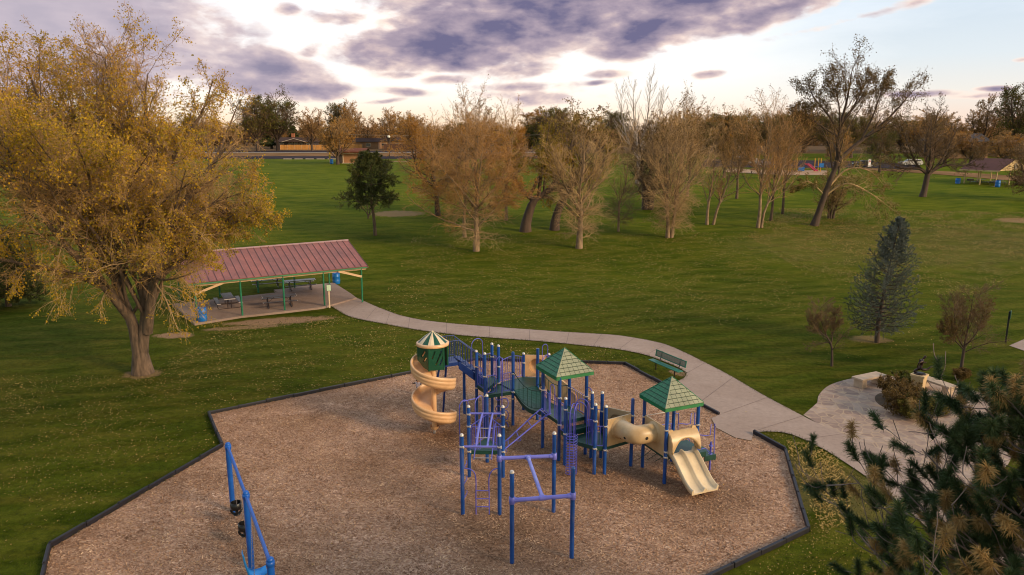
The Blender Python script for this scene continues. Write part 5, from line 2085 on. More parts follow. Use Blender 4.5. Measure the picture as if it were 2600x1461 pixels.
def tree(name, label, base, stems, lv, leaf, bark, twig, seed, group=None, cat="tree", rz=0.0, trunk_k=10, top=None, clumpy=(.9, .75), wide=1.0):
    """stems: list of control point lists (local, metres). lv: list of sprout dicts (level 1..). leaf: dict or None"""
    rng = np.random.default_rng(seed)
    root = thing(name, label, cat, tuple(base), group, rz)
    tr = []
    SP, SR = [], []
    for s in stems:
        p, r = stem_arr(s)
        tr.append(tubes_np(p, r, trunk_k))
        SP.append(p)
        SR.append(r)
    P0, R0 = np.concatenate(SP), np.concatenate(SR)
    tw = []
    cur = (P0, R0)
    for k, q in enumerate(lv):
        q = dict(q)
        sides = q.pop('k', 4)
        new = sprout(*cur, rng=rng, **q)
        keep = new[0][:, :, 2].min(1) > (.5 if k else .8)
        new = (new[0][keep], new[1][keep])
        (tr if k == 0 else tw).append(tubes_np(*new, sides))
        cur = new
    me = mesh_np("trunk", *join_np(tr), bark)
    link("trunk", me, root)
    if tw:
        link("branches", mesh_np("branches", *join_np(tw), twig), root)
    if leaf:
        q = dict(leaf)
        mt = q.pop('mat')
        zm = q.pop('zmin', None)
        if zm:
            mz = cur[0][:, :, 2].mean(1)
            cur = (cur[0][mz > zm * mz.max()], cur[1])
        V, F = leaves_np(cur[0], rng=rng, **q)
        V, F = clump(V, F, base, clumpy)
        link("crown", mesh_np("crown", V, F, mt, smooth=False), root)
    if top is not None:
        fit(root, base, top, wide)
    return root


def fit(root, base, top, wide=1.0):
    """scale a grown tree to the height the photo shows"""
    zm = max(np.percentile(np.array([v.co.z for v in c.data.vertices]), 99.9) for c in root.children)
    s = (atY(base[0] / max(base[1], 1) * FPX + CX, top, base[1]).z - base[2]) / zm
    root.scale = (s * wide, s * wide, s)


def L1(per, t0, t1, lr, ang, n=7, wig=.12, up=.05, rr=.5, **kw):
    return dict(per=per, t0=t0, t1=t1, lr=lr, ang=ang, n=n, wig=wig, up=up, rr=rr, **kw)


# the big golden cottonwood at the left
def big_tree():
    b = at(363, 948)
    st = [
        [(0, 0, -.1, .58), (0, 0, .3, .45), (-.03, 0, 1.0, .39), (-.10, 0, 1.9, .31), (-.42, .1, 3.0, .25), (-1.15, .3, 5.3, .21), (-1.7, .3, 7.1, .18), (-2.3, .5, 9, .17), (-3.1, .7, 11.3, .12), (-4.0, .8, 13.4, .07), (-4.6, .9, 15.6, .03)],
        [(.04, 0, 1.2, .34), (.22, .05, 2.1, .27), (.42, .1, 3.0, .24), (.35, .3, 4.2, .25), (.4, .5, 6.1, .21), (.9, .7, 8, .17), (1.2, .8, 11, .12), (1.0, .9, 13.4, .07), (1.3, 1, 15.2, .02)],
        [(.45, .0, 2.2, .26), (1.2, -.5, 4.6, .20), (2.3, -1.2, 6.6, .17), (3.5, -1.6, 8.8, .13), (4.7, -1.7, 10.3, .09), (6.2, -1.5, 12.0, .03)],
        [(-.5, .1, 3.0, .22), (-1.0, -1.0, 4.9, .18), (-1.8, -2.6, 7.4, .14), (-2.6, -3.7, 10.2, .10), (-3.0, -4.3, 13.6, .03)],
        [(-1.1, .3, 5.0, .18), (-3.0, .6, 7.0, .15), (-5.0, .4, 9.0, .11), (-7.0, .2, 11.4, .07), (-8.4, 0, 14.6, .02)],
        [(.4, .4, 4.6, .2), (1.2, 2.0, 6.6, .16), (2.4, 3.4, 9.2, .12), (3.6, 4.2, 12.0, .07), (4.3, 4.6, 13.8, .02)],
        [(-1.5, .3, 6.4, .17), (-1.9, 2.2, 9.0, .13), (-1.7, 3.4, 12.0, .08), (-1.4, 3.6, 14.9, .02)],
        [(-.9, .2, 4.2, .15), (-2.8, -.6, 5.4, .11), (-5.0, -1.0, 6.0, .08), (-7.4, -1.2, 6.6, .03)],
        [(1.1, -.5, 4.8, .13), (2.9, -.2, 6.2, .10), (4.8, .1, 7.6, .07), (6.6, .4, 8.4, .03)],
        [(2.0, -1.0, 6.2, .15), (4.0, -.2, 7.8, .12), (5.6, .6, 8.8, .08), (6.9, .8, 7.9, .03)],
        [(1.0, .8, 9, .12), (2.6, .6, 11.5, .09), (4.0, .4, 13.2, .05), (4.8, .2, 14.8, .02)],
        [(-2.6, .6, 9.6, .12), (-5.0, 1.0, 12.2, .08), (-6.8, 1.2, 13.8, .05), (-7.9, 1.3, 15.3, .02)],
    ]
    # limbs fanning out to fill the broad dome of the crown
    rn = random.Random(17)
    nodes = [(-.48, .1, 2.9), (.45, .1, 2.8), (-1.15, .3, 5.3), (.35, .3, 4.2), (1.1, -.5, 4.6), (-1.7, .3, 7.1), (.4, .5, 6.1)]
    for i in range(36):
        az_ = i * GOLD
        e_ = math.radians(6 + 78 * ((i * .618) % 1.0) ** .75)
        E_ = V3(-1.7 + 8.3 * math.cos(e_) * math.cos(az_), 7.6 * math.cos(e_) * math.sin(az_), 8.4 + 7.6 * math.sin(e_))
        A_ = Vector(nodes[i % len(nodes)])
        if e_ < .5:
            A_ = Vector(nodes[i % 4])
        m1 = A_.lerp(E_, .35) + V3(0, 0, .10 * (E_ - A_).length) + V3(rn.uniform(-.4, .4), rn.uniform(-.4, .4), 0)
        m2 = A_.lerp(E_, .7) + V3(0, 0, .06 * (E_ - A_).length) + V3(rn.uniform(-.4, .4), rn.uniform(-.4, .4), 0)
        st.append([(*A_, .085), (*m1, .07), (*m2, .045), (*E_, .014)])
    lv = [L1(14, .25, .99, .36, (25, 62), 8, .13, .05, .4, k=5, rmin=.014),
          L1(8, .15, .98, .48, (25, 60), 6, .16, .0, .5, k=4, rmin=.010),
          L1(8, .12, 1.0, .55, (20, 60), 5, .18, -.03, .6, k=3, rmin=.0065),
          L1(3, .2, 1.0, .50, (20, 60), 4, .2, -.05, .7, k=3, rmin=.005)]
    # drooping skirts of thin branches
    root = tree("cottonwood_tree", "huge golden-leaved tree with a forked trunk filling the left side", b, st, lv,
                dict(mat=M['leaf_gold'], count=150000, size=.102, t0=.1, spread=.10, droop=.8, aspect=.7), M['bark'], M['twig'], 11, trunk_k=14, top=34)
    rng = np.random.default_rng(5)
    P0 = np.concatenate([stem_arr(s)[0] for s in st])
    R0 = np.concatenate([stem_arr(s)[1] for s in st])
    P0, R0 = P0[:11], R0[:11]
    a = sprout(P0, R0, 9, .22, .75, .32, (60, 100), 8, .12, -.10, .26, rng, rmin=.014)
    b2 = sprout(*a, 9, .2, 1, .5, (20, 55), 6, .15, -.13, .6, rng, rmin=.008)
    c = sprout(*b2, 8, .1, 1, .6, (15, 50), 5, .18, -.14, .6, rng, rmin=.005)
    ok = [x[0][:, :, 2].min(1) > np.where(x[0][:, -1, 0] > .8, 2.1, 3.3) for x in (a, b2, c)]
    sets = [(x[0][o], x[1][o]) for x, o in zip((a, b2, c), ok)]
    link("hanging_branches", mesh_np("hanging_branches", *join_np([tubes_np(*s, 3) for s in sets]), M['twig_pale']), root)
    V, F = leaves_np(sets[2][0], 18000, .10, rng, .3, .05, 1.0, .7)
    link("hanging_leaves", mesh_np("hanging_leaves", V, F, M['leaf_gold'], smooth=False), root)


big_tree()


def gstem(h, r, lean=(0, 0), wig=.25, seed=0, z0=-.1, start=(0, 0)):
    rn = random.Random(seed)
    pts = []
    n = 7
    for i in range(n):
        t = i / (n - 1)
        w = wig * math.sin(math.pi * t)
        pts.append((start[0] + lean[0] * t ** 1.4 + rn.uniform(-w, w), start[1] + lean[1] * t ** 1.4 + rn.uniform(-w, w), z0 + (h - z0) * t, r * (1 - t) ** .8 + .012 if i else r * 1.25))
    return pts


UPRIGHT = [L1(24, .24, .98, .44, (20, 54), 8, .12, .085, .45, k=5, rmin=.024, taper=.38), L1(8, .15, .98, .48, (20, 52), 6, .13, .05, .5, k=3, rmin=.015), L1(8, .12, 1, .58, (18, 50), 4, .15, .02, .6, k=3, rmin=.0092)]
BUSHY = [L1(27, .16, .98, .48, (32, 78), 8, .14, .045, .42, k=5, rmin=.022, taper=.52), L1(11, .15, .98, .48, (25, 60), 6, .15, .0, .5, k=3, rmin=.015), L1(9, .1, 1, .56, (20, 55), 4, .18, -.02, .6, k=3, rmin=.0092)]
SKIRT = [L1(24, .10, .5, .20, (50, 98), 7, .24, -.03, .2, k=4, rmin=.013, taper=.1), L1(11, .1, .98, .72, (25, 70), 6, .2, -.05, .5, k=3, rmin=.010), L1(8, .1, 1, .55, (20, 60), 5, .2, -.05, .6, k=3, rmin=.008)]


def skirt(root, stems, seed, twig, leafs=None):
    rng = np.random.default_rng(seed)
    P0 = np.concatenate([stem_arr(s)[0] for s in stems])
    R0 = np.concatenate([stem_arr(s)[1] for s in stems])
    cur = (P0, R0)
    parts = []
    for q in SKIRT:
        q = dict(q)
        k = q.pop('k')
        cur = sprout(*cur, rng=rng, **q)
        keep = cur[0][:, :, 2].min(1) > .5
        cur = (cur[0][keep], cur[1][keep])
        parts.append(tubes_np(*cur, k))
    link("low_branches", mesh_np("low_branches", *join_np(parts), twig), root)


def grove():
    g = "bare autumn trees of the grove"
    b = at(1209, 638)
    st = [gstem(13.3, .26, (.2, .4), .25, 1), [(0, 0, 4.6, .14), (1.6, .3, 6.6, .1), (3.0, .5, 9.2, .06), (3.4, .6, 12.2, .015)], [(0, 0, 4.8, .13), (-1.5, -.4, 7, .09), (-3.0, -.3, 9.0, .06), (-3.9, 0, 11.6, .015)], [(0, 0, 5.2, .12), (.4, -1.4, 8, .08), (.9, -2.0, 12.6, .015)], [(0, 0, 4.2, .1), (-2.2, .2, 5.2, .07), (-4.8, .2, 6.8, .015)], [(0, 0, 4.3, .1), (2.2, -.2, 5.4, .07), (4.6, 0, 7.0, .015)]]
    r = tree("rust_tree", "broad rust-coloured tree with pale twigs in front of the grove, nearest on its left", b, st, BUSHY, dict(mat=M['leaf_rust'], count=15000, size=.11, spread=.1, droop=.3), M['bark_pale'], M['twig_rust'], 21, g, top=262, wide=1.18)
    skirt(r, st[:1], 31, M['twig_pale'])
    b = at(1180, 603)
    tree("rust_tree", "taller rust tree with dotted leaves at its tip just behind the broad rust tree", b, [gstem(17.2, .24, (.6, 0), .2, 2), [(0, 0, 7, .12), (1.5, .3, 11, .08), (2.2, .4, 15.6, .015)], [(0, 0, 6, .12), (-2.2, .1, 9, .08), (-3.0, .3, 13.2, .015)]], UPRIGHT,
         dict(mat=M['leaf_brown'], count=9000, size=.17, zmin=.5, spread=.1), M['bark_pale'], M['twig_rust'], 22, g, top=198)
    b = at(1112, 548)
    tree("rust_tree", "low spreading rust tree with a dark forked trunk at the far left of the grove", b, [gstem(9.5, .3, (-.8, 0), .3, 3), [(0, 0, 3, .2), (-2.2, 0, 5.2, .13), (-3.2, 0, 10.2, .02)], [(0, 0, 3.2, .2), (2.6, .5, 6, .12), (3.6, .5, 10.8, .02)]], BUSHY,
         dict(mat=M['leaf_rust'], count=14000, size=.14, spread=.12), M['bark_dark'], M['twig_rust'], 23, g, top=268)
    b = at(1285, 560)
    tree("rust_tree", "leafy rust tree with a pointed dotted top right of the broad rust tree", b, [gstem(13.6, .22, (.3, 0), .2, 4), [(0, 0, 5, .12), (1.4, .2, 8.6, .08), (1.8, .3, 12.2, .015)]], UPRIGHT, dict(mat=M['leaf_rust'], count=12000, size=.14, spread=.1), M['bark_pale'], M['twig_rust'], 24, g, top=243)
    b = at(1470, 631)
    st = [gstem(12.4, .27, (.2, 0), .2, 5), [(0, 0, 4.6, .12), (1.4, .2, 7, .08), (2.5, .3, 10.4, .015)], [(0, 0, 4.2, .12), (-1.5, -.2, 7, .08), (-2.6, -.2, 10.2, .015)]]
    r = tree("bare_tree", "pale bare tree standing alone in front of the yellow willow", b, st, UPRIGHT, dict(mat=M['leaf_brown'], count=2600, size=.17, t0=.3, zmin=.72), M['bark_pale'], M['twig_pale'], 25, g, top=250, wide=1.2)
    skirt(r, st[:1], 35, M['twig_pale'])
    b = at(1695, 604)
    st = [gstem(13.6, .22, (-.5, .2), .2, 6), gstem(12.8, .2, (1.4, .3), .2, 7, start=(.45, .1)), [(0, 0, 5.2, .12), (-1.3, 0, 8, .08), (-2.3, .2, 12.4, .015)], [(.6, 0, 5.0, .12), (2.4, .2, 7.4, .08), (4.4, .2, 10.6, .015)]]
    r = tree("bare_tree", "pale bare twin-trunked tree at the front right of the grove", b, st, UPRIGHT, dict(mat=M['leaf_brown'], count=2600, size=.17, t0=.4, zmin=.72), M['bark_pale'], M['twig_pale'], 26, g, top=262, wide=1.15)
    skirt(r, st[:2], 36, M['twig_pale'])
    b = at(1570, 588)
    st = [[(0, 0, -.1, .2), (0, 0, 3.2, .16), (.1, 0, 5, .13), (.9, .1, 7.2, .1), (1.2, .2, 10, .06), (1.2, .2, 14, .02)]]
    r = tree("bare_tree", "slim bare tree whose trunk kinks to the right between two pale trees", b, st, UPRIGHT, dict(mat=M['leaf_olive'], count=900, size=.15, t0=.7), M['bark_pale'], M['twig_pale'], 27, g, top=300)
    skirt(r, st, 37, M['twig_brown'])
    # two leaning willows
    for (px, st, seed, lab) in (
        ((1334, 588), [[(0, 0, -.1, .6), (.1, 0, 1.0, .46), (.5, 0, 2.2, .40), (.75, 0, 3.0, .36), (2.2, .2, 3.9, .26), (3.8, .3, 6.4, .18), (4.6, .3, 9.6, .04)], [(.75, 0, 3.0, .26), (-.6, .1, 4.2, .2), (-1.6, .2, 6.6, .13), (-1.8, .2, 9.0, .03)], [(1.2, 0, 3.2, .2), (1.5, -.8, 6, .14), (2.2, -1.2, 10.2, .03)], [(.4, 0, 3.4, .18), (2.0, 1.2, 6.5, .14), (3.0, 1.4, 10, .03)]], 41, "leaning willow with a forked dark trunk and yellow-green foliage"),
        ((1408, 584), [[(0, 0, -.1, .62), (.1, 0, 1.2, .48), (.7, 0, 3.0, .42), (1.6, .1, 4.6, .36), (3.0, .3, 7.6, .24), (4.2, .5, 11.4, .04)], [(1.0, 0, 3.8, .25), (.0, .5, 6.6, .18), (-.6, .8, 10.6, .03)], [(1.7, .1, 4.8, .25), (4.4, .4, 6.4, .18), (6.6, .5, 9.6, .03)], [(2.2, .2, 6, .2), (2.0, 1.4, 9, .14), (2.4, 1.8, 12.0, .03)]], 42, "leaning willow with a thick bent trunk and golden crown")):
        tree("willow_tree", lab, at(*px), st, [L1(16, .3, .99, .36, (30, 70), 8, .14, .02, .4, k=5, rmin=.03), L1(10, .2, 1, .5, (25, 60), 6, .15, -.06, .5, k=3, rmin=.014), L1(9, .1, 1, .62, (20, 60), 6, .12, -.16, .5, k=3, rmin=.009)],
             dict(mat=M['leaf_willow'], count=26000, size=.19, spread=.1, droop=1.6, aspect=.4), M['bark_dark'], M['twig_brown'], seed, "leaning willows in the middle of the grove", top=283)
    b = at(1642, 532)
    st = [gstem(8.8, .3, (x, y), .2, 50 + i, start=(x * .25, y * .25)) for i, (x, y) in enumerate(((-1.0, 0), (.3, .6), (1.6, .1)))]
    tree("bare_tree", "dark bushy three-stemmed tree in the shade at the middle of the grove", b, st, BUSHY, dict(mat=M['leaf_brown'], count=6500, size=.17), M['bark_dark'], M['twig_brown'], 28, g, top=300)
    b = at(1618, 468)
    st = [[(0, 0, -.1, .5), (.1, 0, 5.6, .4), (.2, 0, 7.0, .36), (-.6, .2, 10.5, .25), (-1.3, .3, 16, .14), (-1.7, .4, 22.4, .02)], [(.2, 0, 7, .3), (1.0, -.2, 10.5, .24), (1.9, -.2, 16, .13), (2.4, -.2, 24.4, .02)], [(.1, 0, 5.6, .3), (-2.4, .3, 10, .2), (-3.8, .5, 15, .1), (-4.6, .5, 21.5, .02)], [(.4, 0, 7.5, .25), (3.2, .3, 11.5, .18), (5.0, .4, 16.5, .1), (5.8, .4, 21, .02)]]
    tree("bare_tree", "tallest leafless whitish tree rising above the grove", b, st, [L1(16, .2, .98, .36, (18, 42), 8, .06, .11, .45, k=5, rmin=.04), L1(8, .15, .98, .45, (15, 38), 6, .08, .08, .5, k=3, rmin=.022), L1(5, .15, 1, .5, (15, 40), 5, .1, .06, .6, k=3, rmin=.014)], None, M['bark_grey'], M['bark_grey'], 29, g, top=162)
    b = at(1795, 571)
    tree("bare_tree", "slender straight tree left of the pair with dark thin trunks", b, [gstem(14.4, .24, (1.0, 0), .25, 60)], UPRIGHT, dict(mat=M['leaf_brown'], count=3200, size=.17, t0=.4, zmin=.6), M['bark_pale'], M['twig'], 61, g, top=262)
    b = at(1811, 571)
    tree("bare_tree", "slender tree leaning right with a broken dark stub beside the straight one", b, [[(0, 0, -.1, .24), (.5, 0, 2.4, .19), (1.7, 0, 6.0, .14), (2.4, 0, 9, .09), (2.6, .1, 13.4, .02)], [(.9, 0, 3.5, .2), (.7, -.1, 5.4, .17), (.9, -.1, 6.3, .12)]], UPRIGHT, dict(mat=M['leaf_brown'], count=3200, size=.17, t0=.4, zmin=.6), M['bark_pale'], M['twig'], 62, g, top=268)
    b = at(1924, 579)
    st = [gstem(15.4, .24, (.9, 0), .2, 63), [(.5, 0, -.1, .2), (.8, 0, 2.4, .16), (1.9, 0, 5.2, .12), (3.4, .1, 10, .06), (3.6, .1, 13.6, .02)], [(.4, 0, 6.5, .12), (-1.4, .2, 9.4, .08), (-2.4, .2, 13.2, .02)]]
    tree("bare_tree", "double-trunked tree with rusty crown at the right end of the grove", b, st, UPRIGHT, dict(mat=M['leaf_brown'], count=6500, size=.17, t0=.3, zmin=.45), M['bark_pale'], M['twig_rust'], 64, g, top=215)
    for (px, h, seed, lab) in (((1957, 561), 12.6, 65, "thin dark-trunked tree just right of the double-trunked tree"), ((1987, 544), 12.4, 66, "thin dark-trunked tree between the double-trunked tree and the big leaning one")):
        tree("bare_tree", lab, at(*px), [gstem(h, .2, (.4, 0), .2, seed)], UPRIGHT, dict(mat=M['leaf_brown'], count=3600, size=.16, t0=.4), M['bark'], M['twig_rust'], seed + 5, g, top=275)
    for (px, h, seed, lab) in (((1745, 500), 13.5, 67, "pointed dotted tree behind the twin-trunked pale tree"), ((1870, 505), 12.0, 68, "leafy bare tree behind the slender pair"), ((1720, 520), 15.2, 69, "tall narrow tree with dark dotted tip behind the grove")):
        tree("bare_tree", lab, at(*px), [gstem(h, .22, (.4, 0), .2, seed), [(0, 0, 4, .12), (1.5, 0, 7, .08), (2.1, 0, h * .8, .02)]], UPRIGHT, dict(mat=M['leaf_brown'], count=4200, size=.19, t0=.4), M['bark'], M['twig'], seed + 9, g, top={1745: 243, 1870: 262, 1720: 208}[px[0]])
    # the big leaning cottonwood
    b = at(2067, 573)
    st = [[(0, 0, -.1, .62), (.2, 0, .6, .46), (.8, 0, 3.0, .40), (1.7, 0, 6.2, .34), (2.4, 0, 8.4, .30), (2.2, 0, 10.5, .25), (2.5, .1, 13.6, .2), (3.0, .1, 16.6, .12), (3.3, .1, 20.4, .02)],
          [(2.5, 0, 8.6, .28), (4.2, .1, 10.2, .24), (6.6, .2, 12.2, .19), (9.0, .2, 14.4, .12), (11.5, .2, 17.6, .03)],
          [(2.3, 0, 12.2, .16), (.6, .3, 14.6, .12), (-1.2, .4, 16.6, .07), (-2.2, .5, 18.4, .02)], [(2.5, .1, 13.4, .16), (4.0, -.2, 16, .1), (5.4, -.3, 19.6, .02)],
          [(5.2, .1, 11.0, .15), (6.6, .2, 14.4, .10), (7.6, .2, 18.6, .02)], [(2.3, 0, 11.6, .13), (.0, .2, 13.0, .10), (-3.6, .3, 15.2, .02)], [(2.4, .1, 12.4, .13), (1.6, -.8, 15.5, .09), (.2, -1.0, 19.6, .02)]]
    lv = [L1(15, .36, .99, .42, (30, 65), 8, .14, .06, .4, k=5, rmin=.03), L1(9, .2, .98, .50, (25, 55), 6, .16, .03, .5, k=3, rmin=.018), L1(6, .15, 1, .5, (20, 55), 5, .18, .0, .6, k=3, rmin=.012)]
    r = tree("cottonwood_tree", "large dark leaning tree with a long limb slanting right, at the right of the grove", b, st, lv, dict(mat=M['leaf_brown'], count=46000, size=.165, t0=.1, spread=.22, droop=.6, aspect=.7), M['bark_dark'], M['twig_brown'], 71, clumpy=(.9, .35), top=105)
    rng = np.random.default_rng(72)
    s2 = [[(1.1, 0, 4.0, .16), (3.4, -.6, 5.6, .12), (6.2, -1.0, 4.6, .09), (9.6, -1.6, 2.2, .03)], [(1.4, 0, 5.0, .14), (4.0, .6, 7.4, .1), (7.0, .6, 7.2, .07), (9.5, .8, 5.0, .02)], [(.9, 0, 4.2, .12), (-1.2, .2, 5.8, .09), (-3.2, .2, 4.9, .02)]]
    P0 = np.concatenate([stem_arr(s)[0] for s in s2])
    R0 = np.concatenate([stem_arr(s)[1] for s in s2])
    parts = [tubes_np(P0, R0, 7)]
    cur = (P0, R0)
    for q in [L1(18, .2, 1, .34, (35, 75), 7, .15, -.02, .45, rmin=.018), L1(9, .15, 1, .5, (25, 60), 6, .16, -.04, .5, rmin=.012), L1(7, .1, 1, .55, (20, 55), 5, .18, -.05, .6, rmin=.009)]:
        cur = sprout(*cur, rng=rng, **q)
        kp = cur[0][:, :, 2].min(1) > .7
        cur = (cur[0][kp], cur[1][kp])
        parts.append(tubes_np(*cur, 3))
    link("low_branches", mesh_np("low_branches", *join_np(parts), M['twig_pale']), r)
    link("low_leaves", mesh_np("low_leaves", *leaves_np(cur[0], 5200, .16, rng, .3, .08, .5, .6), M['leaf_olive'], smooth=False), r)
    b = at(2108, 555)
    st = [gstem(6.8, .2, (x, 0), .2, 80 + i, start=(x * .3, 0)) for i, x in enumerate((-.9, .1, 1.6))]
    tree("olive_tree", "short bushy three-stemmed tree beneath the long slanting limb", b, st, BUSHY, dict(mat=M['leaf_olive'], count=9000, size=.16), M['bark_dark'], M['twig_pale'], 81, top=425)
    b = at(2342, 500)
    st = [[(0, 0, -.1, .62), (.2, 0, 1.0, .5), (.5, 0, 4.2, .42), (.7, 0, 7, .3), (.9, 0, 14.0, .03)], [(.5, 0, 3.8, .28), (-1.6, .2, 5.6, .2), (-4.0, .4, 10.5, .04)], [(.5, 0, 3.6, .3), (2.6, .2, 6.0, .22), (4.8, .4, 11.4, .04)], [(.4, 0, 3.7, .22), (-1.2, 0, 4.7, .18), (-4.5, 0, 4.9, .13), (-7.6, -.2, 6.4, .03)], [(.6, 0, 3.9, .2), (3.2, 0, 5.2, .16), (6.6, 0, 5.2, .11), (8.8, 0, 6.4, .03)], [(.5, 0, 4.4, .26), (.8, 2.2, 8, .18), (1.6, 3, 12.8, .03)], [(.5, 0, 4.4, .24), (-.6, -2.0, 8, .18), (-1.6, -3, 12.5, .03)]]
    tree("round_tree", "dark rounded tree with long level lower branches near the tan pavilion", b, st, [L1(17, .25, .99, .40, (28, 62), 8, .12, .05, .4, k=5, rmin=.035), L1(10, .2, 1, .48, (22, 55), 6, .15, .03, .5, k=3, rmin=.02), L1(9, .1, 1, .55, (20, 55), 5, .17, .0, .6, k=3, rmin=.014)], dict(mat=M['leaf_brown'], count=9000, size=.2, t0=.4), M['bark_dark'], M['twig_brown'], 82, top=238)
    b = at(2233, 438)
    tree("leafy_tree", "yellow-green leafy tree between the big leaning tree and the dark rounded tree", b, [gstem(15.4, .42, (-.6, 0), .3, 83), [(0, 0, 4, .25), (-2.6, 0, 7.5, .16), (-4.4, 0, 12.4, .03)], [(0, 0, 4, .25), (2.4, 0, 8, .16), (3.6, 0, 12.6, .03)]], BUSHY, dict(mat=M['leaf_green'], count=13000, size=.30, t0=.2, spread=.2), M['bark_dark'], M['twig_brown'], 84, top=300)
    b = at(2655, 508)
    st = [gstem(8.4, .3, (-2.0, 0), .4, 85), [(0, 0, 1.6, .2), (-3.2, 0, 3.4, .14), (-5.2, 0, 6.8, .03)], [(0, 0, 1.4, .18), (-2.8, -.6, 2.2, .12), (-5.4, -.8, 3.0, .03)]]
    tree("bushy_tree", "brown twiggy tree cut off by the right edge in front of the tan pavilion", b, st, BUSHY, dict(mat=M['leaf_brown'], count=8000, size=.16), M['bark_dark'], M['twig_brown'], 86, top=330)
    b = at(548, 612)
    tree("golden_tree", "slim golden-leaved tree behind the red-roofed shelter", b, [gstem(11.0, .24, (.2, 0), .3, 87), [(0, 0, 4, .12), (1.6, .2, 6.6, .08), (2.4, .3, 9.4, .02)], [(0, 0, 4.2, .12), (-1.6, 0, 7, .08), (-2.2, 0, 9.6, .02)]], UPRIGHT, dict(mat=M['leaf_gold'], count=7000, size=.16, t0=.2, droop=.6), M['bark'], M['twig'], 88, top=420)


grove()


def small_tree(px, h, label, stems, leafm, twigm, n, seed, lsize=.05):
    b = at(*px)
    lv = [L1(14, .28, .98, .5, (25, 60), 7, .12, .05, .45, k=4, rmin=.010, taper=.5), L1(9, .15, 1, .5, (22, 55), 6, .15, .02, .5, k=3, rmin=.006), L1(8, .1, 1, .55, (20, 55), 5, .18, .0, .6, k=3, rmin=.004), L1(4, .1, 1, .6, (20, 55), 4, .18, .0, .6, k=3, rmin=.0035)]
    return tree("ornamental_tree", label, b, stems, lv, dict(mat=leafm, count=n, size=lsize, t0=.2, spread=.03), M['bark_dark'], twigm, seed)


small_tree((2112, 930), 3.3, "small grey-brown ornamental tree with a leaning trunk left of the blue spruce", [[(0, 0, -.05, .075), (-.05, 0, .7, .06), (-.14, 0, 1.2, .055), (-.45, 0, 1.7, .04), (-.75, .1, 2.6, .02), (-.8, .1, 3.2, .008)], [(-.14, 0, 1.2, .04), (-.05, .1, 1.9, .03), (.05, .1, 2.9, .01)], [(-.3, 0, 1.5, .035), (-.9, -.1, 2.0, .025), (-1.35, -.1, 2.7, .008)]], M['leaf_brown'], M['twig_brown'], 5200, 91)
small_tree((2438, 952), 4.3, "small dark olive ornamental tree right of the blue spruce", [[(0, 0, -.05, .085), (.02, 0, 1.0, .07), (.03, 0, 1.5, .06), (.1, 0, 2.8, .03), (.15, 0, 4.2, .008)], [(.02, 0, 1.4, .045), (-.45, .1, 2.3, .03), (-.7, .1, 3.8, .008)], [(.02, 0, 1.45, .045), (.5, -.1, 2.3, .03), (.75, -.1, 3.6, .008)], [(.0, 0, 1.35, .04), (-.7, -.1, 2.0, .025), (-1.2, -.1, 2.6, .008)]], M['leaf_brown'], M['twig_brown'], 11000, 92, .055)


# conifers ------------------------------------------------------------
def needles_np(P_, per, ln, w, rng, t0=.2, fwd=.7):
    """stiff needles along branch polylines: slim triangles folded to quads"""
    N, n, _ = P_.shape
    cnt = N * per
    i = np.repeat(np.arange(N), per)
    x = rng.uniform(t0, 1.0, cnt) * (n - 1)
    j = np.minimum(x.astype(int), n - 2)
    f = (x - j)[:, None]
    c = P_[i, j] * (1 - f) + P_[i, j + 1] * f
    tan = nrm(P_[i, j + 1] - P_[i, j])
    d = nrm(nrm(rng.normal(0, 1, (cnt, 3))) + tan * fwd)
    e = nrm(np.cross(d, rng.normal(0, 1, (cnt, 3)))) * w * .5
    L = (ln * rng.uniform(.7, 1.2, cnt))[:, None]
    V = np.stack([c - e, c + e, c + d * L + e * .3, c + d * L - e * .3], 1).reshape(-1, 3)
    return V, np.arange(cnt * 4).reshape(-1, 4)


def spruce():
    rng = np.random.default_rng(101)
    b = at(2227, 870)
    root = thing("blue_spruce", "slender blue spruce with sparse drooping tiers on the right lawn", "tree", b)
    H = 7.5
    p, r = stem_arr([(0, 0, -.05, .16), (-.05, 0, 1.2, .13), (.1, 0, 3, .09), (.3, 0, 5, .05), (.62, 0, H, .012)], 20)
    br, tw = [], []
    Ps, Rs = [], []
    z = .75
    while z < H - .25:
        t = z / H
        rad = 2.35 * (1 - t) ** .78 * (.72 if z < 1.0 else 1) + .12
        n = int(rng.integers(5, 8))
        ph = rng.uniform(0, 6.28)
        x0 = np.interp(z, p[0, :, 2], p[0, :, 0])
        for k in range(n):
            a = ph + 2 * np.pi * k / n + rng.normal(0, .2)
            L = rad * rng.uniform(.6, 1.12)
            up0 = .30 + .5 * t
            pts = []
            for s in np.linspace(0, 1, 8):
                pts.append((x0 + math.cos(a) * L * s, math.sin(a) * L * s, z + L * (up0 * s * .35 - .30 * s * s * (1 - t) + .42 * s ** 3.2)))
            Ps.append(pts)
            Rs.append(np.linspace(.028 * (1 - t) + .01, .006, 8))
        z += .23 * rng.uniform(.7, 1.3) + .06 * (1 - t)
    P0, R0 = np.array(Ps), np.array(Rs)
    t1 = sprout(P0, R0, 12, .25, .98, .36, (35, 65), 4, .1, .02, .6, rng, rmin=.005, taper=.6)
    link("trunk", mesh_np("trunk", *tubes_np(p, r, 10), M['bark_dark']), root)
    link("branches", mesh_np("branches", *join_np([tubes_np(P0, R0, 4), tubes_np(*t1, 3)]), M['bark_dark']), root)
    V, F = join_np([needles_np(P0, 95, .09, .018, rng, .35), needles_np(t1[0], 30, .085, .018, rng, .2)])
    link("needles", mesh_np("needles", V, F, M['needle_blue'], smooth=False), root)


spruce()


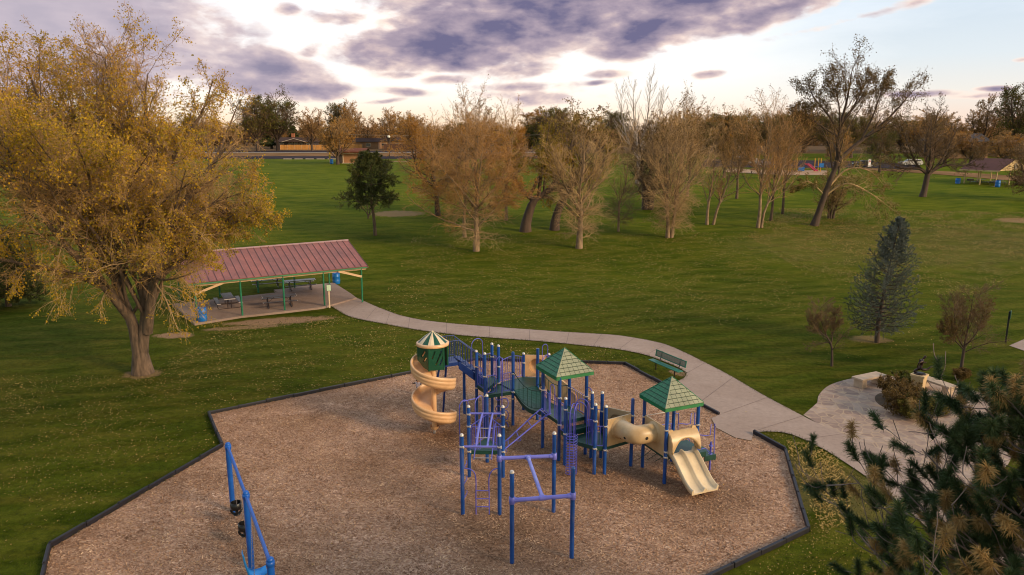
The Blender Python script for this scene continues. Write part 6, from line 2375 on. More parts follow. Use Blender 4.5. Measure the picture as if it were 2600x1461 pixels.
def round_pine(px, label, H, spec, seed, needle, trunk, nl=.22, count=26, shrub=False):
    """pine made of needle tufts on real boughs; spec: list of (height, radius, sweep)"""
    rng = np.random.default_rng(seed)
    b = at(*px) if len(px) == 2 else Vector(px)
    root = thing("pine_tree", label, "tree", b)
    p, r = stem_arr(trunk, 16)
    Ps, Rs = [], []
    for (z, rad, n, rise) in spec:
        ph = rng.uniform(0, 6.28)
        x0, y0 = np.interp(z, p[0, :, 2], p[0, :, 0]), np.interp(z, p[0, :, 2], p[0, :, 1])
        for k in range(n):
            a = ph + 2 * np.pi * k / n + rng.normal(0, .25)
            L = rad * rng.uniform(.7, 1.1)
            Ps.append([(x0 + math.cos(a) * L * s, y0 + math.sin(a) * L * s, z + rise * L * s - .12 * L * s * s + .15 * L * s ** 3) for s in np.linspace(0, 1, 7)])
            Rs.append(np.linspace(.06, .012, 7))
    P0, R0 = np.array(Ps), np.array(Rs)
    t1 = sprout(P0, R0, 9, .3, 1, .42, (30, 65), 5, .12, .06, .5, rng, rmin=.012, taper=.4)
    t2 = sprout(*t1, 6, .3, 1, .5, (25, 60), 4, .12, .08, .6, rng, rmin=.008, taper=.3)
    link("trunk", mesh_np("trunk", *tubes_np(p, r, 10), M['bark']), root)
    link("branches", mesh_np("branches", *join_np([tubes_np(P0, R0, 5), tubes_np(*t1, 3), tubes_np(*t2, 3)]), M['bark_dark']), root)
    V, F = join_np([needles_np(t2[0], count, nl, .03, rng, .25, .9), needles_np(t1[0], count, nl, .03, rng, .5, .9)])
    link("needles", mesh_np("needles", V, F, needle, smooth=False), root)
    return root


round_pine((953, 598), "small dark green pine with a bare lower trunk left of the grove", 8.8,
           [(3.8, 3.2, 6, -.02), (4.2, 2.7, 6, .03), (4.8, 1.6, 6, .2), (5.4, 2.5, 7, .2), (6.1, 2.4, 7, .25), (6.9, 2.0, 7, .35), (7.5, 1.3, 7, .5), (8.1, .8, 6, .7)], 111, M['needle'], [(0, 0, -.1, .2), (-.1, 0, 2, .16), (-.3, 0, 4, .13), (-.2, 0, 6, .1), (-.3, 0, 8.7, .02)], .25, 15)
round_pine((22, 778), "dark pine partly cut off by the left edge of the photo", 5.6,
           [(.7, 2.0, 9, .05), (1.3, 2.3, 9, .1), (2.0, 2.1, 9, .15), (2.8, 1.8, 9, .2), (3.6, 1.5, 8, .3), (4.3, 1.1, 8, .4), (4.9, .7, 6, .6)], 112, M['needle'], [(0, 0, -.1, .2), (0, 0, 2, .15), (0, 0, 5.4, .02)], .16, 36)
# bare shrub below the pine
b = at(935, 556)
tree("bare_shrub", "low leafless shrub at the foot of the small dark pine", b, [gstem(2.6, .06, (x, 0), .2, 120 + i) for i, x in enumerate((-1.4, -.4, .6, 1.5))], [L1(10, .2, .98, .5, (30, 65), 6, .15, .02, .5, k=3, rmin=.012), L1(7, .1, 1, .5, (25, 60), 5, .15, 0, .5, k=3, rmin=.008)], None, M['bark'], M['twig'], 121, cat="shrub")


# pine in the lower right foreground, seen from above
def near_pine():
    rng = np.random.default_rng(131)
    base = V3(9.35, 10.0, 0)
    root = thing("pine_tree", "big half-bare pine with brown and green needle tufts in the lower right corner", "tree", base)
    root.scale = (1, 1, .985)
    p, r = stem_arr([(0, 0, -.1, .24), (.05, .05, 3, .19), (-.05, 0, 5.5, .12), (.0, .1, 7.4, .05), (.05, .1, 8.2, .02)], 22)
    Ps, Rs = [], []
    z = 2.6
    while z < 8.0:
        t = (z - 2.6) / 5.6
        rad = 4.25 * (1 - t) ** .5 + .4
        n = int(rng.integers(8, 12))
        ph = rng.uniform(0, 6.28)
        for k in range(n):
            a = ph + 2 * np.pi * k / n + rng.normal(0, .25)
            L = rad * rng.uniform(.7, 1.1)
            rise = .20 + .35 * t
            Ps.append([(math.cos(a + .1 * s) * L * s, math.sin(a + .1 * s) * L * s, z + L * (rise * s * .5 - .08 * s + .30 * s * s * s)) for s in np.linspace(0, 1, 9)])
            Rs.append(np.linspace(.052 * (1 - .5 * t), .011, 9))
        z += rng.uniform(.34, .56)
    P0, R0 = np.array(Ps), np.array(Rs)
    P0 = P0 + np.cumsum(rng.normal(0, .018, P0.shape), axis=1)
    t1 = sprout(P0, R0, 6, .35, .97, .38, (28, 58), 7, .09, .10, .6, rng, rmin=.009, taper=.35)
    t2 = sprout(*t1, 3, .3, .97, .52, (25, 55), 6, .09, .15, .7, rng, rmin=.0095, taper=.2)
    link("trunk", mesh_np("trunk", *tubes_np(p, r, 12), M['bark']), root)
    M['bare_bough'] = mat("grey_purple_boughs", (.20, .145, .125), .85, .35, 6, bump=.4, bscale=60)
    link("branches", mesh_np("branches", *join_np([tubes_np(P0, R0, 7), tubes_np(*t1, 5), tubes_np(*t2, 5)]), M['bare_bough']), root)
    # needle tufts on the last stretch of each shoot; part of them brown, part gone
    ends = np.concatenate([P0[:, -3:], t1[0][:, -3:], t2[0][:, -3:]])
    d = nrm(ends[:, 2] - ends[:, 1])
    state = rng.random(len(ends))
    def tuft(sel, ln, per, droop, back):
        E, D = ends[sel, 2], d[sel]
        m_ = len(E)
        cnt = m_ * per
        i = np.repeat(np.arange(m_), per)
        s = rng.uniform(-back, .03, cnt)[:, None]
        c = E[i] + D[i] * s
        a = nrm(rng.normal(0, 1, (cnt, 3)))
        dd = nrm(a * .85 + D[i] * rng.uniform(.5, 1.1, (cnt, 1)) + np.array([0, 0, -droop]))
        e = nrm(np.cross(dd, rng.normal(0, 1, (cnt, 3)))) * .0034
        L = (ln * rng.uniform(.75, 1.15, cnt))[:, None]
        bend = np.array([0, 0, -.12]) * L * (1 + droop)
        mid = c + dd * L * .55
        tip = c + dd * L + bend
        V = np.stack([c - e, c + e, mid + e, mid - e, tip + e * .25, tip - e * .25], 1).reshape(-1, 3)
        o = (np.arange(cnt) * 6)[:, None]
        F = np.concatenate([o + np.array([[0, 1, 2, 3]]), o + np.array([[3, 2, 4, 5]])])
        return V, F
    link("green_needles", mesh_np("green_needles", *tuft(state < .44, .150, 430, 0.0, .34), M['needle_fg'], smooth=False), root)
    link("dry_needles", mesh_np("dry_needles", *tuft((state >= .44) & (state < .60), .145, 280, .45, .24), M['needle_dry'], smooth=False), root)


near_pine()


# planting bed shrubs and straw-coloured ornamental grass
def bed_shrubs():
    rng = np.random.default_rng(140)
    spots = [((2266, 1018), .80, 'leaf_brown', "dark red-brown shrub at the left end of the planting bed"), ((2284, 1052), .80, 'leaf_brown', "low dark shrub at the front left of the planting bed"), ((2312, 1064), .70, 'leaf_olive', "olive shrub at the front of the planting bed"),
             ((2300, 1030), .75, 'leaf_brown', "dark shrub crowding the left side of the stone pedestal"), ((2296, 988), .60, 'leaf_green', "green shrub behind and left of the stone pedestal"), ((2375, 1050), .55, 'leaf_olive', "small olive shrub at the right of the planting bed"),
             ((2440, 965), .40, 'leaf_brown', "tiny brown shrub at the foot of the small olive tree")]
    for i, (px, s, lm, lab) in enumerate(spots):
        b = at(*px)
        st = [gstem(1.05 * s, .02, (math.cos(a) * .72 * s, math.sin(a) * .72 * s), .08, 150 + i * 10 + k, z0=0) for k, a in enumerate(np.linspace(0, 5.6, 8))]
        root = thing("garden_shrub", lab, "shrub", b, "shrubs of the planting bed")
        P0 = np.concatenate([stem_arr(q)[0] for q in st])
        R0 = np.concatenate([stem_arr(q)[1] for q in st])
        a1 = sprout(P0, R0, 9, .15, 1, .5, (30, 70), 5, .15, .04, .5, rng, rmin=.006)
        a2 = sprout(*a1, 6, .1, 1, .6, (25, 60), 4, .18, .0, .6, rng, rmin=.004)
        link("stems", mesh_np("stems", *join_np([tubes_np(P0, R0, 5), tubes_np(*a1, 3), tubes_np(*a2, 3)]), M['twig_brown']), root)
        link("leaves", mesh_np("leaves", *leaves_np(a2[0], int(9000 * s), .075, rng, .1, .03, 0, .6), M[lm], smooth=False), root)


bed_shrubs()


def blades(name, regions, m, edges=(), seed=1):
    """grass blades as one mass; regions: (poly px, density per m2, height, lean)"""
    rng = np.random.default_rng(seed)
    Vs = []
    for poly, dens, h, w in regions:
        W = [at(*q) for q in poly]
        xs, ys = [q.x for q in W], [q.y for q in W]
        area = abs(sum(xs[i] * ys[(i + 1) % len(W)] - xs[(i + 1) % len(W)] * ys[i] for i in range(len(W)))) / 2
        n = int(area * dens * 2)
        x, y = rng.uniform(min(xs), max(xs), n), rng.uniform(min(ys), max(ys), n)
        ins = inside(x, y, list(zip(xs, ys)))
        x, y = x[ins], y[ins]
        z = np.array([gz(0, q) for q in y])
        c = np.stack([x, y, z], 1)
        n = len(c)
        a = rng.uniform(0, 6.28, n)
        L = (h * rng.uniform(.5, 1.3, n))[:, None]
        d = nrm(np.stack([np.cos(a) * .5, np.sin(a) * .5, np.full(n, .8)], 1) + rng.normal(0, .2, (n, 3)))
        e = nrm(np.cross(d, rng.normal(0, 1, (n, 3)))) * w
        bend = np.stack([np.cos(a), np.sin(a), -.6 * np.ones(n)], 1) * L * .35
        Vs.append(np.stack([c - e, c + e, c + d * L * .6 + e * .7, c + d * L + bend], 1).reshape(-1, 3))
    for line in edges:
        W = smooth_path([at(*q) for q in line], 6)
        for p, q in zip(W[:-1], W[1:]):
            n = int((q - p).length * 70)
            tt = rng.random(n)[:, None]
            c = np.array(p)[None] * (1 - tt) + np.array(q)[None] * tt + rng.normal(0, .05, (n, 3)) * np.array([1, 1, 0])
            c[:, 2] = [gz(0, v) + .02 for v in c[:, 1]]
            L = (.09 * rng.uniform(.5, 1.4, n))[:, None]
            d = nrm(np.stack([rng.normal(0, .5, n), rng.normal(0, .5, n), np.full(n, .8)], 1))
            e = nrm(np.cross(d, rng.normal(0, 1, (n, 3)))) * .008
            Vs.append(np.stack([c - e, c + e, c + d * L * .6 + e * .7, c + d * L], 1).reshape(-1, 3))
    V = np.concatenate(Vs)
    o = link(name, mesh_np(name, V, np.arange(len(V)).reshape(-1, 4), m, smooth=False))
    return o


def inside(x, y, poly):
    r = np.zeros(len(x), bool)
    n = len(poly)
    for i in range(n):
        x0, y0 = poly[i][:2]
        x1, y1 = poly[(i + 1) % n][:2]
        c = ((y0 > y) != (y1 > y)) & (x < (x1 - x0) * (y - y0) / (y1 - y0 + 1e-12) + x0)
        r ^= c
    return r


M['straw'] = leaf_mat("straw_grass_blades", [(.42, .27, .085), (.58, .40, .145), (.72, .52, .22)], .3, scale=2)
M['turf'] = leaf_mat("turf_blades", [(.022, .034, .004), (.042, .058, .006), (.075, .085, .011), (.135, .115, .03)], .3, scale=.35)
o = blades("dry_ornamental_grass", [([(1995, 1120), (2060, 1130), (2120, 1165), (2160, 1230), (2150, 1330), (2090, 1350), (2060, 1290), (2030, 1200)], 190, .12, .0045)], M['straw'], seed=3)
tag(o, "straw-coloured dead grass between the black edging and the pine", "grass", kind='stuff')
o = blades("grass_blades", [([(1925, 1098), (2010, 1106), (2133, 1168), (2300, 1300), (2300, 1480), (1900, 1480), (2052, 1352), (1993, 1148)], 120, .07, .006),
                            ([(126, 1390), (565, 1132), (530, 1050), (1200, 912), (1494, 920), (1480, 880), (1172, 856), (960, 820), (845, 800), (500, 830), (0, 900), (-150, 1480), (90, 1480)], 34, .075, .008),
                            ([(1590, 895), (1690, 923), (1740, 950), (1700, 980), (1590, 925), (1500, 920), (1500, 885)], 90, .07, .007)], M['turf'], edges=(U_ED, L_ED, [(1640, 864), (1690, 876), (1740, 897), (1790, 922), (1850, 953), (1930, 1000), (2010, 1043), (2040, 1056)], [(1590, 892), (1640, 903), (1690, 921), (1725, 936), (1743, 951), (1730, 965), (1702, 975)], [(1913, 1100), (1960, 1098), (2012, 1106), (2080, 1137), (2133, 1168)], EDGE[:2], EDGE[1:3], EDGE[3:5]), seed=4)
tag(o, "short lawn grass around the playground", "grass", kind='stuff')


def fallen_leaves():
    rng = np.random.default_rng(160)
    regs = [([(1925, 1100), (2010, 1108), (2133, 1170), (2250, 1280), (2250, 1470), (1850, 1470), (2052, 1356), (1995, 1150)], 2600), ([(1980, 530), (2600, 540), (2600, 690), (2450, 760), (2050, 700), (1900, 600)], 46000), ([(1050, 600), (1950, 590), (2050, 800), (1650, 850), (960, 770)], 14000), ([(0, 950), (363, 960), (560, 830), (850, 800), (1170, 860), (1560, 890), (1640, 950), (1200, 905), (530, 1045), (560, 1130), (0, 1400)], 19000),
            ([(2000, 700), (2560, 700), (2560, 880), (2060, 930)], 1800), ([(930, 800), (1600, 860), (1600, 790), (1000, 760)], 900), ([(120, 1400), (560, 1140), (1200, 930), (1580, 940), (1800, 1060), (2040, 1350), (1800, 1455), (100, 1455)], 900), ([(1100, 825), (1640, 862), (1900, 990), (2100, 1120), (1850, 1100), (1700, 960), (1100, 845)], 260)]
    Vs = []
    for poly, n in regs:
        W = [at(*q) for q in poly]
        xs, ys = [q.x for q in W], [q.y for q in W]
        x, y = rng.uniform(min(xs), max(xs), n * 3), rng.uniform(min(ys), max(ys), n * 3)
        clump = np.sin(x * .9 + 1.7 * np.sin(y * .6)) * np.sin(y * .7 + 1.3 * np.sin(x * .5))
        k = inside(x, y, list(zip(xs, ys))) & (rng.random(len(x)) < .45 + .45 * clump)
        x, y = x[k][:n], y[k][:n]
        z = np.array([gz(0, q) for q in y]) + .05
        c = np.stack([x, y, z], 1)
        n = len(c)
        s = ((.022 + .00105 * np.minimum(y, 85)) * rng.uniform(.4, 1.3, n))[:, None]
        a = rng.uniform(0, 6.28, n)
        d = nrm(np.stack([np.cos(a), np.sin(a), rng.normal(0, .35, n)], 1))
        e = nrm(np.cross(d, np.stack([rng.normal(0, .35, n), rng.normal(0, .35, n), np.ones(n)], 1)))
        Vs.append(np.stack([c, c + d * s * .5 + e * s * .38 + np.array([0, 0, .01]), c + d * s, c + d * s * .5 - e * s * .38], 1).reshape(-1, 3))
    V = np.concatenate(Vs)
    m_ = leaf_mat("fallen_leaf", [(.14, .08, .025), (.30, .18, .045), (.46, .30, .09), (.60, .45, .20)], .1, scale=3)
    o = link("fallen_leaves", mesh_np("fallen_leaves", V, np.arange(len(V)).reshape(-1, 4), m_, smooth=False))
    tag(o, "yellow and tan fallen leaves scattered over the lawn", "leaves", kind='stuff')


fallen_leaves()


def chips():
    rng = np.random.default_rng(170)
    n = 95000
    xs, ys = [q[0] for q in mulch_poly], [q[1] for q in mulch_poly]
    x, y = rng.uniform(min(xs), max(xs), n * 2), rng.uniform(max(13, min(ys)), max(ys), n * 2)
    k = inside(x, y, [tuple(q) for q in mulch_poly]) & ~inside(x, y, [tuple(q) for q in path_poly])
    x, y = x[k][:n], y[k][:n]
    n = len(x)
    c = np.stack([x, y, np.full(n, .016) + rng.uniform(0, .03, n)], 1)
    a = rng.uniform(0, 6.28, n)
    d = nrm(np.stack([np.cos(a), np.sin(a), rng.normal(0, .3, n)], 1))
    e = nrm(np.cross(d, np.stack([rng.normal(0, .4, n), rng.normal(0, .4, n), np.ones(n)], 1)))
    L, W = (rng.uniform(.03, .10, n))[:, None], (rng.uniform(.007, .017, n))[:, None]
    V = np.stack([c - d * L / 2 - e * W, c - d * L / 2 + e * W, c + d * L / 2 + e * W * .7, c + d * L / 2 - e * W * .7], 1).reshape(-1, 3)
    m_ = leaf_mat("bark_chip", [(.11, .05, .024), (.28, .145, .078), (.45, .26, .145), (.68, .45, .28)], 0.0, .8, scale=1.0)
    o = link("bark_chips", mesh_np("bark_chips", V, np.arange(n * 4).reshape(-1, 4), m_, smooth=False))
    tag(o, "loose wood chips covering the play area", "mulch", kind='stuff')


chips()


# ------------------------------------------------------------------ far side of the park
def strip(name, rows, m, off):
    """ground strip: rows of (near px, far px) pairs along x"""
    mb = MB()
    vs = []
    for a, b in rows:
        p, q = at(*a), at(*b)
        vs += [(p.x, p.y, gz(p.x, p.y) + off), (q.x, q.y, gz(q.x, q.y) + off)]
    fs = [(2 * i, 2 * i + 2, 2 * i + 3, 2 * i + 1) for i in range(len(rows) - 1)]
    mb.add(vs, fs)
    return tag(obj(name, mb, m), kind='structure')


M['asphalt'] = mat("asphalt", (.050, .042, .050), 1.0, .25, .2, spec=0.0)
M['dirt'] = mat("dry_verge", (.22, .125, .065), 1.0, .35, .15, spec=0.0)
M['kerb'] = mat("pale_kerb", (.40, .33, .26), 1.0, .1, spec=0.0)
M['sand'] = mat("tan_sand", (.36, .215, .115), .9, .2, .2)
strip("car_park", [((x, 404), (x, 397.5)) for x in (-400, 200, 700, 850, 1000, 1150, 1400)], M['asphalt'], .05)
strip("street_verge", [((x, 397.4), (x, 389.8)) for x in (-400, 200, 700, 850, 1000, 1150, 1400)], M['dirt'], .05)
strip("street", [((x, 387.8), (x, 384)) for x in (-400, 200, 700, 850, 1000, 1150, 1400)], M['asphalt'], .05)
strip("sidewalk", [((x, 389.4), (x, 388.3)) for x in (-400, 200, 700, 850, 1000, 1150, 1400)], M['kerb'], .12)
strip("sand_pit", [((1838, 437), (1850, 428)), ((1900, 441), (1900, 431)), ((1990, 445), (1990, 433)), ((2100, 446), (2100, 434))], M['sand'], .05)
strip("parking_lot", [((1780, 425), (1790, 404)), ((1900, 426), (1900, 405)), ((2050, 428), (2050, 408)), ((2190, 426), (2190, 410)), ((2330, 432), (2330, 419))], M['asphalt'], .05)
strip("road_shoulder", [((2190, 432), (2190, 427)), ((2330, 440), (2330, 433)), ((2420, 447), (2420, 437)), ((2640, 466), (2640, 452))], M['dirt'], .06)

for i, x in enumerate((720, 748, 776, 804, 832)):
    p, q = at(x, 405), at(x + 20, 405)
    mb = MB().box(((p.x + q.x) / 2, p.y, gz(0, p.y) + .1), ((q - p).length, .3, .22), bev=.03)
    o = obj("parking_bumper", mb, M['kerb'])
    tag(o, "white concrete wheel stop at the edge of the far car park", "wheel stop", "wheel stops along the far car park")

# slatted orange fence runs
M['cedar'] = mat("orange_cedar_boards", (.56, .255, .065), .75, .25, .5, stretch=(3, 3, .3))
M['brownf'] = mat("dark_brown_boards", (.10, .045, .025), .8, .3, .5, stretch=(3, 3, .3))


def board_fence(x0, x1, y0, y1, label, m, yb=381.0, h=1.9, Y=None):
    a, b = at(x0, y0), at(x1, y1)
    root = thing("board_fence", label, "fence", (a + b) / 2)
    d = b - a
    L = d.length
    d.normalize()
    rz = math.atan2(d.y, d.x)
    n = int(L / .16)
    mb = MB()
    for i in range(n):
        c = a + d * (L * (i + .5) / n)
        hh = h + .03 * math.sin(i * 12.9)
        mb.box((c.x, c.y, c.z + hh / 2), (L / n - .012, .025, hh), rz)
    obj("boards", mb, m, root)
    k = max(2, int(L / 2.6))
    for i in range(min(k + 1, 40)):
        c = a + d * (L * i / k)
        obj("post", MB().box((c.x - d.y * -.06, c.y - .08, c.z + (h + .05) / 2), (.12, .12, h + .1), rz), M['timber'] if m is M['cedar'] else m, root)


board_fence(712, 838, 380.5, 380.5, "orange cedar fence in front of the low house with the brick chimney", M['cedar'])
board_fence(846, 920, 379.0, 379.0, "orange cedar fence section behind the brown restroom building", M['cedar'])
board_fence(975, 1060, 380.5, 380.5, "dark brown board fence in front of the brown houses", M['brownf'], h=2.3)

M['roofd'] = mat("dark_shingle_roof", (.070, .046, .042), 1.0, .2, .4, spec=0.05)
M['wallb'] = mat("brown_house_wall", (.25, .135, .065), .85, .2, .4)
M['wallt'] = mat("tan_house_wall", (.42, .30, .17), .85, .15, .4)
M['brick'] = mat("red_brick", (.36, .13, .06), .85, .25, 2)
M['glass'] = mat("house_window_glass", (.035, .04, .05), .12, .1)
M['wframe'] = mat("pale_window_frame", (.62, .50, .36), .6, .1)
M['trim'] = mat("dark_eave_trim", (.05, .035, .03), .7, .1)


def house(label, cx, ybase, w, dpt, hw, hr, Y, wallm, roofm, wins, chimney=None, rz=0.0, hip=False, gable_front=False):
    p = atY(cx, 380, Y)
    z0 = gz(p.x, Y)
    root = thing("house", label, "house", (p.x, Y, z0), None, rz)
    mb = MB()
    mb.box((0, 0, hw / 2), (w, dpt, hw))
    wall = obj("wall", mb, wallm, root, local=True)
    rf = MB()
    o = .6
    x0, x1, y0, y1 = -w / 2 - o, w / 2 + o, -dpt / 2 - o, dpt / 2 + o
    if hip:
        rd = min(w, dpt) / 2
        rf.add([(x0, y0, hw), (x1, y0, hw), (x1, y1, hw), (x0, y1, hw), (x0 + rd, 0, hw + hr), (x1 - rd, 0, hw + hr)], [(0, 1, 5, 4), (2, 3, 4, 5), (1, 2, 5), (3, 0, 4), (3, 2, 1, 0)])
    else:
        rf.add([(x0, y0, hw), (x1, y0, hw), (x1, y1, hw), (x0, y1, hw), (x0, 0, hw + hr), (x1, 0, hw + hr)], [(0, 1, 5, 4), (2, 3, 4, 5), (1, 2, 5), (3, 0, 4), (3, 2, 1, 0)])
    rf.box((0, y0, hw - .06), (w + 2 * o, .06, .22), mi=1)
    if gable_front:
        gw = w * .32
        gx = w * .02
        gy = y0 - 1.8
        rf.add([(gx - gw, gy, hw), (gx + gw, gy, hw), (gx, gy, hw + hr * .72), (gx, 0, hw + hr * .72), (gx - gw, -.5, hw), (gx + gw, -.5, hw)], [(0, 2, 3, 4), (1, 5, 3, 2), (0, 1, 2)])
        rf.tube([(gx - gw, gy - .03, hw), (gx, gy - .03, hw + hr * .72), (gx + gw, gy - .03, hw)], .09, 5, mi=2)
    ro = obj("roof", rf, [roofm, M['trim'], M['wframe']], root, local=True)
    if chimney is not None:
        obj("chimney", MB().box((chimney, .5, hw + hr * .5 + .9), (1.3, .9, hr + 1.5)).box((chimney, .5, hw + hr + 1.62), (1.5, 1.1, .18)), M['brick'], ro, local=True)
    for (wx, wz, ww, wh) in wins:
        f = obj("window", MB().box((wx, -dpt / 2 - .03, wz), (ww + .2, .08, wh + .2)), M['wframe'], root, local=True)
        obj("pane", MB().box((wx, -dpt / 2 - .085, wz), (ww, .04, wh)), M['glass'], f, local=True)
    return root


M['roofl'] = mat('grey_shingle_roof', (.20, .15, .13), 1.0, .3, 2, spec=.05)
house("low house with dark roof, pale gable front and brick chimney behind the cedar fence", 757, 372, 15.5, 9, 2.9, 1.9, 318, M['trim'], M['roofd'], [(-5.5, 1.6, 1.3, 1.6), (-1.6, 1.5, 1.6, 2.0), (.6, 1.5, 1.6, 2.0), (2.6, 1.5, .9, 2.0), (5.6, 1.6, 1.2, 1.5)], -1.9, gable_front=True)
house("brown house with a grey roof left of the dark brown fence", 935, 370, 10, 9, 3.0, 1.6, 318, M['wallb'], M['roofd'], [(1.0, 1.7, 1.8, 1.2)])
house("brown two-part house with a hipped grey roof behind the dark brown fence", 1010, 370, 17, 10, 3.4, 1.9, 330, M['wallb'], M['roofd'], [(-5.5, 1.7, 2.6, .9), (1.0, 1.7, 2.0, .9)], hip=True)
house("partly hidden house with pale gable and cream chimney behind the dark rounded tree", 2420, 398, 13, 10, 4.4, 2.2, 205, M['wallb'], M['roofl'], [(-3.5, 2.0, 2.2, 1.6), (2.0, 2.0, 1.6, 1.6)], 2.0)
house("small dark-roofed house above the tan pavilion near the right edge", 2552, 398, 9, 8, 3.0, 1.6, 215, M['wallb'], M['roofd'], [(0, 1.6, 1.6, 1.2)])

# restroom building
p = at(885, 415)
RR = thing("restroom_building", "small brown park building with a brown metal roof behind the small pine", "building", p)
M['wallr'] = mat("rust_brown_siding", (.36, .165, .07), .8, .15, .6)
M['roofr'] = mat("brown_metal_roof", (.15, .05, .028), .8, .2, .6, spec=.1)
obj("wall", MB().box((0, 1.5, 1.35), (5.6, 4, 2.7)), M['wallr'], RR, local=True)
obj("roof", MB().add([(-4.6, -1.6, 2.65), (4.4, -1.6, 2.65), (4.4, 1.5, 3.5), (-4.6, 1.5, 3.5), (4.4, 4.4, 2.65), (-4.6, 4.4, 2.65)], [(0, 1, 2, 3), (3, 2, 4, 5), (0, 5, 4, 1)]).box((-.1, -1.6, 2.62), (9.0, .08, .22)), M['roofr'], RR, local=True)
fw = obj("entry_frame", MB().box((-1.1, -.58, 1.15), (.16, .1, 2.3)).box((2.7, -.58, 1.15), (.16, .1, 2.3)).box((.8, -.58, 2.3), (3.96, .1, .16)).box((.8, -.7, .06), (4.4, .3, .12)), M['wframe'], RR, local=True)
obj("door", MB().box((-1.9, -.53, 1.1), (1.0, .06, 2.1)), M['trim'], RR, local=True)
barrel(tuple(at(842, 417)), "blue trash barrel beside the yellow post at the brown park building", 1.25)
b = at(838, 412)
o = obj("yellow_post", MB().tube([b, b + V3(0, 0, 2.3)], .16, 10).lathe(b + V3(0, 0, 2.3), [(.16, 0), (.1, .1), (.001, .13)], 10).box(b + V3(0, -.12, 1.5), (.55, .1, .35)), mat("yellow_paint", (.62, .38, .03), .5, .1))
tag(o, "yellow post with a small crosspiece left of the brown park building", "post")


# street furniture
def lamp(px, ytop, label):
    b = at(*px)
    dpt = b.y
    h = (px[1] - ytop) / FPX * dpt
    root = thing("street_lamp", label, "street lamp", b, "street lamps along the far road")
    obj("pole", MB().tube([b, b + V3(0, 0, h)], [.13, .08], 8), M['bframe'], root)
    obj("lamp_head", MB().lathe(b + V3(0, 0, h - .05), [(.10, 0), (.34, .1), (.40, .38), (.30, .6), (.001, .7)], 12), mat("lamp_globe", (.85, .78, .68), .3, .02), root)


lamp((906, 378), 325, "tall street lamp with a pale globe behind the brown park building")
lamp((989, 402), 352, "short street lamp with a pale globe in front of the dark brown fence")
lamp((785, 378), 341, "street lamp with a pale globe beside the brick chimney house")
b = at(875, 383)
o = thing("utility_pole", "wooden utility pole behind the round brown tree", "utility pole", b)
obj("pole", MB().tube([b, b + V3(0, 0, 11.5)], [.17, .12], 8), M['wallb'], o)
obj("crossarm", MB().box(b + V3(0, 0, 10.9), (2.4, .14, .16)), M['wallb'], o)
w1 = MB()
wa, wb = b + V3(0, 0, 5.9), V3(60, b.y - 10, 14.2)
w1.tube([wa.lerp(wb, t) + V3(0, 0, -1.2 * math.sin(math.pi * t)) for t in np.linspace(0, 1, 24)], .045, 5)
obj("power_line", w1, M['kerb'], o)


# parked cars
def car(px, col, label, rz, kind='suv', s=1.0):
    b = at(*px)
    root = thing("parked_car", label, "car", b, "cars in the far car park", rz)
    paint = mat("car_paint", col, .25, .05, coat=.6)
    L, W = 4.6 * s, 1.85 * s
    top = 1.72 if kind == 'suv' else 1.42
    def section(outl, hw, inset):
        rings = []
        for y, k in ((-hw, 0), (-hw + inset, 1), (hw - inset, 1), (hw, 0)):
            rings.append([(x, y, z - (0 if k else .03)) for x, z in outl])
        return rings
    body = [(-L / 2, .38), (-L / 2, .80), (-L / 2 + .1, .95), (L / 2 - 1.25, .98), (L / 2 - .15, .82), (L / 2, .66), (L / 2, .36), (L / 2 - .5, .28), (-L / 2 + .4, .28)]
    obj("body", MB().loft(section(body, W / 2, .05), smooth=False), paint, root, local=True)
    cab = [(-L / 2 + .12, .94), (-L / 2 + .35, top - .08), (-L / 2 + .7, top), (.35, top), (.62, top - .1), (L / 2 - 1.2, .96)]
    obj("cabin", MB().loft(section(cab, W / 2 - .09, .04), smooth=False), paint, root, local=True)
    for sgn in (-1, 1):
        wl = [(-L / 2 + .35, 1.0), (-L / 2 + .48, top - .16), (.30, top - .16), (L / 2 - 1.42, 1.0)]
        mb = MB()
        mb.plate((0, sgn * (W / 2 - .085), 0), (1, 0, 0), (0, 0, 1), wl, th=.03)
        obj("side_window", mb, M['glass'], root, local=True)
    mb = MB().add([(L / 2 - 1.18, -W / 2 + .2, 1.0), (L / 2 - 1.18, W / 2 - .2, 1.0), (.66, W / 2 - .26, top - .12), (.66, -W / 2 + .26, top - .12)], [(0, 1, 2, 3)])
    obj("windscreen", mb, M['glass'], root, local=True)
    for x in (-L / 2 + .85, L / 2 - .9):
        for sgn in (-1, 1):
            c = V3(x, sgn * (W / 2 - .1), .34)
            wh = obj("wheel", MB().tube([c - V3(0, .11, 0), c + V3(0, .11, 0)], .34, 18), M['bucket'], root, local=True)
            obj("rim", MB().tube([c - V3(0, .118, 0), c + V3(0, .118, 0)], .2, 14), M['steel'], wh, local=True)
    for sgn in (-1, 1):
        obj("headlight", MB().box((L / 2 - .06, sgn * (W / 2 - .28), .74), (.1, .36, .14), bev=.02), M['signw'], root, local=True)
        obj("tail_light", MB().box((-L / 2 + .02, sgn * (W / 2 - .16), .88), (.06, .18, .3), bev=.02), mat("tail_light_red", (.35, .01, .01), .3, .02), root, local=True)
    return root


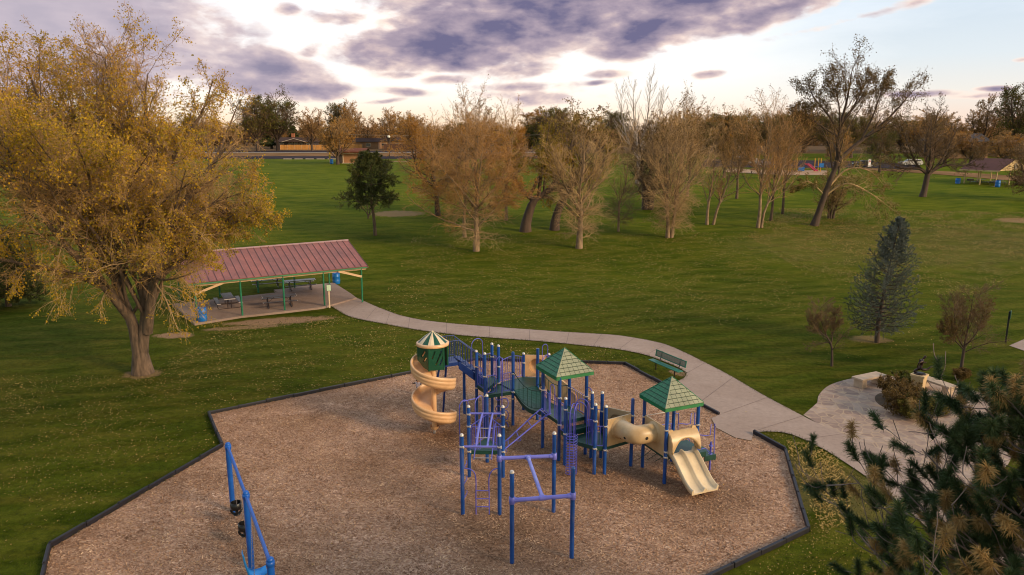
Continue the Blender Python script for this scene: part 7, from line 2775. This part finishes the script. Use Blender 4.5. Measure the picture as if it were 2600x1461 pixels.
car((1872, 421), (.06, .065, .09), "dark silver utility vehicle parked behind the slender trees", 2.75)
car((1898, 417), (.60, .55, .50), "white car parked just right of the dark silver utility vehicle", 2.7, 'sedan')
car((1888, 405), (.36, .37, .42), "pale silver car behind the dark silver utility vehicle", 2.9)
car((1945, 421), (.22, .20, .24), "grey car behind the double-trunked rusty tree", 3.0, 'sedan')
car((1968, 418), (.50, .45, .42), "pale car at the end of the row near the red slide", 2.8)
car((2192, 424), (.05, .035, .03), "dark car parked beside the white banner at the road", 2.9, 'sedan')
car((2311, 421), (.55, .5, .46), "pale car on the road just left of the dark rounded tree", 3.05, 'sedan')

b = at(2206, 428)
o = thing("banner_sign", "white upright banner with faded red and blue patches by the road", "sign", b)
obj("pole", MB().tube([b, b + V3(0, 0, 1.9)], .04, 6), M['bframe'], o)
bn = obj("banner", MB().box(b + V3(0, -.06, 1.15), (.62, .05, 1.6), .2), mat("white_banner", (.72, .72, .76), .5, .05), o)
obj("patches", MB().box(b + V3(.06, -.12, 1.45), (.34, .02, .3), .2), mat("faded_red", (.5, .14, .14), .5, .1), bn)

# far playground
pb = at(2045, 437)
FP = thing("far_playground", "small far playground with a red slide and yellow posts", "play structure", pb)
M['yel'] = mat("yellow_post_paint", (.58, .28, .03), .5, .15)
M['red'] = mat("red_slide_plastic", (.50, .02, .05), .4, .15)
pl = [(-3.0, 0), (-1.8, 0), (-1.8, 1.2), (-3.0, 1.2), (1.8, .2), (3.0, .2), (3.0, 1.4)]
for x, y in pl:
    obj("post", MB().tube([(x, y, 0), (x, y, 2.7)], .09, 8), M['yel'], FP, local=True)
obj("deck", MB().box((-2.4, .6, 1.25), (1.3, 1.3, .1)).box((2.4, .8, 1.0), (1.3, 1.3, .1)), M['stair_blue'], FP, local=True)
obj("slide", MB().loft([[(x0 - .3 + w, y0, z0 + h) for w, h in ((0, .22), (.06, .22), (.08, .04), (.52, .04), (.54, .22), (.6, .22), (.6, -.05), (0, -.05))] for x0, y0, z0 in ((.2, .3, 1.5), (.5, -.3, 1.3), (1.1, -1.5, .45), (1.3, -2.1, .3))]), M['red'], FP, local=True)
obj("top_bar", MB().tube([(-3, 0, 2.4), (-6.2, 0, 2.4)], .07, 8).tube([(-6.2, 0, 0), (-6.2, 0, 2.5)], .09, 8), M['yel'], FP, local=True)
obj("panel", MB().box((3.0, -.2, 1.3), (.9, .06, .8)).box((-1.0, -.4, .6), (1.2, .06, .8)), M['barrel'], FP, local=True)
b = at(1918, 441)
o = thing("park_bench", "far brown bench standing on the tan sand", "bench", b)
obj("seat", MB().box((0, 0, .45), (1.9, .42, .07), bev=.02), M['wallb'], o, local=True)
obj("backrest", MB().box((0, .24, .78), (1.9, .06, .42), bev=.02), M['wallb'], o, local=True)
for s in (-.75, .75):
    obj("leg", MB().box((s, 0, .21), (.08, .4, .42)), M['bframe'], o, local=True)


# far tan pavilion at the right
def far_pavilion():
    a = at(2448, 466)
    b = at(2527, 474)
    z = min(a.z, b.z)
    base = V3(a.x, a.y, z)
    root = thing("park_pavilion", "far tan pavilion with a brown gable roof near the right edge", "pavilion", base)
    d = (b - a)
    d.z = 0
    L = d.length
    d.normalize()
    n_ = V3(-d.y, d.x, 0)
    gd = (V3(.86, .50, 0)).normalized()          # gable runs back to the right
    W = 8.0
    tanw = mat("tan_timber_paint", (.52, .36, .17), .7, .1)
    post = [a, b, b + gd * W, a + gd * W, a + d * (L / 2), b + gd * W * .5, a + gd * W * .5]
    for p in post:
        obj("post", MB().tube([V3(p.x, p.y, z - .3), V3(p.x, p.y, z + 2.45)], .10, 8), tanw, root)
    o_ = .7
    A, B = a - d * o_ - gd * o_, b + d * o_ - gd * o_
    C_, D = B + gd * (W + 2 * o_), A + gd * (W + 2 * o_)
    R0, R1 = (A + D) / 2, (B + C_) / 2
    ez, rz_ = z + 2.55, z + 4.35
    V = [V3(p.x, p.y, ez) for p in (A, B, C_, D)] + [V3(R0.x, R0.y, rz_), V3(R1.x, R1.y, rz_)]
    V += [v - V3(0, 0, .2) for v in V]
    rm = mat("brown_pavilion_roof", (.115, .055, .048), .9, .12, .5, spec=.08)
    ro = obj("roof", MB().add(V, [(0, 1, 5, 4), (2, 3, 4, 5), (6, 10, 11, 7), (8, 11, 10, 9), (0, 6, 7, 1), (2, 8, 9, 3)]), rm, root)
    obj("fascia", MB().box((V[0] + V[1]) / 2 - gd * .06 - V3(0, 0, .1), ((V[1] - V[0]).length, .06, .22), math.atan2(d.y, d.x)), tanw, ro)
    g = MB()
    for p, q, r_ in ((V[1], V[2], V[5]), (V[0], V[3], V[4])):
        g.add([p - V3(0, 0, .05), q - V3(0, 0, .05), r_ - V3(0, 0, .05)], [(0, 1, 2)])
    gb = obj("gable", g, tanw, root)
    c = (V[1] + V[2] + V[5] * 1.3) / 3.3 + d * .06 - V3(0, 0, .02)
    c.z = z + 3.15
    ring = [c + gd * (.42 * math.cos(t)) + V3(0, 0, .42 * math.sin(t)) for t in np.linspace(0, 6.283, 21)[:-1]]
    obj("round_vent", MB().tube(ring, .09, 6, closed=True).add(ring, [tuple(range(20))]), M['kerb'], gb)
    obj("slab", MB().prism([(p + (p - (a + b) / 2 - gd * W / 2) * .1).to_2d() for p in (a, b, b + gd * W, a + gd * W)], z - .5, z + .02), M['path'], root)
    for i, (f, g_) in enumerate(((.2, .35), (.55, .6), (.8, .3))):
        t = copy_tree(TB)
        q = a + d * (L * f) + gd * (W * g_)
        t.location = (q.x, q.y, z + .02)
        t.rotation_euler = (0, 0, .5)
        t['label'] = ("far picnic table at the left under the tan pavilion", "far picnic table in the middle under the tan pavilion", "far picnic table at the right under the tan pavilion")[i]
        t['group'] = "picnic tables under the far tan pavilion"
    barrel((a.x - 1.2, a.y - .2, z - .05), "blue trash barrel left of the far tan pavilion", 1.25)
    q = b + d * .6 - gd * .5
    barrel((q.x, q.y, z - .05), "blue trash barrel beside the front corner post of the far tan pavilion", 1.2)
    gq = V3(a.x + .6, a.y - .6, z - .1)
    o = thing("park_grill", "black park grill on a post left of the far tan pavilion", "grill", gq)
    obj("post", MB().tube([gq, gq + V3(0, 0, .8)], .06, 8), M['bframe'], o)
    obj("firebox", MB().box(gq + V3(0, 0, .95), (.9, .55, .3), bev=.03), M['bframe'], o)


far_pavilion()


# ------------------------------------------------------------------ trees along the horizon
def proto(name, stems, lv, leaf, bark, twig, seed, h):
    o = tree(name, "proto", (0, 0, 0), stems, lv, leaf, bark, twig, seed)
    o['_h'] = h
    return o


FARB = [L1(14, .16, .98, .48, (28, 66), 6, .12, .05, .42, k=4, rmin=.06), L1(9, .15, 1, .5, (22, 55), 5, .15, .03, .5, k=3, rmin=.04), L1(8, .1, 1, .58, (20, 55), 4, .17, .0, .6, k=3, rmin=.032)]


def ds(h, sp, seed, n=4):
    rn = random.Random(seed)
    st = [gstem(h, .45, (rn.uniform(-.5, .5), 0), .4, seed)]
    for i in range(n):
        a = i * 6.28 / n + rn.uniform(-.4, .4)
        q = rn.uniform(.75, .97)
        st.append([(0, 0, h * .2, .26), (math.cos(a) * sp * .45, math.sin(a) * sp * .45, h * .45, .17), (math.cos(a) * sp * .75, math.sin(a) * sp * .75, h * q, .03)])
    return st


PB = [proto("bare_tree", ds(13, 4.5, 201), FARB, dict(mat=M['leaf_brown'], count=6000, size=.30), M['bark_dark'], M['twig_rust'], 301, 13.5),
      proto("bare_tree", ds(14, 4.0, 202, 5), FARB, dict(mat=M['leaf_rust'], count=6000, size=.30), M['bark'], M['twig'], 302, 14.5),
      proto("bare_tree", ds(12, 5.0, 203, 5), FARB, dict(mat=M['leaf_rust'], count=9000, size=.30), M['bark_dark'], M['twig'], 303, 12.5)]
PG = [proto("leafy_tree", ds(15, 5.4, 204, 5), FARB, dict(mat=M['leaf_green'], count=15000, size=.36, t0=.1, spread=.35), M['bark_dark'], M['twig_brown'], 304, 15.5),
      proto("leafy_tree", ds(13, 4.8, 205, 5), FARB, dict(mat=M['leaf_olive'], count=13000, size=.34, t0=.1, spread=.35), M['bark_dark'], M['twig_brown'], 305, 13.5)]
PE = [proto("evergreen_tree", [gstem(11, .3, (0, 0), .1, 206)], [L1(60, .05, .97, .34, (65, 95), 6, .1, -.02, .3, k=3, rmin=.04, taper=.85), L1(12, .1, 1, .4, (30, 60), 4, .15, .03, .5, k=3, rmin=.03)], dict(mat=M['needle'], count=24000, size=.36, t0=.0, spread=.2), M['bark_dark'], M['bark_dark'], 306, 11)]
used = set()
FAR = [  # x, base y, top y, kind, width factor, label, group
    (706, 383, 246, PG[0], 1.15, "big olive-green rounded tree behind the low house with the brick chimney", None),
    (655, 384, 262, PG[1], 1.1, "olive leafy tree at the edge of the golden tree behind the street", None),
    (690, 378, 305, PE[0], 1.6, "dark evergreen below the big olive-green tree", None),
    (745, 378, 320, PE[0], 1.3, "small dark evergreen left of the brick chimney", None),
    (793, 384, 284, PB[0], .9, "bare brown tree right of the big olive-green tree on the skyline", None),
    (858, 418, 306, PB[2], 1.0, "round brown tree standing right beside the brown park building", None),
    (862, 375, 266, PG[1], .75, "tall thin-leaved tree behind the round brown tree", None),
    (893, 376, 264, PB[1], .9, "dotted bare tree behind the tall street lamp", None),
    (935, 378, 302, PB[0], 1.2, "low brown tree mass right of the tall street lamp", None),
    (990, 380, 282, PB[1], 1.0, "upright bare tree above the brown two-part house", None),
    (1040, 380, 290, PB[1], 1.0, "bare tree left of the grove on the skyline", None),
    (1020, 376, 318, PE[0], 1.3, "dark evergreen behind the brown two-part house", None),
    (1395, 380, 278, PG[1], 1.3, "grey-green rounded tree on the skyline left of the willow crowns", None),
    (1345, 378, 318, PE[0], 2.2, "broad dark evergreen in the skyline gap", None),
    (2490, 400, 256, PB[0], .9, "bare tree with a clear Y fork against the pale sky at the right", None),
    (2590, 404, 222, PG[0], .95, "tall olive leafy tree at the upper right edge", None),
    (2395, 402, 300, PB[2], 1.3, "brown tree behind the dark rounded tree", None),
    (2398, 418, 332, PB[2], 1.5, "brown bushy tree hiding the left side of the house with the cream chimney", None),
    (2462, 420, 346, PB[0], 1.6, "low brown bushy tree in front of the house with the cream chimney", None),
    (2548, 424, 338, PB[1], 1.6, "brown bushy tree behind the tan pavilion roof", None),
    (1978, 455, 322, PB[1], .8, "thin bare tree between the grove and the far playground", None),
    (2128, 452, 326, PB[1], .8, "thin bare tree beside the white banner at the road", None),
    (1838, 452, 318, PB[1], .8, "thin bare tree in front of the parked cars", None),
    (2160, 402, 300, PG[1], 1.2, "olive tree behind the big leaning tree", None),
]
gx = "bare brown trees of the distant tree line"
rn = random.Random(9)
for i, x in enumerate(range(-420, 3000, 38)):
    if 640 < x < 1060 and i % 2:
        continue
    ty = rn.uniform(296, 330) if x < 1340 else rn.uniform(282, 322)
    if 1290 < x < 1340 or 2390 < x < 2520:
        ty = rn.uniform(325, 338)
    FAR.append((x + rn.uniform(-16, 16), rn.uniform(372, 378) if x < 1500 else rn.uniform(382, 398), ty, rn.choice(PB + PB + [PG[1]]) if x < 1900 else rn.choice(PB + PB + PG), rn.uniform(1.1, 1.7), None, gx))
for (x, by, ty, pr, wf, lab, grp) in FAR:
    b = at(x, by)
    if by < 377:
        b = atY(x, by, 360 + rn.uniform(-20, 40))
        b.z = gz(b.x, b.y)
    pt = atY(x, ty, b.y)
    h = max(3.0, pt.z - b.z)
    if id(pr) in used:
        o = copy_tree(pr)
    else:
        o = pr
        used.add(id(pr))
    s = h / pr['_h']
    o.location = (b.x, b.y, b.z - .05)
    o.rotation_euler = (0, 0, rn.uniform(0, 6.28))
    o.scale = (s * wf, s * wf, s)
    o['label'] = lab or "hazy brown tree in the distant tree line along the horizon"
    if grp:
        o['group'] = grp
    elif 'group' in o:
        del o['group']
for pr in PB + PG + PE:
    if id(pr) not in used:
        for c in list(pr.children):
            bpy.data.objects.remove(c)
        bpy.data.objects.remove(pr)
for o in bpy.data.objects:
    if '_h' in o:
        del o['_h']


def treeline():
    """far-off wood closing the horizon: one mass of leaf clumps and stems"""
    rng = np.random.default_rng(400)
    Vs = []
    for Y, hm, n in ((420, 8.6, 34000), (520, 10.2, 34000), (680, 12.4, 34000)):
        x = rng.uniform(-1.1 * Y, 1.15 * Y, n)
        prof = hm * (.75 + .25 * np.sin(x * .06) * np.sin(x * .023 + 1) + .16 * np.sin(x * .31 + Y))
        z = gz(0, Y) + prof * rng.random(n) ** .7
        y = Y + rng.uniform(-14, 14, n)
        c = np.stack([x, y, z], 1)
        s = rng.uniform(.5, 1.5, n)[:, None]
        d = nrm(rng.normal(0, 1, (n, 3)))
        e = nrm(np.cross(d, rng.normal(0, 1, (n, 3))))
        Vs.append(np.stack([c - d * s, c + e * s * .6, c + d * s, c - e * s * .6], 1).reshape(-1, 3))
    V = np.concatenate(Vs)
    m_ = leaf_mat("distant_foliage", [(.085, .045, .02), (.16, .085, .035), (.24, .125, .045), (.16, .105, .03)], .2, scale=.03)
    o = link("distant_treeline", mesh_np("distant_treeline", V, np.arange(len(V)).reshape(-1, 4), m_, smooth=False))
    tag(o, "far-off band of brown woods along the horizon", "woods", kind='stuff')


treeline()
